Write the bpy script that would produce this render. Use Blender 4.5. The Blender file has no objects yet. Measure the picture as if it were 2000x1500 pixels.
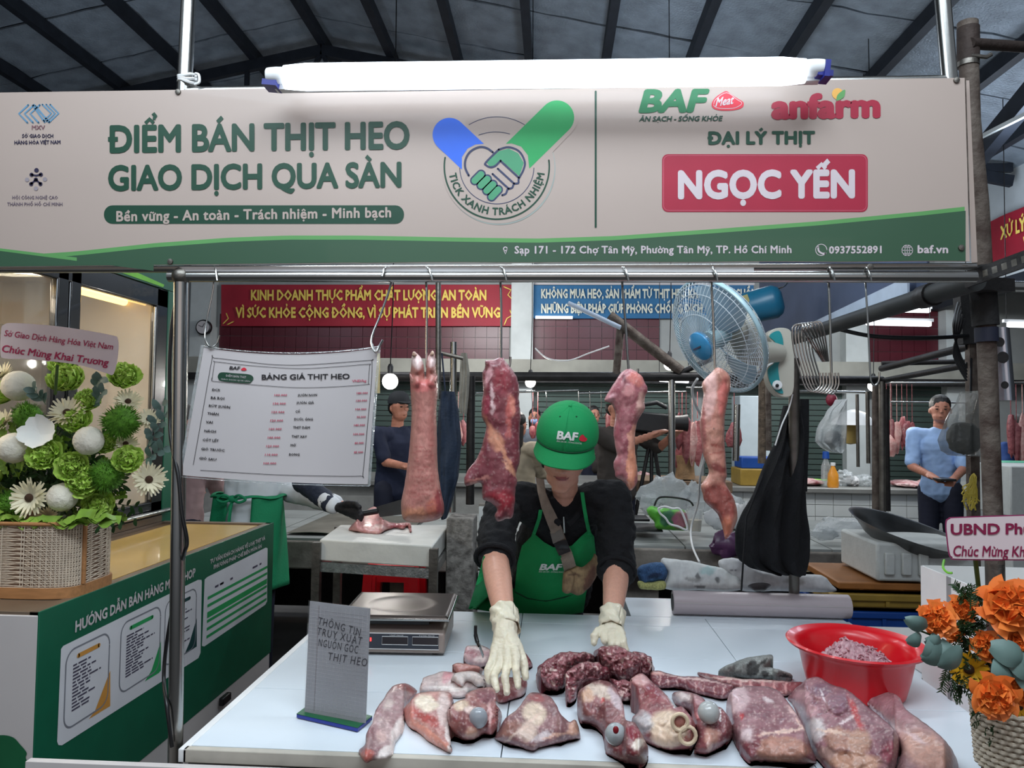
import bpy, math, random, unicodedata
import numpy as np
from mathutils import Vector, Matrix, noise, Euler
from mathutils.geometry import delaunay_2d_cdt
from mathutils.bvhtree import BVHTree

random.seed(7)
C = bpy.context.scene.collection
sc = bpy.context.scene
R = math.radians

# ------------------------------------------------------------------ camera
F = 1450.0
YAW, PITCH, ROLL = R(3.2), R(2.40), R(.7)
CAM = np.array([0., 0., 1.55])
_f = np.array([-math.sin(YAW) * math.cos(PITCH), math.cos(YAW) * math.cos(PITCH), math.sin(PITCH)])
_r0 = np.array([math.cos(YAW), math.sin(YAW), 0.])
_u0 = np.cross(_r0, _f)
_r = _r0 * math.cos(ROLL) + _u0 * math.sin(ROLL)
_u = np.cross(_r, _f)
cd = bpy.data.cameras.new('camera'); cam = bpy.data.objects.new('camera', cd); C.objects.link(cam)
cd.sensor_width = 36; cd.lens = 36 * F / 2000; cd.clip_start = .05; cd.clip_end = 100
cam.matrix_world = Matrix(((_r[0], _u[0], -_f[0], CAM[0]), (_r[1], _u[1], -_f[1], CAM[1]), (_r[2], _u[2], -_f[2], CAM[2]), (0, 0, 0, 1)))
sc.camera = cam

def ray(x, y): return _f + _r * ((x - 1000) / F) - _u * ((y - 750) / F)
def P(x, y, Y):
    d = ray(x, y); return Vector(CAM + d * (Y / d[1]))
def PZ(x, y, Z):
    d = ray(x, y); return Vector(CAM + d * ((Z - CAM[2]) / d[2]))
def PX(x, y, X):
    d = ray(x, y); return Vector(CAM + d * (X / d[0]))

# ------------------------------------------------------------------ light and exposure
sc.view_settings.view_transform = 'Standard'
sc.view_settings.look = 'None'
sc.view_settings.gamma = 1
sc.view_settings.use_curve_mapping = False
sc.view_settings.exposure = 0.0
w = bpy.data.worlds.new('market_air'); sc.world = w; w.use_nodes = True
w.node_tree.nodes['Background'].inputs[0].default_value = (.80, .88, 1.0, 1)
w.node_tree.nodes['Background'].inputs[1].default_value = .30

def area(name, loc, target, sx, sy, power, col):
    l = bpy.data.lights.new(name, 'AREA'); l.shape = 'RECTANGLE'; l.size = sx; l.size_y = sy
    l.energy = power; l.color = col
    o = bpy.data.objects.new(name, l); C.objects.link(o); o.location = loc
    o.rotation_euler = (Vector(target) - Vector(loc)).to_track_quat('-Z', 'Y').to_euler()
    return o
def point(name, loc, power, col=(1, .97, .92), r=.05):
    l = bpy.data.lights.new(name, 'POINT'); l.energy = power; l.color = col; l.shadow_soft_size = r
    o = bpy.data.objects.new(name, l); C.objects.link(o); o.location = loc
    return o
# tube lamps over the aisle in front of the stall
area('aisle_lamp', (.45, .45, 3.4), (.2, 1.9, .9), 1.3, .7, 40, (.80, .91, 1.0))
area('aisle_lamp', (-.85, .6, 2.95), (-.35, 2.0, .9), 1.2, .7, 21, (.80, .91, 1.0))
# light added behind the banner to brighten table and cap, no fixture
area('table_fill', (.0, 1.80, 2.28), (-.05, 2.05, .9), 1.5, .06, 8.5, (.80, .91, 1.0))
# lit stalls across the aisle, behind the camera
area('opposite_stalls', (.2, -2.6, 2.2), (0, 2, 1.5), 4.0, 1.4, 14, (1.0, .82, .74))
# hall lamps further back
area('hall_lamp', (-2.0, 5.6, 3.6), (-2.0, 6.2, 0), 1.2, .15, 38, (.95, .98, 1.0))
area('hall_lamp', (1.6, 5.2, 3.4), (1.6, 6.0, 0), 1.2, .15, 38, (.95, .98, 1.0))
area('hall_lamp', (3.6, 8.0, 3.2), (3.2, 9.5, 0.5), 1.2, .2, 80, (.92, .97, 1.0))
area('hall_lamp', (-1.0, 8.6, 3.0), (-1.0, 10.8, 1.6), 1.2, .2, 60, (.97, .99, 1.0))
for hx, hy, hp_ in ((-4.2, 7.2, 40), (-1.2, 5.0, 22), (.8, 7.6, 52), (3.4, 5.4, 42), (4.6, 8.2, 46)):
    point('roof_fill', (hx, hy, 3.5), hp_, (.70, .83, 1.0), .3)  # added unseen point lights, only there to brighten the roof lining
area('vendor_lamp', (-.55, 3.2, 2.7), (-.3, 2.8, 1.0), .9, .1, 7, (.95, .98, 1.0))

# ------------------------------------------------------------------ materials
def lin(c):
    c = [v / 255 for v in c[:3]]
    return tuple(v / 12.92 if v <= .04045 else ((v + .055) / 1.055) ** 2.4 for v in c)
_M = {}
def M(key, col=(200, 200, 200), rough=.5, metal=0, var=.12, scale=12, bump=0, bscale=None, alpha=1, trans=0,
      emit=None, est=0, coat=0, spec=.5, col2=None, detail=4, stretch=None, sss=0, ior=1.45):
    if key in _M: return _M[key]
    m = bpy.data.materials.new(key); m.use_nodes = True; nt = m.node_tree; N = nt.nodes; L = nt.links
    b = N['Principled BSDF']; _M[key] = m
    c = lin(col)
    b.inputs['Roughness'].default_value = rough; b.inputs['Metallic'].default_value = metal
    b.inputs['Specular IOR Level'].default_value = spec; b.inputs['Coat Weight'].default_value = coat
    b.inputs['Transmission Weight'].default_value = trans; b.inputs['Alpha'].default_value = alpha
    b.inputs['IOR'].default_value = ior
    if sss: b.inputs['Subsurface Weight'].default_value = sss; b.inputs['Subsurface Scale'].default_value = .01
    if emit:
        b.inputs['Emission Color'].default_value = (*lin(emit), 1); b.inputs['Emission Strength'].default_value = est
    tc = N.new('ShaderNodeTexCoord'); vec = tc.outputs['Object']
    if stretch:
        mp = N.new('ShaderNodeMapping'); mp.inputs['Scale'].default_value = stretch
        L.new(vec, mp.inputs['Vector']); vec = mp.outputs[0]
    nz = N.new('ShaderNodeTexNoise'); nz.inputs['Scale'].default_value = scale; nz.inputs['Detail'].default_value = detail
    L.new(vec, nz.inputs['Vector'])
    mx = N.new('ShaderNodeMix'); mx.data_type = 'RGBA'
    c2 = lin(col2) if col2 else tuple(v * (1 - var) for v in c)
    c1 = c if col2 else tuple(min(1, v * (1 + var * .5)) for v in c)
    rp = N.new('ShaderNodeValToRGB'); rp.color_ramp.elements[0].position = .32; rp.color_ramp.elements[1].position = .68
    L.new(nz.outputs[0], rp.inputs[0]); L.new(rp.outputs[0], mx.inputs['Factor'])
    mx.inputs[6].default_value = (*c1, 1); mx.inputs[7].default_value = (*c2, 1)
    L.new(mx.outputs[2], b.inputs['Base Color'])
    if bump:
        n2 = N.new('ShaderNodeTexNoise'); n2.inputs['Scale'].default_value = bscale or scale * 4; n2.inputs['Detail'].default_value = 5
        L.new(vec, n2.inputs['Vector'])
        bp = N.new('ShaderNodeBump'); bp.inputs['Strength'].default_value = bump; bp.inputs['Distance'].default_value = .01
        L.new(n2.outputs[0], bp.inputs['Height']); L.new(bp.outputs[0], b.inputs['Normal'])
    return m

def vcol_mat(key, rough=.4, coat=.25, bump=.35, fine=90, amt=.35, sss=.0):
    """colour of the thing itself from its 'Col' attribute, with fine fibre and fat marbling"""
    if key in _M: return _M[key]
    m = bpy.data.materials.new(key); m.use_nodes = True; nt = m.node_tree; N = nt.nodes; L = nt.links
    b = N['Principled BSDF']; _M[key] = m
    b.inputs['Roughness'].default_value = rough; b.inputs['Coat Weight'].default_value = coat; b.inputs['Coat Roughness'].default_value = .18
    if sss: b.inputs['Subsurface Weight'].default_value = sss; b.inputs['Subsurface Scale'].default_value = .008
    at = N.new('ShaderNodeAttribute'); at.attribute_name = 'Col'
    tc = N.new('ShaderNodeTexCoord')
    mp = N.new('ShaderNodeMapping'); mp.inputs['Scale'].default_value = (1, 1, .45); L.new(tc.outputs['Object'], mp.inputs['Vector'])
    nz = N.new('ShaderNodeTexNoise'); nz.inputs['Scale'].default_value = fine; nz.inputs['Detail'].default_value = 6; nz.inputs['Distortion'].default_value = .6
    L.new(mp.outputs[0], nz.inputs['Vector'])
    rp = N.new('ShaderNodeValToRGB'); e = rp.color_ramp.elements
    e[0].position = .35; e[0].color = (1 - amt, 1 - amt, 1 - amt, 1); e[1].position = .68; e[1].color = (1 + amt * .6, 1 + amt * .6, 1 + amt * .6, 1)
    L.new(nz.outputs[0], rp.inputs[0])
    mx = N.new('ShaderNodeMix'); mx.data_type = 'RGBA'; mx.blend_type = 'MULTIPLY'; mx.inputs['Factor'].default_value = 1
    L.new(at.outputs['Color'], mx.inputs[6]); L.new(rp.outputs[0], mx.inputs[7]); L.new(mx.outputs[2], b.inputs['Base Color'])
    bp = N.new('ShaderNodeBump'); bp.inputs['Strength'].default_value = bump; bp.inputs['Distance'].default_value = .006
    L.new(nz.outputs[0], bp.inputs['Height']); L.new(bp.outputs[0], b.inputs['Normal'])
    return m

steel = M('steel', (165, 165, 162), .25, 1, .1, 6, stretch=(1, 1, .2))
steel_old = M('steel_old', (120, 116, 110), .45, 1, .35, 14, .2)
rust = M('rusty_pipe', (105, 96, 88), .7, .3, .4, 18, .4, col2=(62, 48, 42))
dark_metal = M('dark_metal', (52, 50, 50), .5, .6, .3, 12, .2)
white_plastic = M('white_plastic', (225, 226, 226), .4, 0, .05)
black_plastic = M('black_plastic', (18, 18, 20), .35, 0, .2)
green_board = M('green_board', (8, 88, 62), .45, 0, .08)
white_paper = M('white_paper', (190, 184, 184), .55, 0, .04, 5)
clear = M('clear_glass', (235, 240, 240), .04, 0, .02, trans=1, alpha=.35, ior=1.2)
film = M('clear_film', (225, 232, 235), .18, 0, .05, trans=.6, alpha=.42, bump=.5, bscale=60)
black_cloth = M('black_cloth', (14, 15, 19), .9, 0, .3, 30, .3)
navy_cloth = M('navy_cloth', (30, 38, 56), .85, 0, .25, 20, .3)
skin = M('skin', (206, 150, 126), .5, 0, .08, 20, .1, 300, sss=.08)
skin_shade = M('skin_tan', (178, 120, 98), .55, 0, .1, 20)
hair = M('hair', (22, 17, 15), .5, 0, .3, 60, .4, stretch=(1, 1, .2))
concrete = M('concrete', (138, 132, 124), .85, 0, .3, 7, .6, 30, col2=(92, 86, 80))
white_tile = M('white_tile', (206, 210, 208), .25, 0, .08, 4)
red_plastic = M('red_plastic', (205, 12, 28), .3, 0, .06, coat=.15)
yellow_text = M('yellow_letters', (226, 196, 92), .6, 0, .05)

# ------------------------------------------------------------------ mesh building
def stamp(o, label=None, cat=None, group=None, kind=None):
    if label: o['label'] = label
    if cat: o['category'] = cat
    if group: o['group'] = group
    if kind: o['kind'] = kind
    return o

def root(name, label, cat, loc=(0, 0, 0), group=None, rz=0):
    o = bpy.data.objects.new(name, None); C.objects.link(o); o.location = loc; o.rotation_euler = (0, 0, rz)
    o.empty_display_size = .05
    return stamp(o, label, cat, group)

def link(me, name, mat, parent=None, world=True):
    """one mesh object; vertices come in world space, children are tied to their thing"""
    me.materials.clear(); me.materials.append(mat)
    o = bpy.data.objects.new(name, me); C.objects.link(o)
    if parent is not None:
        o.parent = parent
        if world:
            top = parent; t = Vector((0, 0, 0)); 
            o['_'] = 0; del o['_']
            mats = []
            while top is not None: mats.append(top); top = top.parent
            # world matrix of the parent, composed by hand (no depsgraph needed)
            mw = Matrix.Identity(4)
            for a in reversed(mats):
                mw = mw @ a.matrix_parent_inverse @ Matrix.LocRotScale(a.location, a.rotation_euler, a.scale)
            o.matrix_parent_inverse = mw.inverted()
    elif world:
        n = len(me.vertices)
        if n:
            co = np.empty(n * 3, dtype=np.float32); me.vertices.foreach_get('co', co); co = co.reshape(-1, 3)
            b = np.array([(co[:, 0].min() + co[:, 0].max()) / 2, (co[:, 1].min() + co[:, 1].max()) / 2, co[:, 2].min()], dtype=np.float32)
            me.vertices.foreach_set('co', (co - b).ravel()); o.location = Vector([float(v) for v in b])
    return o

class MB:
    def __init__(s): s.v = []; s.f = []
    def add(s, vs, fs):
        n = len(s.v); s.v += [tuple(v) for v in vs]; s.f += [tuple(i + n for i in f) for f in fs]; return s
    def box(s, c, d, rot=None, taper=1):
        c = Vector(c); x, y, z = d[0] / 2, d[1] / 2, d[2] / 2
        vs = [Vector((a * x * (taper if k < 0 else 1), b * y * (taper if k < 0 else 1), k * z)) for k in (-1, 1) for b in (-1, 1) for a in (-1, 1)]
        if rot is not None: q = Euler(rot).to_matrix() if not isinstance(rot, Matrix) else rot; vs = [q @ v for v in vs]
        return s.add([v + c for v in vs], [(0, 2, 3, 1), (4, 5, 7, 6), (0, 1, 5, 4), (1, 3, 7, 5), (3, 2, 6, 7), (2, 0, 4, 6)])
    def span(s, a, b):
        a = Vector(a); b = Vector(b); return s.box((a + b) / 2, (abs(b.x - a.x), abs(b.y - a.y), abs(b.z - a.z)))
    def bar(s, a, b, w, h=None, up=(0, 0, 1)):
        a = Vector(a); b = Vector(b); h = h or w; d = (b - a).normalized(); u = Vector(up)
        if abs(d.dot(u)) > .98: u = Vector((0, 1, 0))
        x = d.cross(u).normalized(); z = x.cross(d)
        vs = [p + x * i * w / 2 + z * j * h / 2 for p in (a, b) for i, j in ((-1, -1), (1, -1), (1, 1), (-1, 1))]
        return s.add(vs, [(3, 2, 1, 0), (4, 5, 6, 7), (0, 1, 5, 4), (1, 2, 6, 5), (2, 3, 7, 6), (3, 0, 4, 7)])
    def tube(s, pts, r, n=10, cap=True, closed=False, flat=1):
        pts = [Vector(p) for p in pts]; m = len(pts)
        rs = r if isinstance(r, (list, tuple)) else [r] * m
        base = len(s.v); up = Vector((.13, .21, .97)).normalized(); prev = None
        for i, p in enumerate(pts):
            if closed: d = pts[(i + 1) % m] - pts[i - 1]
            else: d = pts[min(i + 1, m - 1)] - pts[max(i - 1, 0)]
            d = d.normalized() if d.length > 1e-9 else Vector((0, 0, 1))
            if prev is None:
                x = d.cross(up)
                if x.length < .1: x = d.cross(Vector((1, 0, 0)))
                x.normalize()
            else:
                x = (prev - d * prev.dot(d)); x = x.normalized() if x.length > 1e-6 else d.orthogonal().normalized()
            prev = x; y = d.cross(x)
            for k in range(n):
                a = 2 * math.pi * k / n; s.v.append(tuple(p + x * math.cos(a) * rs[i] + y * math.sin(a) * rs[i] * flat))
        for i in range(m if closed else m - 1):
            j = (i + 1) % m
            for k in range(n):
                k2 = (k + 1) % n; s.f.append((base + i * n + k, base + i * n + k2, base + j * n + k2, base + j * n + k))
        if cap and not closed:
            s.f.append(tuple(base + k for k in range(n))[::-1]); s.f.append(tuple(base + (m - 1) * n + k for k in range(n)))
        return s
    def lathe(s, prof, c=(0, 0, 0), n=32, rot=None, sq=(1, 1)):
        base = len(s.v); c = Vector(c); q = Euler(rot).to_matrix() if rot is not None and not isinstance(rot, Matrix) else rot
        for r, z in prof:
            for k in range(n):
                a = 2 * math.pi * k / n; v = Vector((r * math.cos(a) * sq[0], r * math.sin(a) * sq[1], z))
                if q is not None: v = q @ v
                s.v.append(tuple(v + c))
        for i in range(len(prof) - 1):
            for k in range(n):
                k2 = (k + 1) % n; s.f.append((base + i * n + k, base + i * n + k2, base + (i + 1) * n + k2, base + (i + 1) * n + k))
        s.f.append(tuple(base + k for k in range(n))[::-1]); s.f.append(tuple(base + (len(prof) - 1) * n + k for k in range(n)))
        return s
    def ball(s, c, r, n=14, rot=None):
        r = (r, r, r) if isinstance(r, (int, float)) else r
        m = max(5, n // 2); prof = []
        base = len(s.v); c = Vector(c); q = Euler(rot).to_matrix() if rot is not None and not isinstance(rot, Matrix) else rot
        for i in range(m + 1):
            t = math.pi * i / m
            for k in range(n):
                a = 2 * math.pi * k / n
                v = Vector((r[0] * math.sin(t) * math.cos(a), r[1] * math.sin(t) * math.sin(a), -r[2] * math.cos(t)))
                if q is not None: v = q @ v
                s.v.append(tuple(v + c))
        for i in range(m):
            for k in range(n):
                k2 = (k + 1) % n; s.f.append((base + i * n + k, base + i * n + k2, base + (i + 1) * n + k2, base + (i + 1) * n + k))
        return s
    def grid(s, fn, nu, nv, flip=False):
        base = len(s.v)
        for j in range(nv + 1):
            for i in range(nu + 1): s.v.append(tuple(fn(i / nu, j / nv)))
        for j in range(nv):
            for i in range(nu):
                a = base + j * (nu + 1) + i; q = (a, a + 1, a + nu + 2, a + nu + 1)
                s.f.append(q[::-1] if flip else q)
        return s
    def slab(s, fn, nu, nv, n, t):
        """closed sheet of thickness t along vector n"""
        n = Vector(n).normalized() * t
        b0 = len(s.v); s.grid(fn, nu, nv); b1 = len(s.v); s.grid(lambda u, v: Vector(fn(u, v)) + n, nu, nv, True)
        ring = [i for i in range(nu + 1)] + [(j + 1) * (nu + 1) - 1 for j in range(1, nv + 1)] + [nv * (nu + 1) + i for i in range(nu - 1, -1, -1)] + [j * (nu + 1) for j in range(nv - 1, 0, -1)]
        for a, b in zip(ring, ring[1:] + ring[:1]): s.f.append((b0 + b, b0 + a, b1 + a, b1 + b))
        return s
    def prism(s, pts, ext):
        pts = [Vector(p) for p in pts]; ext = Vector(ext); n = len(pts); b = len(s.v)
        s.v += [tuple(p) for p in pts] + [tuple(p + ext) for p in pts]
        s.f.append(tuple(range(b, b + n))); s.f.append(tuple(range(b + 2 * n - 1, b + n - 1, -1)))
        for i in range(n): j = (i + 1) % n; s.f.append((b + j, b + i, b + n + i, b + n + j))
        return s
    def mesh(s, name='m'):
        me = bpy.data.meshes.new(name); me.from_pydata(s.v, [], s.f); me.validate(); me.update(); return me
    def build(s, name, mat, parent=None, smooth=True, ang=40, bevel=0, world=True, **kw):
        me = s.mesh(name)
        if smooth:
            me.shade_smooth(); me.set_sharp_from_angle(angle=R(ang))
        o = link(me, name, mat, parent, world)
        if bevel:
            b = o.modifiers.new('bevel', 'BEVEL'); b.width = bevel; b.segments = 2; b.limit_method = 'ANGLE'
        return stamp(o, **kw)

def curve_pts(keys, n=8, closed=False):
    keys = [Vector(k) for k in keys]; m = len(keys); out = []
    for i in range(m if closed else m - 1):
        p0 = keys[i - 1] if (closed or i > 0) else keys[0]; p1 = keys[i]; p2 = keys[(i + 1) % m]; p3 = keys[(i + 2) % m] if (closed or i + 2 < m) else keys[-1]
        for k in range(n):
            t = k / n
            out.append(.5 * ((2 * p1) + (p2 - p0) * t + (2 * p0 - 5 * p1 + 4 * p2 - p3) * t * t + (3 * p1 - p0 - 3 * p2 + p3) * t ** 3))
    if not closed: out.append(keys[-1])
    return out

def copy_thing(o, loc=None, rot=None, **kw):
    c = o.copy(); C.objects.link(c)
    for ch in list(o.children):
        d = ch.copy(); C.objects.link(d); d.parent = c
        for g in list(ch.children):
            e = g.copy(); C.objects.link(e); e.parent = d
    if loc is not None: c.location = loc
    if rot is not None: c.rotation_euler = rot
    return stamp(c, **kw)

# ------------------------------------------------------------------ lettering
_G = {}
LAY = 5e-5
def _raw(ch, res):
    c = bpy.data.curves.new('t', 'FONT'); c.body = ch; c.resolution_u = res; c.size = 1
    o = bpy.data.objects.new('t', c); C.objects.link(o)
    dg = bpy.context.evaluated_depsgraph_get(); me = bpy.data.meshes.new_from_object(o.evaluated_get(dg))
    vs = [(v.co.x, v.co.y) for v in me.vertices]; fs = [tuple(p.vertices) for p in me.polygons]
    bpy.data.meshes.remove(me); bpy.data.objects.remove(o); bpy.data.curves.remove(c)
    return vs, fs
_cap = max(v[1] for v in _raw('H', 1)[0])
def glyph(ch, res):
    k = (ch, res)
    if k not in _G:
        if ch == ' ': _G[k] = ([], [], .38); return _G[k]
        vs, fs = _raw(ch, res)
        a = _raw('H' + ch + 'H', 1)[0]; b = _raw('HH', 1)[0]
        adv = (max(v[0] for v in a) - max(v[0] for v in b)) / _cap
        hx = max(v[0] for v in _raw('H', 1)[0])
        _G[k] = ([(x / _cap, y / _cap) for x, y in vs], fs, adv)
    return _G[k]
def ribbon(pts, w, ends=True):
    """flat stroke as quads in 2-D"""
    V = []; Fc = []; m = len(pts)
    for i, p in enumerate(pts):
        a = pts[max(i - 1, 0)]; b = pts[min(i + 1, m - 1)]; dx, dy = b[0] - a[0], b[1] - a[1]; l = math.hypot(dx, dy) or 1
        nx, ny = -dy / l * w / 2, dx / l * w / 2
        V += [(p[0] + nx, p[1] + ny), (p[0] - nx, p[1] - ny)]
    for i in range(m - 1): Fc.append((2 * i, 2 * i + 1, 2 * i + 3, 2 * i + 2))
    if ends:
        for p in (pts[0], pts[-1]):
            b = len(V); V += [(p[0] + w / 2 * math.cos(a * math.pi / 4), p[1] + w / 2 * math.sin(a * math.pi / 4)) for a in range(8)]; Fc.append(tuple(range(b, b + 8)))
    return V, Fc
def disc2(c, r, n=20, ry=None):
    return [(c[0] + r * math.cos(2 * math.pi * k / n), c[1] + (ry or r) * math.sin(2 * math.pi * k / n)) for k in range(n)]
def text2d(body, wt=.0, res=2, track=0.0, shear=0.0):
    V = []; Fc = []; x = 0.0
    dirs = [(0, 0)] if wt <= 0 else [(wt * math.cos(a * math.pi / 4), wt * math.sin(a * math.pi / 4)) for a in range(8)] if wt > .03 else [(wt, wt), (-wt, wt), (wt, -wt), (-wt, -wt)]
    lay = [0]
    def put(vs, fs):
        lay[0] += 1
        b = len(V); V.extend((a_[0], a_[1], lay[0] % 11) for a_ in vs); Fc.extend(tuple(i + b for i in f) for f in fs)
    for ch in body:
        dec = unicodedata.normalize('NFD', ch); base = dec[0]; marks = dec[1:]
        bar = base in 'Đđ'
        g = {'Đ': 'D', 'đ': 'd'}.get(base, base)
        if g == 'i' and any(m != '\u0323' for m in marks): g = 'ı'
        vs, fs, adv = glyph(g, res)
        if vs:
            x0 = min(v[0] for v in vs); x1 = max(v[0] for v in vs); top = max(v[1] for v in vs); bot = min(0, min(v[1] for v in vs)); cx = (x0 + x1) / 2
            for dx, dy in dirs: put([(x + vx + dx, vy + dy) for vx, vy in vs], fs)
            sw = .10 + wt * 1.6
            def st(pts, k=1): put(*ribbon([(x + a, b) for a, b in pts], sw * k, False))
            if bar:
                if g == 'D': st([(x0 - .12, .5), (x0 + .32, .5)])
                else: st([(x1 - .35, top - .2), (x1 + .1, top - .2)], .8)
            t = top; circ = '\u0302' in marks or '\u0306' in marks
            if '\u0302' in marks: st([(cx - .19, t + .1), (cx, t + .27), (cx + .19, t + .1)], .85)
            if '\u0306' in marks: st([(cx - .17, t + .25), (cx - .08, t + .13), (cx + .08, t + .13), (cx + .17, t + .25)], .85)
            if '\u031b' in marks: st([(x1 - .06, t - .02), (x1 + .07, t + .0), (x1 + .1, t + .14)], .85)
            ax, ay = (cx + .2, t + .2) if circ else (cx, t + .08)
            if '\u0301' in marks: st([(ax - .10, ay + .02), (ax + .12, ay + .22)], .95)
            if '\u0300' in marks: st([(ax - .14, ay + .22), (ax + .08, ay + .02)], .95)
            if '\u0303' in marks:
                ay2 = t + .33 if circ else t + .12
                st([(cx - .2, ay2), (cx - .09, ay2 + .1), (cx + .07, ay2), (cx + .2, ay2 + .1)], .8)
            if '\u0309' in marks: st([(ax - .07, ay + .2), (ax + .02, ay + .27), (ax + .09, ay + .19), (ax + .01, ay + .1), (ax + .01, ay + .03)], .75)
            if '\u0323' in marks: put([(x + a, b) for a, b in disc2((cx, bot - .2), sw * .62, 10)], [tuple(range(10))])
        x += adv + track
    if shear: V = [(a + shear * b, b, l) for a, b, l in V]
    xs = [v[0] for v in V]; x0, x1 = min(xs), max(xs)
    return [(a - x0, b, l) for a, b, l in V], Fc, x1 - x0
def write(body, fn, x0, y0, x1, cap, mat, parent, name='lettering', wt=.0, y1=None, off=.0012, res=2, shear=0, track=0, label=None):
    V, Fc, W = text2d(body, wt, res, track, shear); y1 = y0 if y1 is None else y1
    mb = MB(); s = (x1 - x0) / W
    mb.add([fn(x0 + a * s, y0 + (y1 - y0) * a / W - b * cap, off + l * LAY) for a, b, l in V], Fc)
    return mb.build(name, mat, parent, smooth=False, label=label)
def tri2(poly):
    r = delaunay_2d_cdt([Vector(p) for p in poly], [], [list(range(len(poly)))], 1, 1e-6)
    return [tuple(v) for v in r[0]], [tuple(f) for f in r[2]]
def shape(polys, fn, mat, parent, name, off=.001, strokes=(), label=None, faces=()):
    mb = MB()
    for p in polys:
        V, Fc = tri2(p); mb.add([fn(a, b, off) for a, b in V], Fc)
    for pts, wd in strokes:
        V, Fc = ribbon(pts, wd); mb.add([fn(a, b, off) for a, b in V], Fc)
    return mb.build(name, mat, parent, smooth=False, label=label)
def rrect(x0, y0, x1, y1, r, n=6):
    out = []
    for cx, cy, a0 in ((x1 - r, y1 - r, 0), (x0 + r, y1 - r, 90), (x0 + r, y0 + r, 180), (x1 - r, y0 + r, 270)):
        out += [(cx + r * math.cos(R(a0 + 90 * k / n)), cy + r * math.sin(R(a0 + 90 * k / n))) for k in range(n + 1)]
    return out
def arc(cx, cy, r, a0, a1, n=24, ry=None):
    return [(cx + r * math.cos(R(a0 + (a1 - a0) * k / n)), cy + (ry or r) * math.sin(R(a0 + (a1 - a0) * k / n))) for k in range(n + 1)]
def roundpoly(pts, n=6):
    return [(p.x, p.y) for p in curve_pts([(a, b, 0) for a, b in pts], n, True)]
# ------------------------------------------------------------------ the market hall
foil = M('foil_lining', (150, 160, 170), .45, .3, .25, 5, .9, 45)
maroon = M('maroon_tile', (82, 26, 36), .35, 0, .2, 3)
plaster = M('plaster', (150, 152, 150), .8, 0, .12, 3)
MB().span((-9, -5, -.1), (10, 13, 0)).build('floor', M('floor_concrete', (92, 90, 88), .6, 0, .3, 4, .2), kind='structure')
wb = MB().span((-9, 11, 0), (10, 11.2, 6.6)).build('wall_back', plaster, kind='structure')
MB().span((-9.2, -5, 0), (-9, 13, 5.4)).build('wall_left', M('wall_dull', (92, 92, 92), .8), kind='structure')
MB().span((9.9, -5, 0), (10.1, 13, 4.2)).build('wall_far_right', M('wall_dull'), kind='structure')
# maroon wall tiles, each its own piece
tm = MB().box((0, 0, 0), (.164, .03, .164)).mesh('tile')
tm.materials.append(maroon)
def tiles_strip(x0, x1, z0, rows):
    n = int((x1 - x0) / .17)
    for r in range(rows):
        for i in range(n):
            o = bpy.data.objects.new('tile', tm); C.objects.link(o); o.parent = wb
            o.location = Vector((x0 + .085 + i * .17, 10.99 + random.uniform(0, .004), z0 + .085 + r * .17)) - wb.location
bg = lambda x, y: P(x, y, 11)
tiles_strip(bg(428, 700).x, bg(1002, 700).x, 2.36, 4)
tiles_strip(bg(1040, 700).x, bg(1300, 700).x, 2.36, 4)
tiles_strip(bg(1690, 700).x, bg(1835, 700).x, 2.36, 5)
# pale lintels, dark beam and shutters
MB().span((-9, 10.7, 2.10), (10, 11, 2.36)).build('lintel', M('lintel_paint', (150, 148, 138), .7, 0, .2, 3), kind='structure')
MB().span((-9, 10.6, 2.02), (10, 10.75, 2.12)).build('beam', dark_metal, kind='structure')
sh = M('shutter_paint', (74, 88, 82), .45, .4, .15, 3)
for i, (a, b) in enumerate([(-7.5, -5.5), (-4.9, -.75), (-.25, 2.0), (2.2, 4.2), (4.75, 5.66)]):
    t = root('roller_shutter', ['grey green roller shutter behind the far left stalls', 'grey green roller shutter behind the hanging price sheet', 'grey green roller shutter behind the vendor in the green cap', 'grey green roller shutter behind the wall fan', 'grey green roller shutter at the right end of the hall'][i], 'shutter', (a, 10.95, 0), 'roller shutters of the back wall')
    for k in range(26):
        z = .04 + k * .078
        MB().box(((a + b) / 2, 10.96, z + .035), (b - a, .05, .066)).build('slat', sh, t, smooth=False)
for i, x in enumerate((398, 1020, 1668, 1862)):
    p = P(x, 650, 10.9)
    MB().span((p.x - .16, 10.78, 0), (p.x + .16, 11, 5)).build('pillar', M('pillar_paint', (190, 194, 192), .7, 0, .15, 3, .1), kind='structure')
# roof: foil-lined sheets between purlins, falling both ways from the ridge
RX, RZ, SL = -2.95, 6.30, .205
roofz = lambda x: RZ - SL * abs(x - RX)
cl = MB()
for s in (-1, 1):
    xe = RX + s * (6.2 if s < 0 else 8.7)
    cl.prism([(RX, 2, RZ + .12), (xe, 2, roofz(xe) + .12), (xe, 12.5, roofz(xe) + .12), (RX, 12.5, RZ + .12)], (0, 0, .06))
ceil = cl.build('ceiling', M('roof_sheet', (70, 74, 78), .6, .4), smooth=False, kind='structure')
pur = M('purlin_steel', (38, 42, 50), .55, .3, .25, 8)
SP = .875
pmesh = []
for k in range(-7, 10):
    x0 = RX + k * SP; x1 = x0 + SP
    for j in range(8):
        y0 = 4.6 + j * 1.0
        m = MB(); a = random.uniform(-.012, .012); b = random.uniform(-.012, .012)
        m.slab(lambda u, v: (x0 + .02 + u * (SP - .04), y0 + .012 + v * .976, roofz(x0 + u * SP) + .02 + a * (u - .5) + b * v + .012 * math.sin(u * 9 + k) * math.sin(v * 7 + j)), 4, 4, (0, 0, 1), .02)
        m.build('panel', foil, ceil, smooth=True)
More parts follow.
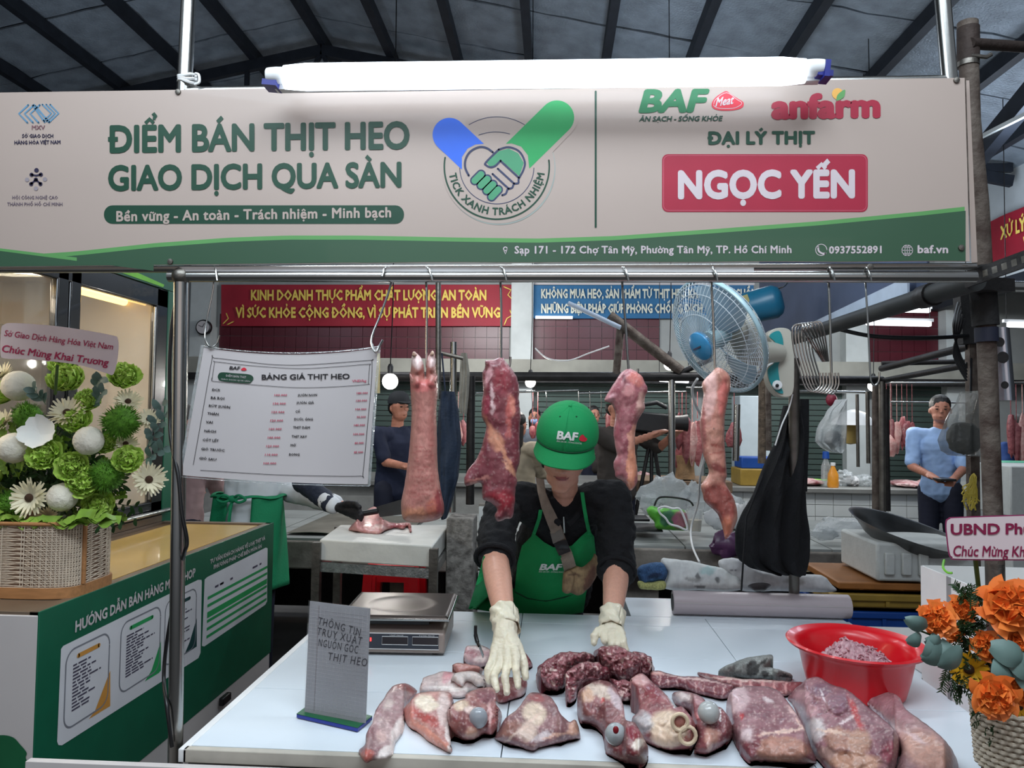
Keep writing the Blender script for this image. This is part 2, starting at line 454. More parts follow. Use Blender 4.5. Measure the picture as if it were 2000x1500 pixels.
for k in range(-7, 11):
    x = RX + k * SP
    o = MB().span((x - .045, 3.5, roofz(x) - .13), (x + .045, 12.4, roofz(x) + .01)).build('purlin', pur, ceil, smooth=False)
# roof truss across the hall
tr = root('roof_truss', 'dark steel triangular roof truss under the purlins', 'truss', (RX, 9, 4.7)); tr['kind'] = 'structure'
yt = 9.0
for s, xe in ((-1, -8.2), (1, 5.4)):
    MB().bar((RX, yt, RZ - .2), (xe, yt, roofz(xe) - .2), .07, .13).build('chord', pur, tr, smooth=False)
MB().bar((-8.6, yt, 4.55), (5.4, yt, 4.55), .06, .1).build('chord', pur, tr, smooth=False)
for i in range(-5, 9):
    x = RX + i * .95; up = (x, yt, roofz(x) - .22)
    if i % 2 == 0:
        for d in (-.72, .72): MB().bar(up, (x + d, yt, 4.58), .05).build('web_member', pur, tr, smooth=False)
    else: MB().bar(up, (x, yt, 4.58), .05).build('web_member', pur, tr, smooth=False)
# pale upper side wall and the lower bay on the right
MB().span((5.5, 4.5, 3.25), (5.62, 11, 4.75)).build('wall_right', M('pale_wall', (196, 200, 200), .8, 0, .1, 3), kind='structure')
MB().span((5.4, 3.5, 3.12), (5.56, 11, 3.28)).build('beam', pur, kind='structure')
for (a, b) in (((1905, 300), (2000, 200)), ((1925, 268), (2000, 215))):
    pass
o = MB().bar(P(1890, 330, 6.2), P(2040, 150, 5.2), .09, .16).build('beam', pur, kind='structure')
o = MB().bar(P(1915, 268, 5.9), P(2040, 205, 5.1), .03, .03).build('beam', M('pillar_paint'), kind='structure')
# far bay roof so the hall closes on the right
MB().span((5.6, 3, 4.2), (10, 12, 4.3)).build('ceiling_side_bay', M('roof_sheet'), kind='structure')

# ------------------------------------------------------------------ slogans on the back wall
def wall_banner(name, label, col, x0, y0, x1, y1, lines, tcol, Y=10.9):
    t = root(name, label, 'banner', P((x0 + x1) / 2, y1, Y))
    g = lambda px, py, off=0: P(px, py, Y - off * 8)
    m = MB(); m.slab(lambda u, v: P(x0 + (x1 - x0) * u, y0 + (y1 - y0) * v, Y + .01 * math.sin(u * 30) * v), 40, 4, (0, 1, 0), .01)
    m.build('cloth', col, t)
    for (txt, a, b, base, cap) in lines:
        write(txt, g, a, base, b, cap, tcol, t, wt=.055, res=1, off=.004)
    return t
red_cloth = M('red_banner_cloth', (150, 26, 44), .6, 0, .15, 3)
t = wall_banner('slogan_banner', 'red slogan banner with yellow letters on the back wall', red_cloth, 432, 556, 1004, 637,
            [('KINH DOANH THỰC PHẨM CHẤT LƯỢNG, AN TOÀN', 490, 950, 586, 19), ('VÌ SỨC KHỎE CỘNG ĐỒNG, VÌ SỰ PHÁT TRIỂN BỀN VỮNG', 460, 977, 620, 19)], yellow_text)
shape([], lambda a, b, o: P(a, b, 10.9 - .03), yellow_text, t, 'corner_ornament',
      strokes=[([(984, 560), (998, 566), (992, 576), (1000, 584)], 2), ([(985, 634), (990, 622), (1000, 616), (996, 606)], 2), ([(436, 632), (446, 622), (442, 612)], 2), ([(444, 634), (456, 628)], 2)])
t = wall_banner('slogan_banner', 'blue slogan banner with white letters behind the wall fan', M('blue_banner_cloth', (34, 98, 142), .6, 0, .15, 3), 1042, 557, 1472, 622,
            [('KHÔNG MUA HEO, SẢN PHẨM TỪ THỊT HEO KHÔNG RÕ NGUỒN', 1057, 1478, 582, 17), ('NHỮNG BIỆN PHÁP GIÚP PHÒNG CHỐNG DỊCH', 1057, 1372, 611, 17)], M('pale_letters', (206, 206, 190), .6))
MB().span(P(1042, 556, 10.92), P(1472, 548, 10.97)).build('hem', white_paper, t, smooth=False)
# red banner along the side wall
t = root('slogan_banner', 'red slogan banner with yellow letters beside the rusty post', 'banner', (5.4, 8.5, 3.4))
yb0, yb1 = 9.6, 7.6
MB().slab(lambda u, v: (5.38 + .01 * math.sin(u * 20), yb0 + (yb1 - yb0) * u, 4.02 - .58 * v), 24, 3, (1, 0, 0), .01).build('cloth', red_cloth, t)
g = lambda a, b, o=0: Vector((5.37 - o * 8, a, b))
write('XỬ LÝ NGUỒN', g, 9.15, 3.73, 8.0, -.15, yellow_text, t, wt=.055, res=1, off=.003)
write('VÌ SỨC KHỎE', g, 8.72, 3.5, 7.8, -.15, yellow_text, t, wt=.055, res=1, off=.003)
MB().span(P(1046, 617, 10.8), P(1118, 623, 10.84)).build('tube_light', M('tube_glow', (255, 255, 255), emit=(245, 250, 255), est=3), label='slim lit tube under the blue slogan banner', cat='lamp')
# clock on the pillar
t = root('wall_clock', 'small round white wall clock with black rim on the pillar', 'clock', P(400, 655, 10.7))
c0 = P(400, 640, 10.7)
MB().lathe([(.001, 0), (.115, 0), (.115, .05), (.10, .06), (.001, .06)], c0, 28, (R(90), 0, 0)).build('rim', black_plastic, t)
MB().lathe([(.001, .05), (.095, .05), (.095, .066), (.001, .066)], c0, 28, (R(90), 0, 0)).build('dial', white_paper, t)
MB().bar(c0 + Vector((0, -.07, 0)), c0 + Vector((.03, -.07, .06)), .012, .004).bar(c0 + Vector((0, -.072, 0)), c0 + Vector((-.06, -.072, .03)), .008, .004).build('hands', black_plastic, t)

# ------------------------------------------------------------------ hanging lamps of the hall
def bulb(x, y, Y, r, label, power):
    p = P(x, y, Y); t = root('light_bulb', label, 'lamp', p, 'bare bulbs over the meat stalls')
    MB().ball(p, r, 16).build('globe', M('bulb_glow', (255, 255, 255), emit=(255, 252, 240), est=9), t)
    MB().lathe([(.018, 0), (.02, .05), (.012, .07)], p + Vector((0, 0, r * .9)), 12).build('socket', black_plastic, t)
    MB().tube([p + Vector((0, 0, r + .06)), p + Vector((.01, 0, r + .5)), Vector((p.x - .02, p.y, roofz(p.x) + .03))], .004, 6).build('cord', black_plastic, t)
    point('bulb_light', p + Vector((0, -.12, -.06)), power)
bulb(762, 745, 5.0, .055, 'glowing bare bulb beside the price sheet above the capped man', 10)
bulb(1036, 747, 6.4, .045, 'glowing bare bulb right of the hanging red meat slab', 12)
bulb(1308, 712, 6.4, .05, 'glowing bare bulb hanging left of the wall fan', 12)
bulb(1706, 754, 7.0, .05, 'glowing bare bulb on the pipe frame at the right', 12)
def tube_far(x0, y0, x1, y1, Y, h, label, power=0):
    a, b = P(x0, y0, Y), P(x1, y1, Y); t = root('tube_light', label, 'lamp', (a + b) / 2, 'tube lamps of the hall')
    MB().bar(a, b, h, h).build('tube', M('tube_glow'), t, bevel=h * .2)
    MB().bar(a + Vector((-.03, .02, h * .8)), b + Vector((.03, .02, h * .8)), h * .8, h * .6).build('batten', white_plastic, t)
    for q in (a, b): MB().tube([q + Vector((0, .02, h)), Vector((q.x, q.y + .02, roofz(q.x) + .03))], .004, 6).build('wire', dark_metal, t)
tube_far(1692, 630, 1818, 633, 7.6, .05, 'lit tube lamp before the maroon tiles right of the fan')
tube_far(1968, 634, 2040, 636, 7.6, .05, 'lit tube lamp cut by the right edge of the photo')
tube_far(1750, 606, 1816, 607, 9.6, .05, 'thin warm tube lamp above the other, on the maroon wall')
tube_far(1288, 742, 1345, 745, 8.6, .04, 'short lit tube lamp below the left side of the fan')
tube_far(1890, 634, 1916, 634, 7.2, .05, 'short lit lamp just behind the rusty post')

# ------------------------------------------------------------------ the counters behind
t = root('concrete_counter', 'raw concrete selling counter with grey tiled top behind the vendor', 'counter', (.5, 5.0, 0))
MB().span((-2.6, 4.38, .62), (2.06, 5.7, .785)).build('slab', concrete, t, bevel=.012)
for x in (-2.3, -.9, .55, 1.9): MB().span((x - .1, 4.6, 0), (x + .1, 5.6, .62)).build('support', concrete, t)
MB().span((-2.5, 5.55, .1), (2, 5.65, .62)).build('back_panel', dark_metal, t)
gt = M('grey_tile', (150, 154, 152), .35, 0, .15, 3)
tmm = MB().box((0, 0, 0), (.408, .408, .014)).mesh('tile'); tmm.materials.append(gt)
for i in range(11):
    for j in range(3):
        o = bpy.data.objects.new('tile', tmm); C.objects.link(o); o.parent = t
        o.location = Vector((-2.6 + .24 + i * .418, 4.4 + .21 + j * .418, .792)) - t.location
t = root('tiled_counter', 'white tiled meat counter with steel edge in the far row', 'counter', (2, 8, 0))
MB().span((-4.5, 7.56, .0), (6.5, 8.5, .82)).build('body', M('grout', (150, 150, 146), .8), t)
MB().span((-4.5, 7.48, .82), (6.5, 8.6, .87)).build('counter_top', M('grey_top', (138, 138, 134), .35, .2, .2, 4), t, bevel=.008)
tw = MB().box((0, 0, 0), (.171, .02, .111)).mesh('tile'); tw.materials.append(white_tile)
for r in range(4):
    for i in range(32):
        o = bpy.data.objects.new('tile', tw); C.objects.link(o); o.parent = t
        o.location = Vector((.75 + i * .176, 7.555 + random.uniform(0, .003), .76 - r * .116)) - t.location
# ------------------------------------------------------------------ stall frame
t = root('stall_frame', 'stainless steel tube frame of the meat stall', 'frame', (0, 1.6, 0))
def seg(name, a, b, r, m=steel): return MB().tube([a, b], r, 20).build(name, m, t)
seg('post', P(342, 1500, 1.60), P(354, 528, 1.60), .0155)
bpost = P(342, 1500, 1.60)
seg('post', Vector((bpost.x, 1.6, 0)), bpost, .0155)
seg('post', P(357, 240, 1.62), P(371, -60, 1.62), .016)
seg('post', P(1862, 240, 1.62), P(1836, -60, 1.62), .016)
seg('rail', P(330, 540, 1.60), P(1905, 541, 1.60), .0125)
seg('rail', P(-60, 527, 1.625), P(1905, 521, 1.625), .008)
MB().ball(P(354, 540, 1.6), .021, 16).build('joint', steel_old, t)
seg('rail', P(365, 180, 1.62), P(1850, 158, 1.62), .012)
MB().span(P(350, 530, 1.59), P(1470, 524, 1.6)).build('strip', white_plastic, t, smooth=False)
# plastic ties round the upper post
for k in range(3):
    c = P(366, 163 - k * 6, 1.62)
    MB().tube([c + Vector((math.cos(a * .5) * .019, math.sin(a * .5) * .019, .004 * math.sin(a + k))) for a in range(13)], .0035, 6).build('tie', white_plastic, t)
MB().tube(curve_pts([P(380, 165, 1.6), P(389, 160, 1.6), P(388, 146, 1.6), P(381, 144, 1.6)]), .003, 6).build('tie', white_plastic, t)

# ------------------------------------------------------------------ banner
YB = 1.578
def bsurf(px, py, off=0):
    return P(px, py, YB - off * .4)
t = root('shop_banner', 'long white vinyl shop banner with green wave and red name plate', 'banner', P(940, 515, YB))
top = lambda x: 182 - 30 * (x + 80) / 1960
bot = lambda x: (521 - 9 * (x + 80) / 780 if x < 700 else 512 - 1.0 * (x - 700) / 400 + .6 * math.sin(x * .02)) + 1.5
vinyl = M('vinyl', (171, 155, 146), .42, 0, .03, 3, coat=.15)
x0b, x1b = -110, 1884
m = MB(); m.slab(lambda u, v: (lambda x: bsurf(x + (10 * v if u > .98 else 0), top(x) + (bot(x) - top(x)) * v))(x0b + (x1b - x0b) * u), 150, 14, (0, 1, 0), .002)
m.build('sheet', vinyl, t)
gdark = M('print_dark_green', (16, 62, 44), .45, 0, .05, coat=.15)
gband = M('print_band_green', (52, 84, 62), .45, 0, .12, 2, coat=.15)
glime = M('print_light_green', (92, 150, 88), .45, 0, .05)
def strip_poly(f0, f1, a, b, n=60): return [(a + (b - a) * k / n, f0(a + (b - a) * k / n)) for k in range(n + 1)] + [(b - (b - a) * k / n, f1(b - (b - a) * k / n)) for k in range(n + 1)]
wt_ = [(-110, 478), (0, 491), (60, 497), (150, 491), (300, 475), (450, 464), (560, 460), (700, 460), (900, 464), (1050, 466), (1200, 461), (1400, 447), (1600, 432), (1800, 413), (1890, 403)]
wtop = lambda x: float(np.interp(x, [a for a, _ in wt_], [b for _, b in wt_]))
def poly_strip(f0, f1, a, b, mat, name, off, n=90):
    mb = MB(); mb.grid(lambda u, v: bsurf(a + (b - a) * u, f0(a + (b - a) * u) * (1 - v) + f1(a + (b - a) * u) * v, off), n, 3)
    return mb.build(name, mat, t, smooth=False)
poly_strip(wtop, lambda x: wtop(x) + 14, 60, 1884, glime, 'green_wave', .0009)
poly_strip(lambda x: wtop(x) + 8, lambda x: bot(x) - 1, 60, 1886, gband, 'green_band', .0014)
poly_strip(lambda x: 490 + .13 * x if x > -20 else 487, lambda x: bot(x) - 1, -110, 300, gband, 'green_band', .0018, 30)
poly_strip(lambda x: 485 + .12 * x, lambda x: 490 + .13 * x, -20, 150, glime, 'green_wave', .0022, 20)
W = lambda *a, **k: write(a[0], bsurf, *a[1:], parent=t, **k)
W('ĐIỂM BÁN THỊT HEO', 211, 297, 800, 50, gdark, wt=.05, y1=289, res=4, off=.0026)
W('GIAO DỊCH QUA SÀN', 211, 371, 784, 46, gdark, wt=.05, y1=364, res=4, off=.0026)
shape([rrect(203, 401, 789, 437, 17)], bsurf, gdark, t, 'slogan_strip', off=.0016)
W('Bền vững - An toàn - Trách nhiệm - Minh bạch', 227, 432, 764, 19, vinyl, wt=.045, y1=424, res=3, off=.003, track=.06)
# handshake emblem (generic sleeves, ring and hands)
blue_p = M('print_blue', (44, 100, 214), .45, 0, .05); green_p = M('print_leaf_green', (38, 150, 84), .45, 0, .06); line_p = M('print_line', (44, 52, 84), .5)
jade = M('print_jade', (70, 142, 104), .45, 0, .05)
e = lambda x, y: (820 + x / 5.356, 180 + y / 5.356)
E5 = lambda pts: [e(*p) for p in pts]
shadow_p = M('print_shadow', (150, 158, 152), .5)
shape([disc2(e(830, 800), 110, 60)], bsurf, shadow_p, t, 'emblem_edge', off=.0010)
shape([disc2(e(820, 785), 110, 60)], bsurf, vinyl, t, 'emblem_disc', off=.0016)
def capsule(a, b, r, cut=True):
    ang = math.degrees(math.atan2(b[1] - a[1], b[0] - a[0]))
    return arc(a[0], a[1], r, ang + 90, ang + 270, 20) + arc(b[0], b[1], r, ang - 90, ang + 90, 2)
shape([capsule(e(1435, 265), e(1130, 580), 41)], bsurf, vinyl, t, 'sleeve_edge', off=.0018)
shape([capsule(e(310, 445), e(640, 760), 33)[:21] + E5([(670, 540), (580, 548), (500, 590), (440, 680), (440, 810)])], bsurf, blue_p, t, 'blue_sleeve', off=.0022)
shape([capsule(e(1435, 265), e(1130, 580), 33.5)[:21] + E5([(1145, 800), (1130, 660), (1060, 570), (960, 536), (900, 540)])], bsurf, green_p, t, 'green_sleeve', off=.0022)
ln = []
def S(pts, wd): ln.append((E5(roundarc(pts)), wd))
def roundarc(pts): return [(p.x, p.y) for p in curve_pts([(a, b, 0) for a, b in pts], 5)]
S([(765, 630), (700, 585), (620, 575), (530, 620), (480, 700), (475, 790), (512, 872)], 4.2)
S([(825, 600), (930, 575), (1040, 620), (1098, 730), (1080, 820), (1035, 905), (1030, 950), (985, 960), (965, 1000), (920, 1015), (900, 1060), (860, 1078)], 3.8)
S([(760, 855), (930, 1010)], 3.8); S([(815, 800), (985, 955)], 3.8); S([(845, 720), (1035, 895)], 3.8)
S([(845, 715), (790, 770), (740, 785), (695, 765), (690, 735), (825, 600)], 3.8)
gh = E5([(700, 735), (830, 615), (930, 590), (1030, 640), (1088, 740), (1040, 880), (845, 705), (780, 765), (730, 778)])
shape([gh], bsurf, jade, t, 'green_hand', off=.0022)
for (a, b) in (((640, 860), (575, 925)), ((705, 910), (640, 975)), ((765, 965), (700, 1030)), ((820, 1020), (750, 1095))):
    ea, eb = e(*a), e(*b)
    shape([capsule(ea, eb, 9.4) + arc(eb[0], eb[1], 9.4, 40, 220, 10)], bsurf, line_p, t, 'finger_line', off=.0022)
    shape([capsule(ea, eb, 6.4) + arc(eb[0], eb[1], 6.4, 40, 220, 10)], bsurf, jade, t, 'green_finger', off=.0027)
cx, cy = e(805, 780)
shape([], bsurf, line_p, t, 'hand_outline', off=.003, strokes=ln)
shape([], bsurf, gdark, t, 'emblem_ring', off=.0026, strokes=[(arc(cx, cy, 102.5, -7, 190, 60), 3.2)])
shape([], bsurf, line_p, t, 'emblem_ring', off=.0026, strokes=[(arc(cx, cy, 72.5, 2, 178, 50), 1.4), (arc(cx, cy + 5, 102.5, 238, 302, 30), 1.2), (arc(cx - 2, cy + 25, 93, 249, 287, 20), 1.2)])
# arc lettering
V, Fc, Wd = text2d('TICK XANH TRÁCH NHIỆM', .05, 2, .06)
mb = MB(); a0, a1 = R(172), R(8)
def arcpt(u, v, l):
    a = a0 + (a1 - a0) * u / Wd; r = 94 - v * 13.5
    return bsurf(cx + r * math.cos(a), cy + r * math.sin(a), .0026 + l * LAY)
mb.add([arcpt(*q_) for q_ in V], Fc).build('lettering', gdark, t, smooth=False)
shape([rrect(1161.5, 177, 1165.5, 445, 1.9)], bsurf, gdark, t, 'divider_line', off=.0016)
# right half
W('BAF', 1247, 218, 1386, 41, M('print_baf_green', (20, 104, 62), .45, 0, .05), wt=.07, res=3, off=.0026, shear=.22, y1=217)
W('ĂN SẠCH - SỐNG KHỎE', 1248, 237, 1412, 9.5, gdark, wt=.05, res=2, off=.0026, shear=.2, y1=236)
steak = roundpoly([(1390, 203), (1396, 192), (1406, 184), (1418, 178), (1428, 184), (1440, 192), (1452, 200), (1450, 210), (1435, 215), (1410, 216), (1394, 212)], 5)
red_p = M('print_red', (206, 44, 62), .45, 0, .05); white_p = M('print_white', (196, 184, 188), .5, 0, .02); crim = M('print_crimson', (158, 34, 58), .45, 0, .05)
shape([steak], bsurf, red_p, t, 'meat_logo', off=.002)
shape([], bsurf, white_p, t, 'meat_logo_line', off=.0028, strokes=[(roundpoly([(1394, 203), (1399, 193), (1419, 181), (1439, 194), (1449, 202), (1434, 211), (1410, 212), (1397, 209)], 4), 1.0)])
W('Meat', 1397, 208, 1434, 16, white_p, wt=.03, res=2, off=.003, shear=.35, y1=202)
W('anfarm', 1506, 230, 1720, 43, crim, wt=.085, res=4, off=.0026, y1=227)
shape([disc2((1636, 183), 11, 24)], bsurf, M('print_orange', (226, 170, 84), .5), t, 'sun_logo', off=.002)
shape([roundpoly([(1634, 197), (1636, 185), (1650, 175), (1649, 188), (1642, 194)], 5)], bsurf, glime, t, 'leaf_logo', off=.0026)
W('ĐẠI LÝ THỊT', 1382, 281, 1592, 23, gdark, wt=.07, res=3, off=.0026, y1=280, track=.04)
shape([rrect(1293, 301, 1695, 414, 12)], bsurf, crim, t, 'name_plate', off=.0014)
shape([], bsurf, M('print_rose', (196, 92, 112), .5), t, 'name_plate_line', off=.0022, strokes=[(rrect(1296, 304, 1692, 411, 10) + [(1692, 401)], 1)])
W('NGỌC YẾN', 1324, 386, 1670, 50, white_p, wt=.07, res=4, off=.0026, y1=384, track=.03)
W('Sạp 171 - 172 Chợ Tân Mỹ, Phường Tân Mỹ, TP. Hồ Chí Minh', 1005, 495, 1546, 14, white_p, wt=.04, res=2, off=.0026, y1=494, track=.05)
W('0937552891', 1619, 495, 1722, 13.5, white_p, wt=.05, res=2, off=.0026, y1=494, track=.04)
W('baf.vn', 1792, 494, 1852, 14.5, white_p, wt=.05, res=2, off=.0026, track=.04)
shape([], bsurf, white_p, t, 'phone_icon', off=.0026, strokes=[(arc(1604, 488, 11, 30, 360, 24), 1.4), (roundarc([(1598, 482), (1599, 490), (1606, 495), (1612, 495)]), 3.4)])
shape([], bsurf, white_p, t, 'globe_icon', off=.0026, strokes=[(arc(1772, 489, 10.5, 0, 360, 28), 1.3), (arc(1772, 489, 4.5, 0, 360, 20, 10.5), 1.1), ([(1761, 489), (1783, 489)], 1.1), ([(1763, 483), (1781, 483)], 1.1), ([(1763, 495), (1781, 495)], 1.1), ([(1772, 479), (1772, 499)], 1.1)])
shape([], bsurf, white_p, t, 'pin_icon', off=.0026, strokes=[(arc(987, 486, 3.6, 0, 360, 16), 2), ([(984, 489), (987, 496), (990, 489)], 1.6)])
# left logos
steelblue = M('print_steel_blue', (92, 136, 166), .5); dk = M('print_navy', (40, 36, 62), .5); gy = M('print_grey', (142, 134, 140), .5)
f6 = lambda x, y: (x / 6.25, 180 + y / 6.25)
st = []
for k in range(4):
    st.append(([f6(345 + k * 70 - (k > 2) * 0, 155), f6(230 + k * 70, 262), f6(335 + k * 68, 372)], 3.4) if k < 3 else ([f6(400, 160), f6(545, 365)], 3.4))
for k in range(4): st.append(([f6(470 + k * 47, 150), f6(580 + k * 45, 258), f6(500 + k * 34, 340 + k * 8)], 3.2) if k else ([f6(430, 165), f6(600, 370)], 3.4))
shape([], bsurf, steelblue, t, 'knot_logo', off=.0022, strokes=st)
W('MXV', 62, 253, 88, 8, M('print_plum', (120, 84, 92), .5), wt=.03, res=1, off=.0022)
W('SỞ GIAO DỊCH', 43, 269, 104, 7, dk, wt=.045, res=1, off=.0022)
W('HÀNG HÓA VIỆT NAM', 28, 282, 118, 7, dk, wt=.045, res=1, off=.0022, y1=281)
for p, r, mm in ((f6(445, 953), 4.4, dk), (f6(330, 1068), 4.2, gy), (f6(548, 1063), 4.2, gy), (f6(438, 1175), 4.2, gy)):
    shape([disc2(p, r, 18)], bsurf, mm, t, 'people_logo', off=.0022)
shape([disc2(f6(385, 1008), 4, 14), disc2(f6(498, 1005), 4, 14), disc2(f6(438, 1068), 4.2, 14), disc2(f6(380, 1120), 4, 14), disc2(f6(494, 1120), 4, 14)], bsurf, dk, t, 'people_logo', off=.0024,
      strokes=[([f6(385, 1008), f6(442, 1018), f6(498, 1005)], 3.4), ([f6(380, 1120), f6(438, 1066), f6(494, 1120)], 4)])
W('HỘI CÔNG NGHỆ CAO', 24, 389, 113, 6.5, M('print_mauve', (104, 92, 104), .5), wt=.02, res=1, off=.0022)
W('THÀNH PHỐ HỒ CHÍ MINH', 14, 402, 122, 6.5, M('print_mauve'), wt=.02, res=1, off=.0022)
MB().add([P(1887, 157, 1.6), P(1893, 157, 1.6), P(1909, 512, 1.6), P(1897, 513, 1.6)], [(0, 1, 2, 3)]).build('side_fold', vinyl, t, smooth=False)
# eyelets and screws
for (x, y) in ((348, 180), (1868, 157), (333, 511), (1877, 484), (1700, 521)):
    MB().lathe([(.001, 0), (.0065, 0), (.006, .003), (.001, .004)], bsurf(x, y, .001), 14, (R(90), 0, 0)).build('eyelet', steel_old, t)

# ------------------------------------------------------------------ tube lamp over the banner
t = root('tube_light', 'bright white fluorescent batten lamp along the banner top', 'lamp', P(1065, 150, 1.5))
YL = 1.50
def bandtube(x0, x1, y0a, y1a, ry, rz, mat, name, nn=24):
    a, b = P(x0, y0a, YL), P(x1, y1a, YL); mb = MB(); nseg = 24
    for i in range(nseg + 1):
        s_ = i / nseg; c = a.lerp(b, s_); e_ = min(s_, 1 - s_) * (x1 - x0) / 26; q = 1 if e_ >= 1 else .86 + .14 * math.sqrt(max(0, 1 - (1 - e_) ** 2))
        mb.v += [tuple(c + Vector((0, math.cos(2 * math.pi * k / nn) * ry * q, math.sin(2 * math.pi * k / nn) * rz * q))) for k in range(nn)]
    for i in range(nseg):
        for k in range(nn):
            k2 = (k + 1) % nn; mb.f.append((i * nn + k, i * nn + k2, (i + 1) * nn + k2, (i + 1) * nn + k))
    mb.f.append(tuple(range(nn))[::-1]); mb.f.append(tuple(nseg * nn + k for k in range(nn)))
    return mb.build(name, mat, t)
glow = M('lamp_glow', (255, 255, 255), emit=(228, 242, 255), est=4.6)
bandtube(556, 1572, 151, 139, .022, .0285, glow, 'diffuser')
bandtube(522, 560, 148, 147, .016, .0175, white_plastic, 'end_cap')
bandtube(1568, 1610, 133, 132, .016, .0175, white_plastic, 'end_cap')
bl = M('blue_tape', (24, 34, 120), .4, 0, .1)
for x, y in ((532, 168), (1606, 150)):
    MB().box(P(x, y, 1.51), (.03, .04, .012), (0, .1, 0)).build('tape', bl, t)
MB().box(P(1611, 140, 1.50), (.010, .036, .034), (0, .1, 0)).build('tape', bl, t)
MB().bar(P(540, 172, 1.52), P(1600, 155, 1.52), .02, .014).build('bracket', white_plastic, t)

# ------------------------------------------------------------------ heavy old post at the right
t = root('rusty_post', 'old rusty pipe post with clamp right of the banner', 'post', Vector((P(1950, 1500, 1.78).x, 1.78, 0)))
pts = [(1952, 1700), (1943, 1100), (1926, 640), (1912, 400), (1896, 240), (1892, 122)]
MB().tube([P(x, y, 1.78) for x, y in pts[1:]], [.020, .0205, .021, .021, .021], 20).build('pipe', rust, t)
MB().tube([Vector((P(1960, 1500, 1.78).x, 1.78, 0)), P(1943, 1100, 1.78)], .020, 20).build('pipe', steel_old, t)
MB().tube([P(1891, 120, 1.78), P(1891, 55, 1.78)], .024, 20).build('collar', M('coupling', (60, 50, 46), .7, .4, .3, 20, .3), t)
MB().tube([P(1890, 58, 1.78), P(1890, 44, 1.78)], .0225, 20).build('collar', rust, t)
MB().tube([P(1891, 130, 1.78), P(1891, 118, 1.78)], .0235, 20).build('collar', steel_old, t)
MB().tube([P(1895, 85, 1.76), P(2060, 96, 1.9)], .013, 14).build('branch_pipe', M('coupling'), t)
MB().tube([P(1896, 108, 1.76), P(1926, 112, 1.76), P(1936, 106, 1.76)], .005, 8).build('bolt', steel_old, t)
MB().bar(P(1890, 555, 1.7), P(1960, 560, 1.78), .05, .03).build('clamp', dark_metal, t)
MB().tube([P(1903, 655, 1.78), P(1958, 652, 1.78)], .027, 12).build('tape_wrap', M('dark_blue_tape', (26, 30, 48), .6), t) if 0 else None
MB().tube([P(1927, 668, 1.78), P(1926, 640, 1.78)], .0245, 20).build('tape_wrap', M('dark_blue_tape', (26, 30, 48), .6), t)
MB().tube([P(1925, 636, 1.78), P(1916, 520, 1.78)], .0285, 16).build('sleeve', M('black_wrap', (30, 29, 30), .7, 0, .3, 20, .3), t)
# slotted angle bar running off to the right
t = root('slotted_bar', 'dark slotted steel angle bar fixed at banner corner', 'bar', P(1900, 535, 1.66))
a, b = P(1885, 548, 1.66), P(2080, 478, 1.45)
MB().bar(a, b, .006, .034).build('angle_bar', dark_metal, t)
for k in range(9):
    c = a.lerp(b, .12 + k * .1); d = (b - a).normalized()
    MB().bar(c - d * .006 + Vector((0, -.004, 0)), c + d * .006 + Vector((0, -.004, 0)), .004, .014).build('slot', steel_old, t, smooth=False)
MB().tube([P(1895, 558, 1.8), P(2080, 562, 1.8)], .013, 14).build('rail', steel, t)

# ------------------------------------------------------------------ side rail, tarp and back frame
t = root('side_awning', 'rolled dark awning with blue grey sheet along the stall side', 'awning', P(1890, 548, 1.66))
a, b = P(1905, 548, 1.66), P(1478, 684, 3.5)
MB().tube([a, b], [.024, .024], 16).build('roll', M('awning_roll', (44, 46, 46), .6, .2, .3, 8), t)
a2 = a.lerp(b, .13)
MB().prism([a2 + Vector((.012, 0, .02)), b + Vector((.012, 0, .02)), b + Vector((.012, 0, .62)), a2 + Vector((.012, 0, .3))], (.004, 0, 0)).build('sheet', M('awning_blue', (66, 78, 104), .7, 0, .2, 4), t, smooth=False)
c = a.lerp(b, .16); d = a.lerp(b, .62)
MB().prism([c + Vector((-.012, 0, .02)), d + Vector((-.012, 0, .018)), d + Vector((-.012, 0, .028)), c + Vector((-.012, 0, .062))], (.006, 0, 0)).build('white_strip', M('pale_strip', (176, 190, 208), .4), t, smooth=False)
MB().tube([a.lerp(b, .1), a.lerp(b, .13)], .029, 16).build('collar', dark_metal, t)
t = root('pipe_frame', 'dark pipe frame standing on the concrete counter at right', 'frame', P(1715, 1000, 5.5))
def sg(a, b, r, m=dark_metal, name='pipe'): return MB().tube([a, b], r, 12).build(name, m, t)
sg(P(1712, 1004, 5.5), P(1712, 735, 5.5), .03, rust); sg(P(1724, 1004, 5.4), P(1722, 745, 5.4), .022, steel_old); sg(P(1734, 998, 5.6), P(1730, 760, 5.6), .02, dark_metal)
sg(P(1552, 742, 5.0), P(1722, 742, 5.5), .028); sg(P(1722, 720, 5.5), P(1893, 676, 4.4), .024); sg(P(1722, 744, 5.5), P(1893, 712, 4.4), .02); sg(P(1722, 710, 5.5), P(1893, 706, 5.4), .018)
sg(P(1696, 905, 5.6), P(1694, 765, 5.6), .014, steel_old); sg(P(1676, 912, 5.6), P(1674, 770, 5.6), .012, steel_old)
t = root('signal_post', 'square dark post wound with cables left of the rusty post', 'post', P(1897, 930, 4.4))
MB().bar(Vector((P(1899, 940, 4.4).x, 4.4, 0)), P(1897, 600, 4.4), .05).build('pole', rust, t, smooth=False)
MB().bar(P(1897, 672, 4.36), P(1890, 560, 4.36), .13, .08).build('box', M('black_wrap'), t, smooth=False)
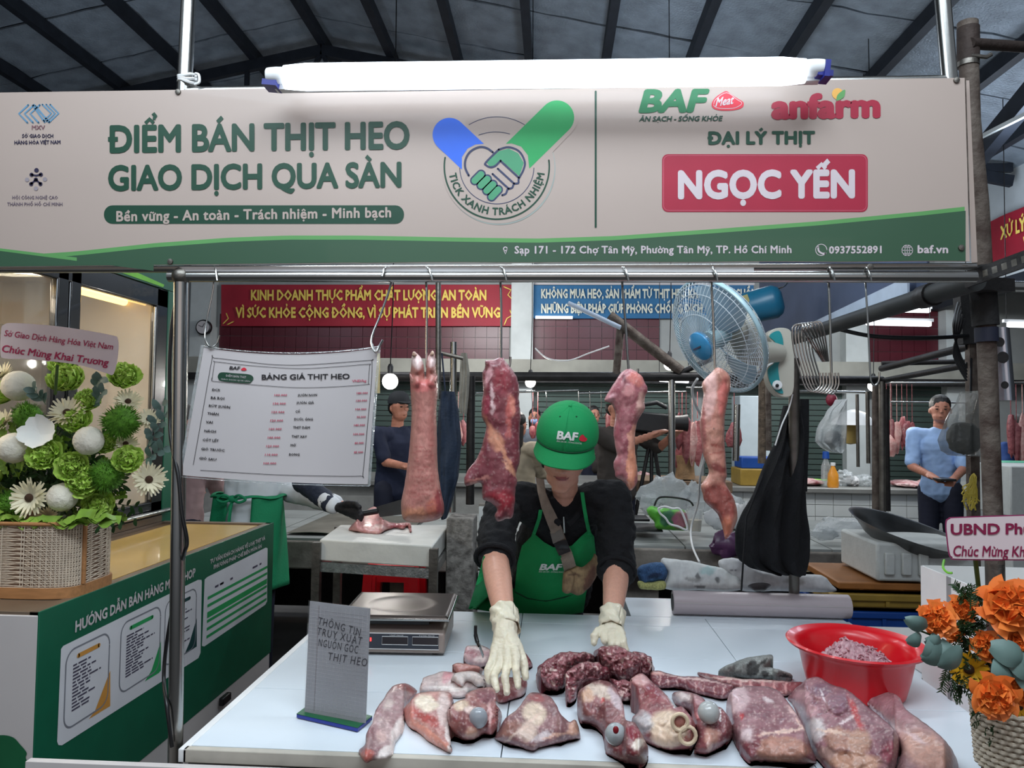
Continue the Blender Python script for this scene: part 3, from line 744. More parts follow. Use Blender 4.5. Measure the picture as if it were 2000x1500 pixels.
for k in range(5):
    MB().tube(curve_pts([P(1872 + 3 * k, 590 + 8 * k, 4.3), P(1862 + 4 * k, 640, 4.3), P(1874 - 3 * k, 690, 4.35), P(1888, 720 + k * 6, 4.35)]), .006, 6).build('cable', black_plastic, t)
MB().tube(curve_pts([P(1620, 638, 4.2), P(1700, 656, 4.2), P(1800, 660, 4.2), P(1890, 656, 4.3)]), .012, 8).build('overhead_cable', black_plastic, label='black cable strung below the lit tube lamp', cat='cable')
t = root('old_beam_frame', 'weathered dark pipes and struts crossing behind the fan', 'frame', P(1300, 735, 5.6))
sg(P(720, 735, 5.6), P(1560, 736, 5.6), .035); sg(P(1190, 616, 5.6), P(1330, 725, 5.6), .04, rust); sg(P(1110, 592, 5.6), P(1212, 640, 5.5), .018, M('pale_strip'))
sg(P(1312, 740, 5.6), P(1312, 945, 5.6), .026, steel); sg(P(1212, 640, 5.6), P(1203, 740, 5.6), .03, rust); sg(P(1330, 728, 5.6), P(1390, 700, 5.6), .022)
sg(P(1490, 700, 5.6), P(1488, 905, 5.6), .03, M('slotted_rust', (110, 96, 82), .8, .2, .5, 30, .4)); sg(P(1500, 720, 5.5), P(1502, 880, 5.5), .02, rust)
sg(P(886, 668, 3.6), P(884, 1000, 3.6), .016, steel); sg(P(856, 548, 3.4), P(856, 780, 3.4), .013, steel_old); sg(P(862, 690, 3.5), P(905, 700, 3.5), .010, steel_old); sg(P(920, 735, 3.8), P(918, 985, 3.8), .022, dark_metal)
sg(P(1440, 790, 5.6), P(1437, 900, 5.6), .024, steel)
sg(P(1130, 768, 6.2), P(1340, 765, 6.2), .009, steel); sg(P(930, 768, 6.2), P(1130, 762, 6.2), .009, steel); sg(P(1340, 757, 6.2), P(1410, 757, 6.2), .009, steel)
sg(P(1560, 764, 6.4), P(1690, 766, 6.4), .012, steel); sg(P(1715, 748, 7.9), P(1890, 748, 7.9), .012, steel); sg(P(1962, 748, 6.8), P(2050, 748, 6.8), .012, steel); sg(P(1740, 785, 7.2), P(1900, 787, 7.2), .008, steel)
MB().tube(curve_pts([P(1045, 680, 6), P(1070, 700, 6), P(1110, 704, 6), P(1150, 690, 6), P(1190, 676, 6)]), .006, 6).build('overhead_cable', white_plastic, label='thin pale cable sagging between the pillars behind the cap', cat='cable')
# ------------------------------------------------------------------ the selling table
ZT = .85
t = root('selling_table', 'white tiled selling table of the meat stall', 'table', (.6, 2.1, 0))
table_tile = M('table_tile', (216, 225, 232), .22, 0, .04, 3)
edge_m = M('table_edge', (186, 180, 168), .6, 0, .25, 9)
MB().span((-.755, 1.545, .80), (1.03, 2.66, .838)).build('slab', M('table_joint', (120, 124, 124), .8), t)
MB().span((-.76, 1.53, .822), (1.032, 1.548, .8495)).build('edge_strip', edge_m, t, bevel=.002)
MB().span((-.77, 1.53, .822), (-.752, 2.66, .8495)).build('edge_strip', white_plastic, t, bevel=.002)
xs = [-.752, -.100, .535, 1.03]; ys = [1.548, 1.878, 2.21, 2.54, 2.66]
for i in range(3):
    for j in range(4):
        MB().span((xs[i] + .0012, ys[j] + .0012, .836), (xs[i + 1] - .0012, ys[j + 1] - .0012, .85)).build('tile', table_tile, t, bevel=.001)
MB().span((.28, 2.66, .80), (1.02, 2.93, .85)).build('rear_shelf', table_tile, t, bevel=.002)
for x in (-.68, .98):
    for y in (1.62, 2.58): MB().span((x - .03, y - .03, 0), (x + .03, y + .03, .80)).build('leg', steel_old, t)
t = root('side_table', 'white topped side table to the right of the tiled table', 'table', (1.7, 2.3, 0))
MB().span((1.04, 1.812, .82), (2.5, 2.62, .848)).build('tabletop', M('side_white', (206, 204, 200), .3, 0, .05, 3), t, bevel=.003)
for x in (1.09, 2.4):
    for y in (1.9, 2.55): MB().span((x - .02, y - .02, 0), (x + .02, y + .02, .82)).build('leg', steel_old, t)
t = root('front_board', 'white front board of the stall below the table edge', 'board', (.4, 1.505, 0))
a = P(57, 1459, 1.505)
MB().span((a.x, 1.495, .1), (2.2, 1.512, .829)).build('panel', M('board_white', (206, 200, 198), .5, 0, .04), t, bevel=.001)
for x in (a.x + .03, .5, 2.1): MB().span((x - .025, 1.515, 0), (x + .025, 1.525, .8)).build('batten', M('board_white'), t)

# ------------------------------------------------------------------ flesh
def srgb(c): return np.array(lin(c))
def dist_poly(pts, poly):
    d = np.full(len(pts), 1e9); n = len(poly)
    for i in range(n):
        a = poly[i]; b = poly[(i + 1) % n]; ab = b - a; L = ab @ ab + 1e-12
        tt = np.clip(((pts - a) @ ab) / L, 0, 1); q = a + tt[:, None] * ab; d = np.minimum(d, np.hypot(*(pts - q).T))
    return d
def inside(pts, poly):
    r = np.zeros(len(pts), bool); x, y = pts.T; n = len(poly)
    for i in range(n):
        x1, y1 = poly[i]; x2, y2 = poly[(i + 1) % n]
        if y1 == y2: continue
        c = ((y1 > y) != (y2 > y)) & (x < (x2 - x1) * (y - y1) / (y2 - y1) + x1); r ^= c
    return r
flesh_mat = vcol_mat('flesh', .42, .22, .5, 70, .2, sss=.0)
skin_mat = vcol_mat('rind', .45, .25, .3, 140, .12)
CR = {1: lambda p: (690 + p[0] / 4.348, 1180 + p[1] / 4.348), 2: lambda p: (1030 + p[0] / 4.255, 1180 + p[1] / 4.255),
      3: lambda p: (1380 + p[0] / 3.846, 1180 + p[1] / 3.846), 0: lambda p: p,
      6: lambda p: (700 + p[0] / 2.727, 500 + p[1] / 2.727), 7: lambda p: (1130 + p[0] / 3.333, 500 + p[1] / 3.333),
      8: lambda p: (540 + p[0] / 2.778, 960 + p[1] / 2.778), 9: lambda p: (1180 + p[0] / 3.75, 900 + p[1] / 3.75)}
KS = {1: 4.348, 2: 4.255, 3: 3.846, 0: 1, 6: 2.727, 7: 3.333, 8: 2.778, 9: 3.75}
RED, DRED, PINK, FAT, CREAM, RIND, MAUVE, BLOOD, PALE, GREY = (150, 72, 84), (104, 44, 54), (206, 140, 138), (226, 200, 190), (222, 198, 172), (214, 150, 132), (150, 92, 98), (150, 30, 40), (232, 220, 214), (150, 156, 162)
def flesh(name, label, cat, crop, outline, H=.05, base=(RED, MAUVE), patches=(), bumps=(), mode='table', Y=1.6, zt=ZT, T=.03, step=3.2, lump=.006, lf=28, parent=None, group=None, mat=None, jag=1.2, round_=.6, seed=0, fleck=.3, build=True, spiky=0):
    k = KS[crop]; f = CR[crop]
    pl = [f(p) for p in outline]
    poly = np.array([(p.x, p.y) for p in curve_pts([(a, b, 0) for a, b in pl], 5, True)])
    for i in range(len(poly)):
        nz = noise.noise_vector(Vector((poly[i][0] * .12, poly[i][1] * .12, seed))); poly[i] += np.array([nz.x, nz.y]) * jag
    x0, y0 = poly.min(0); x1, y1 = poly.max(0)
    gx, gy = np.meshgrid(np.arange(x0, x1, step), np.arange(y0, y1, step * .87)); gx = gx + (np.arange(gx.shape[0]) % 2)[:, None] * step * .5
    pts = np.c_[gx.ravel(), gy.ravel()]; pts = pts[inside(pts, poly)]; pts = pts[dist_poly(pts, poly) > step * .55]
    # evenly resampled outline
    seg = np.hypot(*(np.roll(poly, -1, 0) - poly).T); cum = np.r_[0, np.cumsum(seg)]; n = max(16, int(cum[-1] / step)); ss = np.linspace(0, cum[-1], n, endpoint=False)
    pc = np.vstack([poly, poly[:1]]); ring = np.c_[np.interp(ss, cum, pc[:, 0]), np.interp(ss, cum, pc[:, 1])]
    allp = [Vector(p) for p in np.vstack([ring, pts])]
    r = delaunay_2d_cdt(allp, [], [list(range(n))], 1, 1e-5)
    V2 = np.array([tuple(v) for v in r[0]]); tris = [tuple(q) for q in r[2]]
    de = dist_poly(V2, ring); dm = max(de.max(), 1e-6)
    # outer ring detection
    edges = {}
    for q in tris:
        for a, b in zip(q, q[1:] + q[:1]):
            edges[(a, b)] = 1
    border = [(a, b) for (a, b) in edges if (b, a) not in edges]
    cols = np.arange(x0, x1 + 2, 2.0); top = np.full(len(cols), 1e9); bt = np.full(len(cols), -1e9)
    dens = np.c_[np.interp(np.linspace(0, cum[-1], n * 6), cum, pc[:, 0]), np.interp(np.linspace(0, cum[-1], n * 6), cum, pc[:, 1])]
    ci = np.clip(((dens[:, 0] - x0) / 2).astype(int), 0, len(cols) - 1)
    np.minimum.at(top, ci, dens[:, 1]); np.maximum.at(bt, ci, dens[:, 1])
    ok = (bt > -1e8); top = np.interp(cols, cols[ok], top[ok]); bt = np.interp(cols, cols[ok], bt[ok])
    maxspan = (bt - top).max()
    front = []; back = []
    px1 = 1.0 / F
    for (x, y), d in zip(V2, de):
        dn = min(1, d / (dm * (.75 if mode == 'table' else .55))); dome = math.sqrt(max(0, 1 - (1 - dn) ** 2))
        if mode == 'table':
            tp = np.interp(x, cols, top); b = np.interp(x, cols, bt); tt = min(1, max(0, (b - y) / max(b - tp, 1e-3)))
            h = H * min(1, (b - tp) / (maxspan * .5)) * tt ** round_
            p = PZ(x, y, zt + h)
        else: p = P(x, y, Y)
        c = (Vector(CAM) - p).normalized()
        q = p + Vector((seed * 3.1, seed * 1.7, 0))
        nn = noise.fractal(q * lf, .8, 2.2, 4) * lump + noise.noise(q * lf * 3.1) * lump * .35
        if spiky: nn += spiky * (abs(noise.noise(q * 70)) * 2 - .5) + spiky * .6 * (abs(noise.noise(q * 150)) - .2)
        e_ = 0
        for (bx, by, br, bh) in bumps:
            bp = f((bx, by)); dd = math.hypot(x - bp[0], y - bp[1]) / (br / k)
            if dd < 1: e_ += bh * math.sqrt(max(0, 1 - dd * dd)) if bh > 0 else bh * (1 - dd) ** .5
        amt = dome * (T if mode != 'table' else H * .38) + nn * min(1, dn * 2.2) + e_
        front.append(p + c * amt)
        if mode == 'table': back.append(Vector((p.x + 0 * d, p.y + .004, zt + .0008)))
        else:
            n2 = noise.fractal((q + Vector((9, 3, 1))) * lf, .8, 2.2, 3) * lump
            back.append(p - c * (dome * T * .9 + n2 * min(1, dn * 2.2)))
    N = len(front); verts = front[:]; bi = {}; bset = {a for e in border for a in e}
    for i in range(N):
        if mode != 'table' and i in bset: bi[i] = i
        else: bi[i] = len(verts); verts.append(back[i])
    faces = [q for q in tris]
    # orient: towards camera
    q = tris[len(tris) // 2]; nrm = (front[q[1]] - front[q[0]]).cross(front[q[2]] - front[q[0]])
    if nrm.dot(Vector(CAM) - front[q[0]]) < 0: faces = [q[::-1] for q in faces]; flip = True
    else: flip = False
    faces += [tuple(bi[i] for i in q[::-1]) for q in faces]
    if mode == 'table':
        for a, b in border:
            if flip: a, b = b, a
            faces.append((b, a, bi[a], bi[b]))
    me = bpy.data.meshes.new(name); me.from_pydata([tuple(v) for v in verts], [], faces); me.validate(); me.update(); me.shade_smooth()
    # colours
    XY = np.vstack([V2, V2]) ; mv = (lambda c: (c[0] * .90 + 2, c[1] * .90 + 3, c[2] * .90 + 3)) if name not in ('crumpled_cloth', 'pouch_fold') else (lambda c: c)
    b0, b1 = srgb(mv(base[0])), srgb(mv(base[1])); cols_ = np.ones((len(me.vertices), 4), np.float32)
    for i, (x, y) in enumerate(V2):
        s1 = noise.fractal(Vector((x * .035 + seed * 7, y * .035, seed)), 1, 2, 3); s2 = noise.noise(Vector((x * .13, y * .13, seed + 5)))
        m = min(1, max(0, .5 + s1 * .9 + s2 * .35)); c = b0 * (1 - m) + b1 * m
        wx, wy = noise.noise(Vector((x * .07, y * .07, 3 + seed))), noise.noise(Vector((x * .07, y * .07, 8 + seed)))
        wx2, wy2 = noise.noise(Vector((x * .25, y * .25, 3))), noise.noise(Vector((x * .25, y * .25, 8)))
        for (pxx, pyy, rx, ry, ang, col, soft) in patches:
            a, b = f((pxx, pyy)); dx = x - a + wx * 5 + wx2 * 2; dy = y - b + wy * 5 + wy2 * 2; ca, sa = math.cos(R(ang)), math.sin(R(ang))
            u = (dx * ca + dy * sa) / (rx / k); v = (-dx * sa + dy * ca) / (ry / k); d = math.hypot(u, v)
            wgt = 1 - min(1, max(0, (d - (1 - soft * .6)) / (soft * .9 + 1e-3)))
            if wgt > 0: c = c * (1 - wgt * .9) + srgb(col) * wgt * .9
        fl = noise.noise(Vector((x * .22, y * .5, 20 + seed)))
        if fl > .34: c = c * (1 - fleck) + srgb(FAT) * fleck
        cols_[i, :3] = c
        if bi[i] != i: cols_[bi[i], :3] = c * 1.0
    at = me.color_attributes.new('Col', 'FLOAT_COLOR', 'POINT'); at.data.foreach_set('color', cols_.ravel())
    if not build: return me
    o = link(me, name, mat or flesh_mat, parent)
    if label: stamp(o, label, cat, group)
    return o
def knob(name, crop, x, y, r, Yz, parent, col=(178, 184, 188), push=0, label=None, sq=(1, 1, 1), zt=None):
    p = f_ = CR[crop]((x, y)); q = PZ(*p, zt) if zt else P(*p, Yz); rr = r / KS[crop] / F * (q.y)
    m = MB().ball(q + Vector((0, push, 0)), (rr * sq[0], rr * sq[1], rr * sq[2]), 24)
    return m.build(name, M('cartilage_%d' % col[0], col, .22, 0, .08, 20, coat=.4), parent, label=label)
G = 'cuts of pork laid out on the white table'
flesh('pork_belly_strip', 'long pale pork belly strip lying beside the handwritten sign', 'meat', 1, [(440, 672), (540, 735), (500, 810), (440, 900), (430, 1060), (400, 1130), (350, 1200), (330, 1290), (250, 1320), (150, 1330), (110, 1350), (60, 1290), (50, 1240), (100, 1190), (110, 1100), (160, 1010), (190, 900), (260, 800), (330, 700)],
      H=.035, base=((158, 112, 116), (190, 158, 156)), patches=[(430, 700, 110, 40, 30, (150, 84, 80), .4), (300, 1260, 120, 60, -30, PALE, .3), (380, 1080, 50, 150, 20, PALE, .4), (110, 1290, 70, 60, 0, (190, 100, 88), .3), (240, 1120, 50, 50, 0, (206, 170, 164), .5), (300, 850, 60, 40, -40, (196, 176, 170), .5)], group=G, seed=1)
flesh('pork_hock_cut', 'pork piece with pink rind edge left of the grey bone joint', 'meat', 1, [(600, 745), (750, 740), (830, 760), (850, 830), (810, 900), (812, 1040), (832, 1200), (833, 1265), (790, 1250), (650, 1170), (560, 1090), (480, 1040), (430, 960), (430, 890), (490, 820), (540, 760)],
      H=.05, base=((176, 104, 100), (204, 148, 138)), patches=[(620, 840, 120, 70, 10, (226, 210, 186), .35), (640, 1120, 230, 50, 36, (214, 142, 124), .25), (600, 960, 180, 40, 25, (164, 66, 60), .5), (770, 900, 60, 170, 0, (208, 186, 180), .4), (810, 1130, 25, 140, -6, PALE, .3), (480, 930, 50, 60, 0, (206, 128, 116), .4)], group=G, seed=2)
t = root('pork_joint', 'dark red pork joint showing round grey ball bone', 'meat', PZ(926, 1446, ZT), G)
flesh('meat', None, None, 1, [(960, 760), (1090, 710), (1200, 720), (1210, 840), (1250, 900), (1262, 960), (1230, 1060), (1180, 1110), (1100, 1110), (1040, 1150), (980, 1160), (900, 1130), (830, 1080), (785, 980), (800, 900), (870, 830), (950, 800)],
      H=.075, base=((138, 70, 72), (170, 116, 110)), patches=[(920, 860, 70, 50, 0, (220, 196, 170), .5), (1000, 900, 60, 40, 0, FAT, .4), (850, 1040, 60, 60, 0, (160, 90, 84), .5), (1010, 1090, 60, 40, 0, (196, 150, 128), .5), (1130, 780, 90, 60, 10, (120, 70, 76), .5), (1190, 1040, 40, 90, 20, (190, 120, 118), .5), (1160, 930, 15, 120, 0, (214, 170, 166), .5)], bumps=[(1060, 970, 90, -.012)], parent=t, seed=3)
knob('bone', 1, 1062, 965, 80, 1.602, t, (150, 154, 160), sq=(1, .8, 1.08), label='grey ball bone')
flesh('pork_shoulder_cut', 'wide pork cut with a cream fat patch on top', 'meat', 1, [(1500, 755), (1590, 755), (1680, 790), (1720, 850), (1760, 930), (1810, 980), (1840, 1000), (1890, 985), (1930, 1130), (1890, 1150), (1800, 1170), (1600, 1220), (1520, 1250), (1430, 1220), (1290, 1180), (1205, 1140), (1240, 1060), (1290, 970), (1380, 900), (1440, 830)],
      H=.055, base=((128, 80, 84), (160, 116, 116)), patches=[(1540, 930, 110, 90, 50, (214, 192, 170), .35), (1480, 1080, 90, 90, 0, (206, 180, 164), .4), (1600, 1130, 80, 40, -20, (206, 190, 190), .4), (1880, 1050, 50, 70, 0, (196, 150, 128), .4), (1330, 1060, 110, 60, -30, (150, 104, 92), .5), (1560, 800, 70, 30, 10, (150, 84, 84), .4), (1450, 1040, 230, 14, -40, (216, 186, 170), .4), (1740, 1110, 150, 14, -14, (206, 160, 140), .4)], group=G, seed=4)
t = root('pork_skin_pile', 'pile of white pork fat and skin under the left gloved hand', 'meat', PZ(900, 1360, ZT), G)
whitefat = ((222, 204, 200), (212, 184, 180))
flesh('fat_slab', None, None, 1, [(600, 620), (700, 590), (750, 570), (860, 580), (1100, 600), (1230, 700), (1180, 740), (1000, 745), (960, 790), (850, 800), (720, 760), (570, 745), (590, 640)], H=.03, base=whitefat, patches=[(800, 600, 40, 70, 10, (206, 140, 146), .5), (900, 720, 250, 20, 4, (232, 222, 216), .3)], parent=t, seed=5, lump=.003)
flesh('skin_roll', None, None, 1, [(840, 520), (880, 500), (980, 510), (1090, 540), (1085, 580), (980, 590), (900, 600), (860, 570)], H=.03, zt=ZT + .022, base=((196, 130, 122), (206, 144, 134)), parent=t, seed=6, lump=.002)
flesh('fat_fold', None, None, 1, [(820, 680), (860, 590), (960, 570), (1060, 580), (1120, 650), (1120, 700), (1060, 700), (1010, 670), (960, 665), (940, 700), (900, 698), (850, 660)], H=.028, zt=ZT + .02, base=((226, 214, 208), (216, 196, 190)), patches=[(870, 690, 60, 14, 20, (190, 110, 106), .3), (1000, 690, 70, 12, 10, (200, 120, 116), .3)], parent=t, seed=7, lump=.003)
flesh('meat_chunk', None, None, 1, [(960, 360), (1020, 352), (1100, 352), (1180, 400), (1200, 480), (1150, 530), (1050, 540), (950, 500), (940, 430)], H=.045, base=((222, 190, 192), (206, 160, 164)), patches=[(1000, 420, 60, 20, 10, (150, 80, 92), .4), (1060, 370, 90, 16, 10, (232, 216, 214), .4), (1080, 470, 60, 30, 0, (232, 210, 206), .5)], parent=t, seed=8)
flesh('skin_fold', None, None, 1, [(1240, 620), (1340, 620), (1460, 630), (1475, 700), (1445, 780), (1360, 810), (1270, 840), (1220, 820), (1200, 740)], H=.035, base=((196, 132, 134), (160, 84, 88)), patches=[(1300, 690, 70, 50, 0, (206, 150, 148), .4), (1420, 740, 40, 40, 0, (222, 190, 186), .4), (1250, 770, 30, 60, 10, (130, 50, 58), .4)], parent=t, seed=9)
flesh('skin_flap', None, None, 1, [(1430, 400), (1490, 450), (1520, 520), (1480, 550), (1400, 560), (1360, 500)], H=.03, base=((170, 100, 100), (150, 80, 84)), parent=t, seed=10)
t = root('neck_bone_pile', 'heap of jagged dark red neck bones in front of the right gloved hand', 'meat', PZ(1160, 1365, ZT), G)
bonec = ((128, 52, 62), (168, 104, 108))
for i, (o_, h, z) in enumerate([([(560, 440), (580, 370), (680, 345), (760, 350), (880, 400), (940, 440), (950, 560), (860, 640), (760, 640), (650, 560)], .09, 0), ([(880, 400), (990, 410), (1040, 470), (1050, 550), (1010, 600), (940, 590), (890, 500)], .07, 0),
        ([(100, 510), (230, 420), (330, 395), (420, 400), (480, 400), (560, 440), (560, 500), (440, 560), (330, 600), (320, 690), (230, 720), (150, 690), (80, 620), (70, 560)], .08, 0),
        ([(330, 560), (440, 490), (560, 480), (650, 520), (720, 560), (700, 620), (600, 650), (520, 650), (430, 700), (400, 800), (340, 830), (330, 770), (322, 680)], .07, 0),
        ([(680, 620), (760, 630), (860, 640), (910, 700), (912, 800), (800, 805), (730, 760), (700, 680)], .05, 0)]):
    pt = []
    rnd = random.Random(i + 3); bx0 = min(p[0] for p in o_); bx1 = max(p[0] for p in o_); by0 = min(p[1] for p in o_); by1 = max(p[1] for p in o_)
    for _ in range(34):
        pt.append((rnd.uniform(bx0, bx1), rnd.uniform(by0, by1), rnd.uniform(8, 34), rnd.uniform(4, 15), rnd.uniform(0, 180), rnd.choice([(216, 176, 172), (198, 140, 142), (96, 30, 40), (226, 200, 190), (84, 26, 36)]), .4))
    flesh('neck_bone', None, None, 2, o_, H=h, base=bonec, patches=pt, parent=t, seed=11 + i, lump=.014, lf=34, jag=3.6, step=2.1, fleck=.5, spiky=.013)
t = root('leg_bone_joint', 'pork leg bone with round grey joint head pointing at the table edge', 'meat', PZ(1235, 1490, ZT), G)
flesh('meat', None, None, 2, [(600, 630), (700, 660), (760, 740), (800, 850), (820, 960), (900, 990), (965, 1110), (1000, 1180), (1005, 1260), (980, 1330), (880, 1330), (760, 1290), (660, 1230), (655, 1150), (640, 1080), (560, 1010), (460, 980), (425, 900), (415, 790), (430, 720), (500, 670)],
      H=.08, base=((116, 58, 62), (158, 104, 104)), patches=[(600, 720, 130, 60, 20, (206, 186, 170), .4), (730, 790, 40, 110, -30, (196, 176, 180), .4), (620, 800, 20, 30, 0, (190, 50, 50), .5), (500, 760, 60, 60, 0, (206, 166, 140), .5), (920, 1160, 60, 40, -20, (226, 214, 200), .4), (880, 1070, 80, 50, 20, (130, 36, 50), .4), (480, 900, 50, 60, 0, (132, 80, 76), .5), (800, 1240, 120, 50, 10, (120, 40, 48), .5), (950, 1250, 40, 60, 0, (130, 96, 88), .5)], bumps=[(735, 1085, 100, -.01)], parent=t, seed=17, lump=.008)
knob('bone', 2, 735, 1080, 88, 1.54, t, (160, 166, 168), label='round grey joint head')
MB().ball(P(*CR[2]((735, 1045)), 1.508), (.006, .003, .008), 12).build('marrow_spot', M('blood', (128, 24, 34), .3), t)
t = root('pork_shank', 'pork shank with cream knuckle end and cut bone rings', 'meat', PZ(1330, 1462, ZT), G)
flesh('meat', None, None, 2, [(900, 590), (960, 575), (1010, 620), (1100, 700), (1180, 780), (1230, 850), (1300, 860), (1400, 1000), (1410, 1080), (1380, 1190), (1270, 1215), (1180, 1215), (1040, 1170), (950, 1110), (880, 1020), (870, 950), (920, 890), (920, 790), (900, 700), (855, 640)],
      H=.075, base=((140, 66, 72), (176, 112, 112)), patches=[(930, 620, 90, 50, 20, (210, 160, 156), .5), (1050, 740, 60, 90, -30, (124, 40, 50), .4), (1170, 1030, 170, 150, 20, (222, 198, 172), .3), (960, 980, 80, 100, 0, (196, 190, 190), .35), (1200, 800, 15, 70, -20, (230, 226, 222), .3), (1150, 1130, 130, 60, 10, (226, 196, 170), .3), (930, 900, 40, 30, 0, (176, 150, 150), .5), (1090, 840, 80, 20, 0, (110, 50, 56), .5), (1390, 1040, 24, 90, 0, (160, 90, 90), .4)], parent=t, seed=18, lump=.009, bumps=[(960, 960, 90, .01), (1120, 950, 60, .006)])
for (x, y, r) in ((1268, 980, 62), (1332, 1090, 66)):
    p = P(*CR[2]((x, y)), 1.565); rr = r / 4.255 / F * 1.56
    MB().tube([p + Vector((math.cos(a * .42) * rr, 0, math.sin(a * .42) * rr * 1.05)) for a in range(15)], .0042, 8, closed=True).build('bone_ring', M('bone_cream', (222, 200, 170), .4, 0, .1, 30), t)
    MB().ball(p + Vector((0, .006, 0)), (rr * .8, .006, rr * .8), 14).build('marrow', M('marrow', (170, 110, 100), .4, 0, .4, 60), t)
t = root('pork_ball_joint', 'pork joint with shiny grey ball head beside the shank', 'meat', PZ(1400, 1470, ZT), G)
flesh('meat', None, None, 2, [(1210, 740), (1320, 725), (1450, 770), (1500, 830), (1590, 850), (1640, 890), (1700, 1000), (1715, 1090), (1650, 1160), (1560, 1220), (1480, 1250), (1400, 1230), (1390, 1190), (1430, 1100), (1410, 1000), (1370, 900), (1270, 850), (1220, 800)],
      H=.07, base=((132, 62, 68), (160, 96, 98)), patches=[(1290, 770, 80, 50, 10, (222, 206, 202), .35), (1420, 780, 60, 40, 10, (176, 130, 132), .5), (1530, 1090, 70, 70, 20, (196, 146, 130), .5), (1600, 920, 10, 60, 0, (236, 232, 230), .3), (1510, 1180, 20, 50, 10, (212, 170, 160), .4), (1400, 930, 40, 40, 0, (180, 110, 110), .5), (1450, 970, 60, 16, 10, (130, 30, 38), .4)], bumps=[(1508, 905, 95, -.008)], parent=t, seed=19)
knob('bone', 2, 1508, 900, 88, 1.60, t, (172, 174, 172), label='shiny grey ball head')
flesh('rib_rack', 'narrow rack of cut ribs lying behind the shank', 'meat', 2, [(1020, 560), (1100, 555), (1250, 595), (1400, 600), (1600, 640), (1720, 690), (1650, 790), (1440, 750), (1280, 700), (1100, 700), (1030, 650)],
      H=.035, base=((122, 50, 60), (158, 90, 96)), patches=[(1080, 575, 70, 22, 6, (214, 160, 150), .4)] + [(1100 + 75 * i, 640 + 14 * i, 7, 48, -4, (206, 160, 156), .4) for i in range(8)] + [(1400, 625, 300, 9, 8, (214, 176, 168), .4)], group=G, seed=20, lump=.006, jag=1.8, step=2.6)
flesh('rib_rack', 'thin dark rack of ribs in front of the crumpled grey cloth', 'meat', 0, [(1362, 1314), (1400, 1318), (1450, 1326), (1500, 1327), (1535, 1330), (1575, 1335), (1560, 1350), (1540, 1360), (1490, 1356), (1440, 1348), (1394, 1334)],
      H=.03, base=((132, 56, 62), (170, 104, 106)), patches=[(1380 + 22 * i, 1330 + 2 * i, 3, 14, 0, (206, 150, 146), .4) for i in range(8)] + [(1450, 1327, 90, 3, 4, (216, 180, 170), .4)], group=G, seed=21, lump=.006, jag=1.6, step=2.4)
flesh('pork_loin_block', 'square pork block with marbled top and brown cut side', 'meat', 3, [(200, 640), (300, 615), (450, 620), (540, 650), (600, 720), (680, 830), (740, 940), (790, 1080), (825, 1170), (790, 1200), (560, 1190), (400, 1180), (330, 1180), (270, 1110), (240, 1050), (200, 960), (180, 850), (150, 780), (160, 700)],
      H=.07, base=((140, 84, 92), (172, 124, 128)), patches=[(230, 720, 90, 110, 20, (204, 172, 174), .4), (400, 800, 100, 60, 10, (126, 80, 88), .4), (570, 1090, 220, 100, 4, (176, 126, 108), .2), (340, 1040, 70, 120, 20, (124, 58, 66), .4), (300, 980, 60, 60, 0, (206, 182, 182), .6), (460, 720, 50, 20, 20, (216, 196, 196), .5), (560, 960, 200, 14, -8, (222, 186, 170), .4), (700, 900, 60, 12, 60, (222, 180, 164), .4), (270, 840, 12, 30, 30, (176, 30, 40), .4), (640, 800, 60, 12, 40, (216, 176, 170), .5)], group=G, seed=22, round_=.45, lump=.007)
flesh('pork_ham', 'large pork ham with folded red meat and tan fat front', 'meat', 3, [(760, 560), (840, 545), (930, 600), (1050, 640), (1130, 700), (1200, 760), (1300, 840), (1400, 930), (1460, 1040), (1450, 1130), (1400, 1290), (1300, 1330), (1000, 1320), (900, 1210), (800, 1090), (760, 950), (700, 820), (650, 740), (610, 700), (680, 620), (720, 590)],
      H=.085, base=((134, 80, 90), (170, 120, 126)), patches=[(820, 940, 80, 90, 0, (206, 194, 192), .4), (1000, 1010, 120, 90, 0, (176, 130, 112), .35), (1150, 1030, 90, 100, 0, (184, 140, 118), .35), (1100, 1180, 220, 80, 6, (192, 146, 122), .35), (900, 1120, 80, 50, 0, (196, 160, 150), .4), (720, 700, 70, 60, 30, (196, 150, 156), .5), (860, 640, 70, 60, 10, (120, 84, 98), .4), (1000, 740, 90, 90, 0, (134, 94, 106), .4), (780, 800, 60, 50, 0, (198, 152, 156), .5), (1120, 820, 30, 150, -24, (180, 60, 60), .6), (950, 960, 120, 12, 8, (226, 190, 170), .4), (1380, 1110, 70, 80, 20, (150, 78, 88), .5), (1050, 870, 80, 10, -30, (222, 200, 200), .5), (880, 700, 70, 9, 60, (220, 204, 208), .4), (930, 800, 70, 9, -30, (90, 40, 50), .4)], bumps=[(870, 650, 80, .02), (980, 740, 90, .018), (1000, 1040, 90, .012), (1150, 1050, 90, .012)], group=G, seed=23, round_=.5, lump=.011)
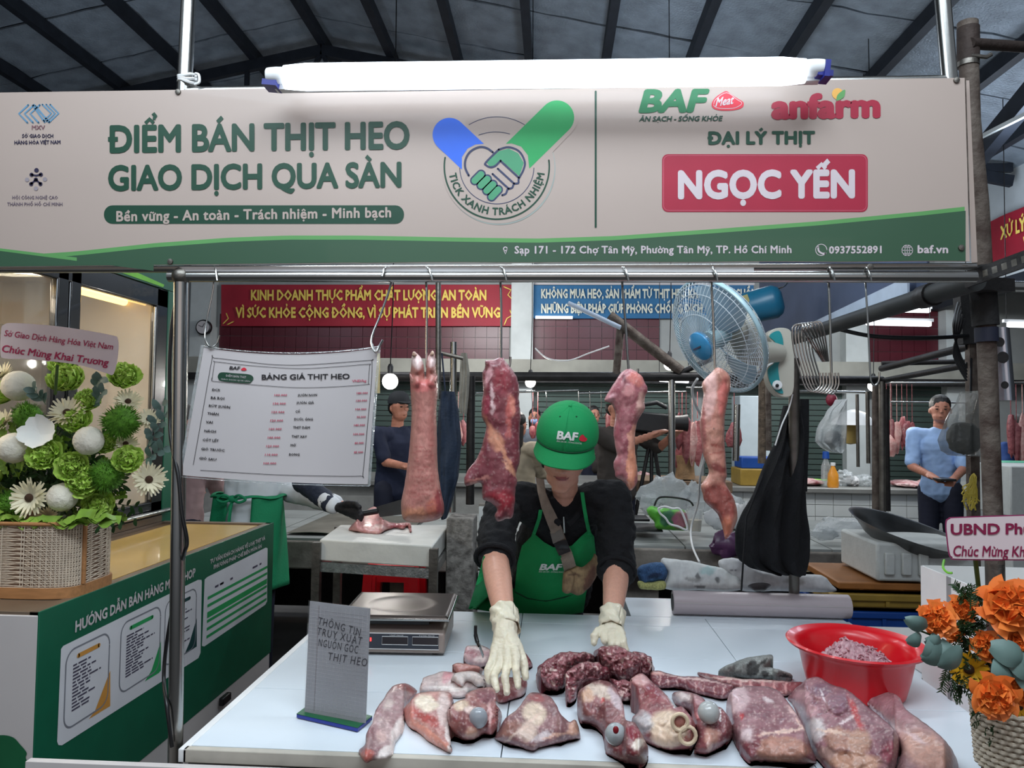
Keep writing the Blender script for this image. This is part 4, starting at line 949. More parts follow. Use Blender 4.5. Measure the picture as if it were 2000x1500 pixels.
flesh('pork_rind_slab', 'smooth pink ham slab with rind at the far right of the meat row', 'meat', 3, [(1060, 640), (1200, 625), (1330, 650), (1440, 690), (1500, 790), (1650, 900), (1780, 1010), (1860, 1120), (1890, 1231), (1800, 1320), (1500, 1330), (1420, 1260), (1440, 1180), (1470, 1080), (1420, 960), (1300, 840), (1180, 750), (1100, 690)],
      H=.055, base=((176, 130, 132), (192, 148, 146)), patches=[(1650, 1100, 230, 130, 30, (206, 156, 138), .5), (1400, 760, 200, 90, 30, (164, 118, 124), .5), (1200, 700, 120, 50, 30, (154, 108, 116), .4), (1300, 850, 230, 26, 46, (112, 56, 66), .4), (1290, 830, 160, 9, 46, (214, 196, 200), .4), (1420, 930, 60, 16, 30, (214, 176, 172), .5), (1560, 1000, 120, 20, 30, (206, 170, 168), .5)], group=G, seed=24, round_=.6, lump=.004, fleck=.12)

# ------------------------------------------------------------------ things standing on the table
# kitchen scale
t = root('digital_scale', 'digital shop scale with dark steel platter behind the handwritten sign', 'scale', PZ(770, 1277, ZT))
q = lambda x, y, z: PZ(540 + x / 2.778, 960 + y / 2.778, z)
A, B = q(352, 875, .856), q(912, 885, .856); dirx = (B - A).normalized(); diry = Vector((-dirx.y, dirx.x, 0))
W_ = (B - A).length; D_ = .27
body = M('scale_body', (150, 136, 128), .4, .1, .08, 8)
def fr(u, v, z): return A + dirx * u + diry * v + Vector((0, 0, z - A.z))
mb = MB()
prof = [(.0, .856), (0, .93), (.02, .944)]
vs = [fr(0, 0, .857), fr(W_, 0, .857), fr(W_, D_, .857), fr(0, D_, .857), fr(0, .0, .915), fr(W_, 0, .915), fr(W_, D_, .93), fr(0, D_, .93), fr(.012, .03, .930), fr(W_ - .012, .03, .930), fr(W_ - .012, D_ - .01, .936), fr(.012, D_ - .01, .936)]
mb.add(vs, [(3, 2, 1, 0), (0, 1, 5, 4), (1, 2, 6, 5), (2, 3, 7, 6), (3, 0, 4, 7), (4, 5, 9, 8), (5, 6, 10, 9), (6, 7, 11, 10), (7, 4, 8, 11), (8, 9, 10, 11)])
mb.build('housing', body, t, bevel=.006)
MB().add([fr(.05, .03, .932), fr(W_ - .05, .03, .932), fr(W_ - .05, D_ - .03, .938), fr(.05, D_ - .03, .938), fr(.05, .03, .95), fr(W_ - .05, .03, .95), fr(W_ - .05, D_ - .03, .95), fr(.05, D_ - .03, .95)], [(3, 2, 1, 0), (0, 1, 5, 4), (1, 2, 6, 5), (2, 3, 7, 6), (3, 0, 4, 7), (4, 5, 6, 7)]).build('weighing_neck', black_plastic, t)
plm = M('platter_steel', (66, 58, 54), .34, .8, .1, 4)
def platter(u, v):
    x = -.012 + (W_ + .024) * u; y = -.008 + (D_ + .02) * v; r = math.hypot((u - .5) / .32, (v - .5) / .34)
    z = .962 + (.0035 if r > 1 else .0035 * r ** 6)
    e_ = min(u, 1 - u, v, 1 - v)
    if e_ < .02: z -= .010 * (1 - e_ / .02)
    return fr(x, y, z)
MB().slab(platter, 40, 40, (0, 0, -1), .003).build('platter', plm, t, ang=60)
MB().tube([fr(x, y, .955) for x, y in ((-.01, -.006), (W_ + .01, -.006), (W_ + .01, D_ + .01), (-.01, D_ + .01))], .004, 8, closed=True).build('platter_rim', steel, t)
panel = M('scale_panel', (52, 56, 66), .3, 0, .1)
MB().add([fr(.02, -.002, .872), fr(W_ - .018, -.002, .872), fr(W_ - .018, -.002, .913), fr(.02, -.002, .913)], [(0, 1, 2, 3)]).build('display_panel', panel, t, smooth=False)
for a in (0.010, .118, .206):
    x0_, x1_ = a, a + (.075 if a > .02 else .07)
    x0_ = max(x0_, .024); fr3 = lambda u, v: fr(u, -.0035, v)
    MB().tube([fr3(x0_, .883), fr3(x1_, .883), fr3(x1_, .906), fr3(x0_, .906)], .0009, 6, closed=True).build('window_frame', white_plastic, t)
    MB().add([fr3(x0_, .883), fr3(x1_, .883), fr3(x1_, .906), fr3(x0_, .906)], [(0, 1, 2, 3)]).build('display', M('lcd_dark', (34, 22, 26), .15), t, smooth=False)
MB().tube([fr(x, y, .87) for x, y in ((.018, -.003), (W_ - .016, -.003))] + [fr(x, -.003, .915) for x in (W_ - .016, .018)], .0010, 6, closed=True).build('window_frame', white_plastic, t)
MB().box(fr(.085, -.004, .897), (.004, .002, .01)).build('red_digit', M('led', (255, 60, 60), emit=(255, 60, 60), est=2), t)
write('UNIT PRICE', lambda x, y, o: fr(x, -.0042, y), .14, .9085, .18, -.0028, white_plastic, t, res=1)
write('TOTAL PRICE', lambda x, y, o: fr(x, -.0042, y), .225, .9085, .27, -.0028, white_plastic, t, res=1)
for u, v in ((.03, .03), (W_ - .03, .03), (.03, D_ - .03), (W_ - .03, D_ - .03)):
    MB().lathe([(.012, 0), (.012, .008)], Vector((fr(u, v, 0).x, fr(u, v, 0).y, ZT)), 12).build('foot', black_plastic, t)
# handwritten sign
t = root('handwritten_sign', 'handwritten lined paper sign in a clear stand', 'sign', PZ(655, 1402, ZT))
c8 = CR[8]
n1, n2 = PZ(*c8((152, 1195)), .862), PZ(*c8((485, 1258)), .862)
hh = Vector((0, .02, .247)); ex = (n2 - n1)
ns = lambda u, v, o=0: n1 + ex * u + hh * v + Vector((ex.y, -ex.x, 0)).normalized() * o
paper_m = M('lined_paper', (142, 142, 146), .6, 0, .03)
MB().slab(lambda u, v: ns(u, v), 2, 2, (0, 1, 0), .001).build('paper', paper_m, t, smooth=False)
MB().slab(lambda u, v: ns(-.012 + 1.024 * u, 1.01 * v, .002), 1, 1, (0, -1, 0), .0015).build('clear_holder', M('clear_acrylic', (240, 240, 240), .05, trans=.9, alpha=.15, ior=1.1), t, smooth=False)
lm = M('rule_line', (176, 172, 176), .7)
mb = MB()
for k in range(28): mb.bar(ns(.02, .04 + .033 * k, .0006), ns(.98, .04 + .033 * k, .0006), .0004, .0005)
for k in range(14): mb.bar(ns(.05 + .07 * k, .03, .0006), ns(.05 + .07 * k, .97, .0006), .0004, .0003)
mb.build('ruled_line', lm, t, smooth=False, kind='stuff')
MB().bar(ns(.16, .02, .0008), ns(.16, .97, .0008), .0008, .0005).build('margin_line', M('ink_grey', (120, 108, 112), .7), t, smooth=False)
pen = M('pen_ink', (44, 42, 50), .6)
hn = lambda x, y, o=0: ns(x, y, .0012)
for (tx, a, y, b, y2) in (('THÔNG TIN', .17, .80, .87, .745), ('TRUY XUẤT', .16, .705, .90, .67), ('NGUỒN GỐC', .18, .605, .84, .59), ('THỊT HEO', .36, .495, .99, .49)):
    write(tx, hn, a, y, b, -.068, pen, t, wt=.0, y1=y2, res=2, shear=.2, track=.14)
base = [PZ(*c8(p), z) for p, z in (((108, 1228), .852), ((440, 1305), .852), ((520, 1240), .852), ((190, 1165), .852))]
MB().prism(base, (0, 0, .008)).build('foot', M('royal_blue_plastic', (18, 40, 140), .3, 0, .05, coat=.3), t, bevel=.001)
MB().prism([p + Vector((0, 0, .0085)) for p in base], (0, 0, .001)).build('green_top', M('print_leaf_dark', (26, 92, 58), .4), t, smooth=False)
bu = (base[1] - base[0]); bv = (base[3] - base[0])
write('THỊT HEO NGỌC YẾN', lambda x, y, o: base[0] + bu * x + bv * y + Vector((0, 0, .0102)), .22, .30, .80, -.22, glime, t, res=1, wt=.03)
# red basin of mince
t = root('red_basin', 'red plastic basin on the table', 'basin', PZ(1671, 1356, ZT))
ctr = PZ(1671, 1258, .97); r_ = .168
bc = Vector((ctr.x, ctr.y, ZT)); sh_ = Vector((.0, .0, 0))
MB().lathe([(.001, .0), (.105, .0), (.116, .006), (.128, .05), (.138, .10), (.150, .114), (.166, .118), (.170, .124), (.166, .128), (.150, .122), (.140, .116), (.131, .10), (.121, .05), (.108, .010), (.001, .008)], bc, 64).build('bowl', red_plastic, t)
t = stamp(root('minced_pork', 'mound of pink minced pork in the red basin', 'meat', bc + Vector((0, 0, .01))))
def mz(u, v):
    x = (u - .5) * .21; y = (v - .5) * .2; r = math.hypot(x / .104, y / .098)
    h = max(0, 1 - r * r) ** .6 * .068 + .018 * math.exp(-((x + .03) ** 2 + (y - .0) ** 2) / .0012)
    k = min(1, 1 / max(r, 1e-3)) if r > 1 else 1
    n_ = noise.fractal(Vector((x * 90, y * 90, 2)), .7, 2.1, 3) * .008 + noise.noise(Vector((x * 260, y * 260, 1))) * .004
    return bc + Vector((x * k, y * k, (.040 + h * 1.05) + (n_ if r < .98 else 0)))
me = MB().slab(mz, 70, 66, (0, 0, -1), .010).mesh('mince'); me.shade_smooth()
cc = np.ones((len(me.vertices), 4), np.float32)
for i, v in enumerate(me.vertices):
    s = .5 + .9 * noise.noise(v.co * 170); cc[i, :3] = srgb((150, 96, 108)) * (1 - s) + srgb((206, 168, 172)) * s
at = me.color_attributes.new('Col', 'FLOAT_COLOR', 'POINT'); at.data.foreach_set('color', cc.ravel())
link(me, 'mince', flesh_mat, t)
rnd = random.Random(4); mw = MB()
for i in range(150):
    a = rnd.uniform(0, 6.28); r = .085 * math.sqrt(rnd.random()); p = Vector(mz(.5 + r * math.cos(a) / .21, .5 + r * math.sin(a) / .2)); d = Vector((rnd.uniform(-1, 1), rnd.uniform(-1, 1), rnd.uniform(-.2, .5))) * .007
    mw.tube([p - d, p + Vector((0, 0, .004)), p + d], .0026, 6)
mw.build('mince_strand', M('mince_pink', (190, 144, 150), .45, 0, .3, 90, coat=.3, col2=(150, 92, 104)), t, kind='stuff')
# crumpled cloth
def crumple(name, label, cat, crop, outline, H, cols, mat, seed, lump=.012, lf=22, zt=ZT, **kw):
    return flesh(name, label, cat, crop, outline, H=H, base=cols, mat=mat, seed=seed, lump=lump, lf=lf, zt=zt, fleck=0, **kw)
cl_mat = vcol_mat('cloth_col', .85, 0, .25, 260, .35)
crumple('crumpled_cloth', 'crumpled speckled grey cloth behind the rib racks', 'cloth', 3, [(90, 505), (130, 470), (200, 440), (290, 405), (380, 390), (440, 382), (490, 380), (500, 405), (470, 440), (430, 470), (480, 475), (540, 490), (630, 520), (640, 560), (560, 572), (500, 570), (400, 566), (300, 560), (180, 545), (120, 540)],
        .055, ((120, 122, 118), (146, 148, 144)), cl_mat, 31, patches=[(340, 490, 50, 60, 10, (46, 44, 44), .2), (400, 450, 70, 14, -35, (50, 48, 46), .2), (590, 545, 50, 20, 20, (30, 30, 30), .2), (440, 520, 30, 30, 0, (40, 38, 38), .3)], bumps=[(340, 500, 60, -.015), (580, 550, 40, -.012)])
# knife handle sticking out of the fat pile
t = root('boning_knife', 'black handled knife leaning in the pork skin pile', 'knife', PZ(935, 1262, .9))
MB().tube(curve_pts([P(929, 1222, 1.98), P(929, 1240, 1.98), P(933, 1256, 1.97), P(936, 1262, 1.96)]), [.0045] * 8 + [.0055] * 8 + [.004] * 9, 10).build('handle', black_plastic, t)
MB().bar(P(936, 1260, 1.96), P(944, 1282, 1.93), .002, .011).build('blade', steel, t)
# rolled vinyl
t = root('vinyl_roll', 'pale rolled vinyl sheet lying across the back of table', 'roll', P(1486, 1195, 2.66))
a, b = P(1314, 1172, 2.70), P(1657, 1176, 2.70); a.z = b.z = ZT + .042
mb = MB(); mb.tube([a, b], .041, 28).tube([a + Vector((-.001, 0, 0)), a + Vector((.006, 0, 0))], .036, 28)
mb.build('roll', M('vinyl_back', (184, 172, 176), .4, 0, .05, 3, coat=.2), t)
MB().tube([a - Vector((.002, 0, 0)), b + Vector((.002, 0, 0))], .030, 20).build('core', M('awning_roll'), t)
MB().bar(a + Vector((0, -.041, .008)), b + Vector((0, -.041, .008)), .001, .003).build('loose_edge', white_paper, t)
# ------------------------------------------------------------------ bodies grown from overlapping volumes
def blend(keys, n=7):
    """interpolated ellipsoids between keys (centre, (rx,ry,rz))"""
    out = []
    for (a, ra), (b, rb) in zip(keys, keys[1:]):
        a = Vector(a); b = Vector(b); ra = Vector(ra if hasattr(ra, '__len__') else (ra,) * 3); rb = Vector(rb if hasattr(rb, '__len__') else (rb,) * 3)
        for k in range(n + 1): out.append((a.lerp(b, k / n), ra.lerp(rb, k / n)))
    return out
def volume(chains, voxel, smooth=6, extra=None, n=14):
    mb = MB()
    for ch in chains:
        for c, r in ch: mb.ball(c, tuple(r), n)
    if extra: extra(mb)
    me = mb.mesh('v'); o = bpy.data.objects.new('v', me); C.objects.link(o)
    m = o.modifiers.new('r', 'REMESH'); m.mode = 'VOXEL'; m.voxel_size = voxel
    s = o.modifiers.new('s', 'SMOOTH'); s.iterations = smooth; s.factor = .5
    dg = bpy.context.evaluated_depsgraph_get(); r = bpy.data.meshes.new_from_object(o.evaluated_get(dg))
    bpy.data.objects.remove(o); r.shade_smooth(); return r
def ruffle(me, amp, freq, stretch=(1, 1, 1), seed=0, mask=None):
    n = len(me.vertices); me.update()
    nr = [v.normal.copy() for v in me.vertices]
    for v, q in zip(me.vertices, nr):
        c = v.co; p = Vector((c.x * stretch[0], c.y * stretch[1], c.z * stretch[2])) * freq + Vector((seed, 0, 0))
        k = 1 if mask is None else mask(c)
        if k: v.co = c + q * amp * k * (noise.fractal(p, .8, 2, 3))
    me.update()
def bvh(*mes):
    V = []; Fc = []
    for me in mes:
        b = len(V); V += [v.co.copy() for v in me.vertices]; Fc += [tuple(i + b for i in p.vertices) for p in me.polygons]
    return BVHTree.FromPolygons(V, Fc)
def hit(tree, x, y, off, fallback=None):
    """where the line of sight through pixel x,y meets the surface: used only to lay prints and cloth on a body"""
    d = Vector(ray(x, y)).normalized(); loc, nor, i, dist = tree.ray_cast(Vector(CAM), d)
    if loc is None: return fallback
    return loc - d * off
def hand(name, wrist, knuckles, tips, thumb, parent, mat, r=.0095, palm_r=.03, voxel=.0022, back=None, amp=.0008, arm=None):
    """wrist point, four knuckles, four (mid, tip) pairs, thumb (base, mid, tip)"""
    ch = []; wv = Vector(wrist); pc = sum((Vector(k) for k in knuckles), Vector()) / 4
    for k in knuckles:
        k = Vector(k); ch.append(blend([(wv.lerp(k, .12), (.024, .022, .022)), (wv.lerp(k, .6), (.020, .018, .018)), (k, (r * 1.25,) * 3)], 6))
    for k, (m_, tp) in zip(knuckles, tips): ch.append(blend([(k, (r * 1.2,) * 3), (m_, (r * 1.05,) * 3), (tp, (r * .85,) * 3)], 7))
    b_, m_, tp = thumb
    if arm is not None:
        dr = (Vector(arm) - wv).normalized(); ch.append(blend([(wv.lerp(Vector(knuckles[1]), .3), (.030, .026, .026)), (wv, (.031,) * 3), (wv + dr * .05, (.033,) * 3)], 8))
    ch.append(blend([(wv.lerp(Vector(b_), .3), (.018,) * 3), (b_, (r * 1.5,) * 3), (m_, (r * 1.2,) * 3), (tp, (r * .95,) * 3)], 7))
    me = volume(ch, voxel, 4, n=12)
    if amp: ruffle(me, amp * 2, 60, seed=3)
    return link(me, name, mat, parent)

# ------------------------------------------------------------------ the vendor
ven = root('person', 'vendor in green cap and green apron leaning over the table', 'person', (.02, 2.95, 0))
HY = 2.36                                            # depth of the head
hc = P(1106, 868, HY)
hr = Matrix.Rotation(R(-8), 3, 'Z') @ Matrix.Rotation(R(30), 3, 'X') @ Matrix.Rotation(R(8), 3, 'Y')
H = lambda x, y, z: hc + hr @ Vector((x, y, z))
sl, sr = P(982, 968, 2.46), P(1202, 962, 2.50)       # shoulders
elbl, elbr = P(966, 1092, 2.24), P(1206, 1100, 2.44)
wl, wr_ = P(988, 1222, 1.97), P(1194, 1222, 2.20)
neck = P(1102, 985, 2.50); chest = P(1092, 1062, 2.66); belly = P(1068, 1160, 2.86); pelv = Vector((P(1060, 1200, 2.98).x, 3.0, .90))
# skin: head, neck and forearms in one surface
def head_extra(mb):
    mb.ball(H(0, -.094, -.036), (.011, .014, .012), 12, hr)            # nose
    mb.ball(H(0, -.088, -.018), (.008, .010, .02), 10, hr)
    for s in (-1, 1):
        mb.ball(H(s * .010, -.088, -.040), (.008, .009, .007), 10, hr)
        mb.ball(H(s * .03, -.066, -.03), (.026, .024, .024), 14, hr)   # cheeks
        mb.ball(H(s * .079, .008, -.012), (.009, .018, .03), 12, hr)   # ears
        mb.ball(H(s * .031, -.080, .002), (.016, .01, .008), 12, hr)   # lids
    mb.ball(H(0, -.083, -.066), (.022, .0095, .0062), 14, hr); mb.ball(H(0, -.082, -.076), (.018, .010, .0065), 14, hr)
head = [[(H(0, 0, .02), Vector((.076, .094, .092))), (H(0, -.018, -.03), Vector((.073, .076, .074))), (H(0, -.03, -.06), Vector((.064, .058, .05))), (H(0, -.070, -.116), Vector((.030, .022, .020))), (H(0, -.045, -.098), Vector((.052, .044, .034)))],
        blend([(H(0, .035, -.05), .048), (neck + Vector((0, .035, -.005)), .044), (neck.lerp(chest, .35), .055)], 6)]
arms = [blend([(sl.lerp(elbl, .6), .045), (elbl, .043), (elbl.lerp(wl, .35), .041), (elbl.lerp(wl, .8), .030), (wl, .026)], 9),
        blend([(sr.lerp(elbr, .6), .046), (elbr, .044), (elbr.lerp(wr_, .35), .041), (elbr.lerp(wr_, .8), .030), (wr_, .026)], 9)]
me = volume(head + [blend([(neck.lerp(chest, .3), (.06, .05, .05)), (sl.lerp(neck, .4) + Vector((0, .02, -.03)), .034), (sl + Vector((0, 0, -.02)), .034), (sl.lerp(elbl, .6), .04)], 6), blend([(neck.lerp(chest, .3), (.06, .05, .05)), (sr.lerp(neck, .4) + Vector((0, .02, -.03)), .034), (sr + Vector((0, 0, -.02)), .034), (sr.lerp(elbr, .6), .04)], 6)] + arms, .0042, 3, head_extra)
vs_ = vcol_mat('face_col', .5, .1, .08, 120, .06, sss=.06)
cc = np.ones((len(me.vertices), 4), np.float32); hi_ = hr.inverted()
sk = srgb((202, 150, 128)); lip = srgb((158, 84, 84)); dkc = srgb((92, 56, 48))
for i, v in enumerate(me.vertices):
    q = hi_ @ (v.co - hc); c = sk
    if q.y < -.05:
        d = math.hypot(q.x / .022, (q.z + .071) / .0085)
        if d < 1: c = lip
        if abs(q.z + .0712) < .0014 and abs(q.x) < .024: c = dkc
        for s in (-1, 1):
            if math.hypot((q.x - s * .031) / .017, (q.z + .003) / .0025) < 1: c = dkc
            if math.hypot((q.x - s * .031) / .02, (q.z - .02) / .004) < 1: c = dkc
            if math.hypot((q.x - s * .006) / .0035, (q.z + .047) / .003) < 1: c = dkc
    cc[i, :3] = c
at = me.color_attributes.new('Col', 'FLOAT_COLOR', 'POINT'); at.data.foreach_set('color', cc.ravel())
link(me, 'body', vs_, ven)
# hair tied back
hm = volume([[(H(0, .03, .03), Vector((.084, .086, .080))), (H(0, .06, -.03), Vector((.07, .05, .05)))], blend([(H(-.07, .0, -.005), (.012, .03, .03)), (H(-.074, .01, -.05), (.010, .024, .03)), (H(-.07, .03, -.09), (.010, .018, .03))], 5),
             blend([(H(.07, .01, -.005), (.012, .03, .03)), (H(.072, .02, -.05), (.008, .02, .025))], 5)], .005, 3)
link(hm, 'hair', hair, ven)
# shirt and trousers
tor = [blend([(neck.lerp(chest, .25) + Vector((0, .03, 0)), (.11, .08, .08)), (chest, (.165, .105, .12)), (chest.lerp(belly, .5), (.16, .11, .12)), (belly, (.165, .12, .12)), (pelv, (.175, .13, .12))], 7),
       blend([(neck.lerp(chest, .3) + Vector((0, .02, 0)), (.08, .07, .07)), (sl.lerp(neck, .35) + Vector((0, .01, -.012)), .066), (sl + Vector((.008, 0, -.02)), .064), (sl.lerp(elbl, .45), .063), (elbl.lerp(sl, .08), .058)], 8),
       blend([(neck.lerp(chest, .3) + Vector((0, .02, 0)), (.08, .07, .07)), (sr.lerp(neck, .35) + Vector((0, .01, -.012)), .066), (sr + Vector((-.008, 0, -.02)), .064), (sr.lerp(elbr, .45), .064), (elbr.lerp(wr_, .1), .060)], 8)]
shirt = volume(tor, .007, 5)
ruffle(shirt, .008, 11, (1, 1, 1.8), 4); ruffle(shirt, .004, 32, (1, 1, 1.6), 9)
link(shirt, 'shirt', black_cloth, ven)
for (c, d_) in ((elbl.lerp(sl, .06), elbl - sl), (elbr.lerp(wr_, .1), wr_ - elbr)):
    d_ = d_.normalized(); x_ = d_.orthogonal().normalized(); y_ = d_.cross(x_)
    MB().tube([c + d_ * .012 + (x_ * math.cos(a * .35) + y_ * math.sin(a * .35)) * .057 for a in range(18)], .0085, 8, closed=True).build('cuff', black_cloth, ven)
legs = [blend([(pelv + Vector((s * .08, 0, -.02)), (.09, .1, .1)), (pelv + Vector((s * .09, .02, -.42)), (.065, .07, .08)), (Vector((pelv.x + s * .1, 3.04, .09)), (.045, .05, .06))], 9) for s in (-1, 1)]
link(volume(legs, .012, 4), 'trousers', navy_cloth, ven)
for s in (-1, 1):
    mb = MB().ball((pelv.x + s * .1, 2.99, .045), (.05, .13, .045), 16); mb.build('shoe', black_plastic, ven)
# collar and zip
col_pts = [neck + Vector((.062 * math.sin(a), .004 - .052 * math.cos(a), -.012 - .05 * max(0, math.cos(a)) ** 3)) for a in [R(d) for d in range(12, 349, 14)]]
MB().tube(col_pts, .010, 8).build('collar', black_cloth, ven)
tb = bvh(shirt)
# apron: bib, waist cloth and straps laid on the shirt
C5 = lambda x, y: (850 + x / 2.778, 760 + y / 2.778)
apron_m = M('apron_green', (10, 138, 74), .8, 0, .12, 5, .25, 200)
def laid(outline, off, tree, mat, name, parent, thick=.0025, step=5, fold=0, fb=2.6, **kw):
    poly = np.array(outline, float); x0, y0 = poly.min(0); x1, y1 = poly.max(0)
    gx, gy = np.meshgrid(np.arange(x0, x1, step), np.arange(y0, y1, step)); pts = np.c_[gx.ravel(), gy.ravel()]; pts = pts[inside(pts, poly)]
    if len(pts): pts = pts[dist_poly(pts, poly) > step * .5]
    ring = []
    for i in range(len(poly)):
        a, b = poly[i], poly[(i + 1) % len(poly)]; n = max(1, int(np.hypot(*(b - a)) / step)); ring += [a + (b - a) * k / n for k in range(n)]
    allp = [Vector(p) for p in ring] + [Vector(p) for p in pts]; n = len(ring)
    r = delaunay_2d_cdt(allp, [], [list(range(n))], 1, 1e-5); V2 = [tuple(v) for v in r[0]]; tr_ = [tuple(q) for q in r[2]]
    pos = [hit(tree, x, y, 0) for x, y in V2]
    known = [(v, p) for v, p in zip(V2, pos) if p is not None]
    ks = np.array([k[0] for k in known]); kd = np.array([(p[1] - Vector(CAM)).length for p in known])
    dep = []
    for v, p in zip(V2, pos):
        if p is not None: dep.append((p - Vector(CAM)).length)
        else: j = np.argmin(((ks - np.array(v)) ** 2).sum(1)); dep.append(kd[j])
    dep = np.array(dep); arr = np.array(V2)
    sm = dep.copy()
    for i in range(len(arr)):                        # cloth bridges small hollows
        d2 = ((arr - arr[i]) ** 2).sum(1); nb = d2 < (step * 3.2) ** 2; sm[i] = .5 * dep[nb].mean() + .5 * dep[nb].min()
    V3 = []
    for (x, y), d in zip(V2, sm):
        dr = Vector(ray(x, y)).normalized(); f_ = fold * math.sin(x * .09 + 2 * noise.noise(Vector((x * .02, y * .012, 1)))) if fold else 0
        V3.append(Vector(CAM) + dr * (d - off - f_))
    N = len(V3); q = tr_[0]; nrm = (V3[q[1]] - V3[q[0]]).cross(V3[q[2]] - V3[q[0]])
    if nrm.dot(Vector(CAM) - V3[0]) < 0: tr_ = [q[::-1] for q in tr_]
    ed = {}
    for q in tr_:
        for a, b in zip(q, q[1:] + q[:1]): ed[(a, b)] = 1
    bord = [e_ for e_ in ed if (e_[1], e_[0]) not in ed]
    bk = [p + (p - Vector(CAM)).normalized() * thick for p in V3]
    Fc = list(tr_) + [tuple(i + N for i in q[::-1]) for q in tr_] + [(b, a, a + N, b + N) for a, b in bord]
    m = MB(); m.v = [tuple(v) for v in V3 + bk]; m.f = Fc
    me = m.mesh(name); me.shade_smooth(); me.set_sharp_from_angle(angle=R(60))
    link(me, name, mat, parent); return me
bib = [C5(*p) for p in [(545, 790), (520, 800), (470, 850), (445, 950), (432, 1080), (428, 1160), (428, 1246), (560, 1240), (700, 1228), (803, 1212), (812, 1160), (820, 1100), (850, 980), (872, 900), (862, 800), (834, 762), (790, 800), (740, 850), (690, 858), (640, 858), (590, 830)]]
ap = laid(bib, .012, tb, apron_m, 'apron', ven, fold=.002)
side = [C5(*p) for p in [(262, 905), (240, 990), (215, 1080), (180, 1193), (240, 1198), (300, 1208), (380, 1215), (430, 1225), (432, 1080), (380, 980), (330, 930)]]
laid(side, .008, tb, apron_m, 'apron_side', ven, fold=.004)
for pts, w_ in (([(572, 655), (565, 700), (548, 750), (530, 800)], 20), ([(797, 560), (808, 640), (822, 720), (838, 790)], 20)):
    L_ = [C5(a - w_ / 2, b) for a, b in pts] + [C5(a + w_ / 2, b) for a, b in pts[::-1]]
    laid(L_, .014, tb, apron_m, 'apron_strap', ven, step=3)
ab = bvh(ap)
MB().tube([hit(ab, *C5(x, y), .002, P(*C5(x, y), 2.7)) for x, y in [(432, 1100), (500, 1135), (600, 1150), (700, 1130), (800, 1090)]], .003, 6).build('pocket_hem', M('apron_dark', (6, 66, 38), .8), ven)
pf = lambda tree, k=1.0: (lambda x, y, o=0: hit(tree, x, y, .002 + o, P(x, y, 2.6)))
wprint = M('cloth_print_white', (225, 228, 225), .7)
write('BAF', pf(ab), 1053, 1113, 1100, 11, wprint, ven, wt=.06, res=2, shear=.25, y1=1113)
write('ĂN SẠCH - SỐNG KHỎE', pf(ab), 1052, 1118, 1104, 3, wprint, ven, res=1, y1=1119)
# bag strap, buckle and folded cloth pouch
beige = M('beige_webbing', (136, 122, 108), .8, 0, .15, 40, .3, 300)
sb = bvh(shirt, ap, hm)
st1 = [(545, 480), (556, 560), (575, 640), (605, 720), (632, 790), (660, 860), (690, 920), (720, 905), (745, 890), (715, 830), (690, 760), (660, 690), (625, 620), (600, 560), (590, 490)]
laid([C5(*p) for p in st1], .022, sb, beige, 'bag_strap', ven, step=3, thick=.003)
laid([C5(*p) for p in [(622, 775), (640, 840), (700, 810), (686, 750)]], .028, sb, M('buckle_grey', (108, 100, 92), .4), 'buckle', ven, step=3, thick=.006)
laid([C5(*p) for p in [(640, 835), (672, 905), (735, 880), (712, 815)]], .03, sb, black_plastic, 'buckle', ven, step=3, thick=.006)
laid([C5(*p) for p in [(680, 915), (745, 893), (765, 960), (700, 990)]], .026, sb, beige, 'bag_strap', ven, step=3, thick=.003)
pm_ = vcol_mat('pouch_col', .8, 0, .25, 120, .2)
ty = (hit(sb, *C5(780, 1010), .03) or P(1130, 1120, 2.6)).y - .02
for o_, sd in (([(700, 990), (765, 960), (800, 965), (850, 920), (865, 890), (890, 940), (880, 1000), (850, 1060), (800, 1110), (770, 1118), (735, 1105), (690, 1100), (692, 1040)], 41), ([(700, 1000), (740, 985), (760, 1030), (735, 1105), (692, 1100), (690, 1050)], 42)):
    flesh('pouch_fold', None, None, 0, [C5(*p) for p in o_], base=((150, 126, 92), (118, 94, 70)), patches=[(*C5(840, 1030), 10, 30, 20, (96, 62, 50), .4), (*C5(760, 1010), 12, 3, 10, (90, 66, 50), .4)], mode='h', Y=ty - (.012 if sd == 42 else 0), T=.016, lump=.003, lf=14, parent=ven, mat=pm_, seed=sd, fleck=0)
MB().tube([hit(tb, *C5(697, 690), .006, P(1100, 1010, 2.55)), hit(tb, *C5(702, 780), .006, P(1103, 1040, 2.6))], .003, 8).build('zip_pull', steel, ven)
# cap
dome = []
cap_m = M('cap_green', (12, 142, 80), .8, 0, .08, 6, .15, 300)
def capdome(u, v):
    th = u * 2 * math.pi; ph = v * math.pi * .53
    rr = math.sin(ph); x = .097 * rr * math.sin(th); y = -.113 * rr * math.cos(th) + .002; z = .098 * math.cos(ph)
    z += .030; s_ = .0012 * max(0, 1 - abs(((th / (math.pi / 3)) % 1) - .5) * 2) ** 6
    return H(x, y, z + .012 - s_)
mb = MB(); mb.grid(capdome, 72, 28); capme = mb.mesh('cap'); capme.shade_smooth()
cbv = bvh(capme)
co_ = link(capme, 'cap', cap_m, ven)
so = co_.modifiers.new('solid', 'SOLIDIFY'); so.thickness = .002; so.offset = 0
def brim(u, v):
    a = (u - .5) * R(126); xin = .099 * math.sin(a); yin = -.112 * math.cos(a)
    ext = .050 * (1 - (abs(u - .5) * 2) ** 3.2); x = xin * (1 + .10 * v); y = yin - ext * v
    z = .034 - .028 * v * (1 - .15 * v) - (x * x) * 2.2 * (.4 + .6 * v)
    return H(x, y, z + .008)
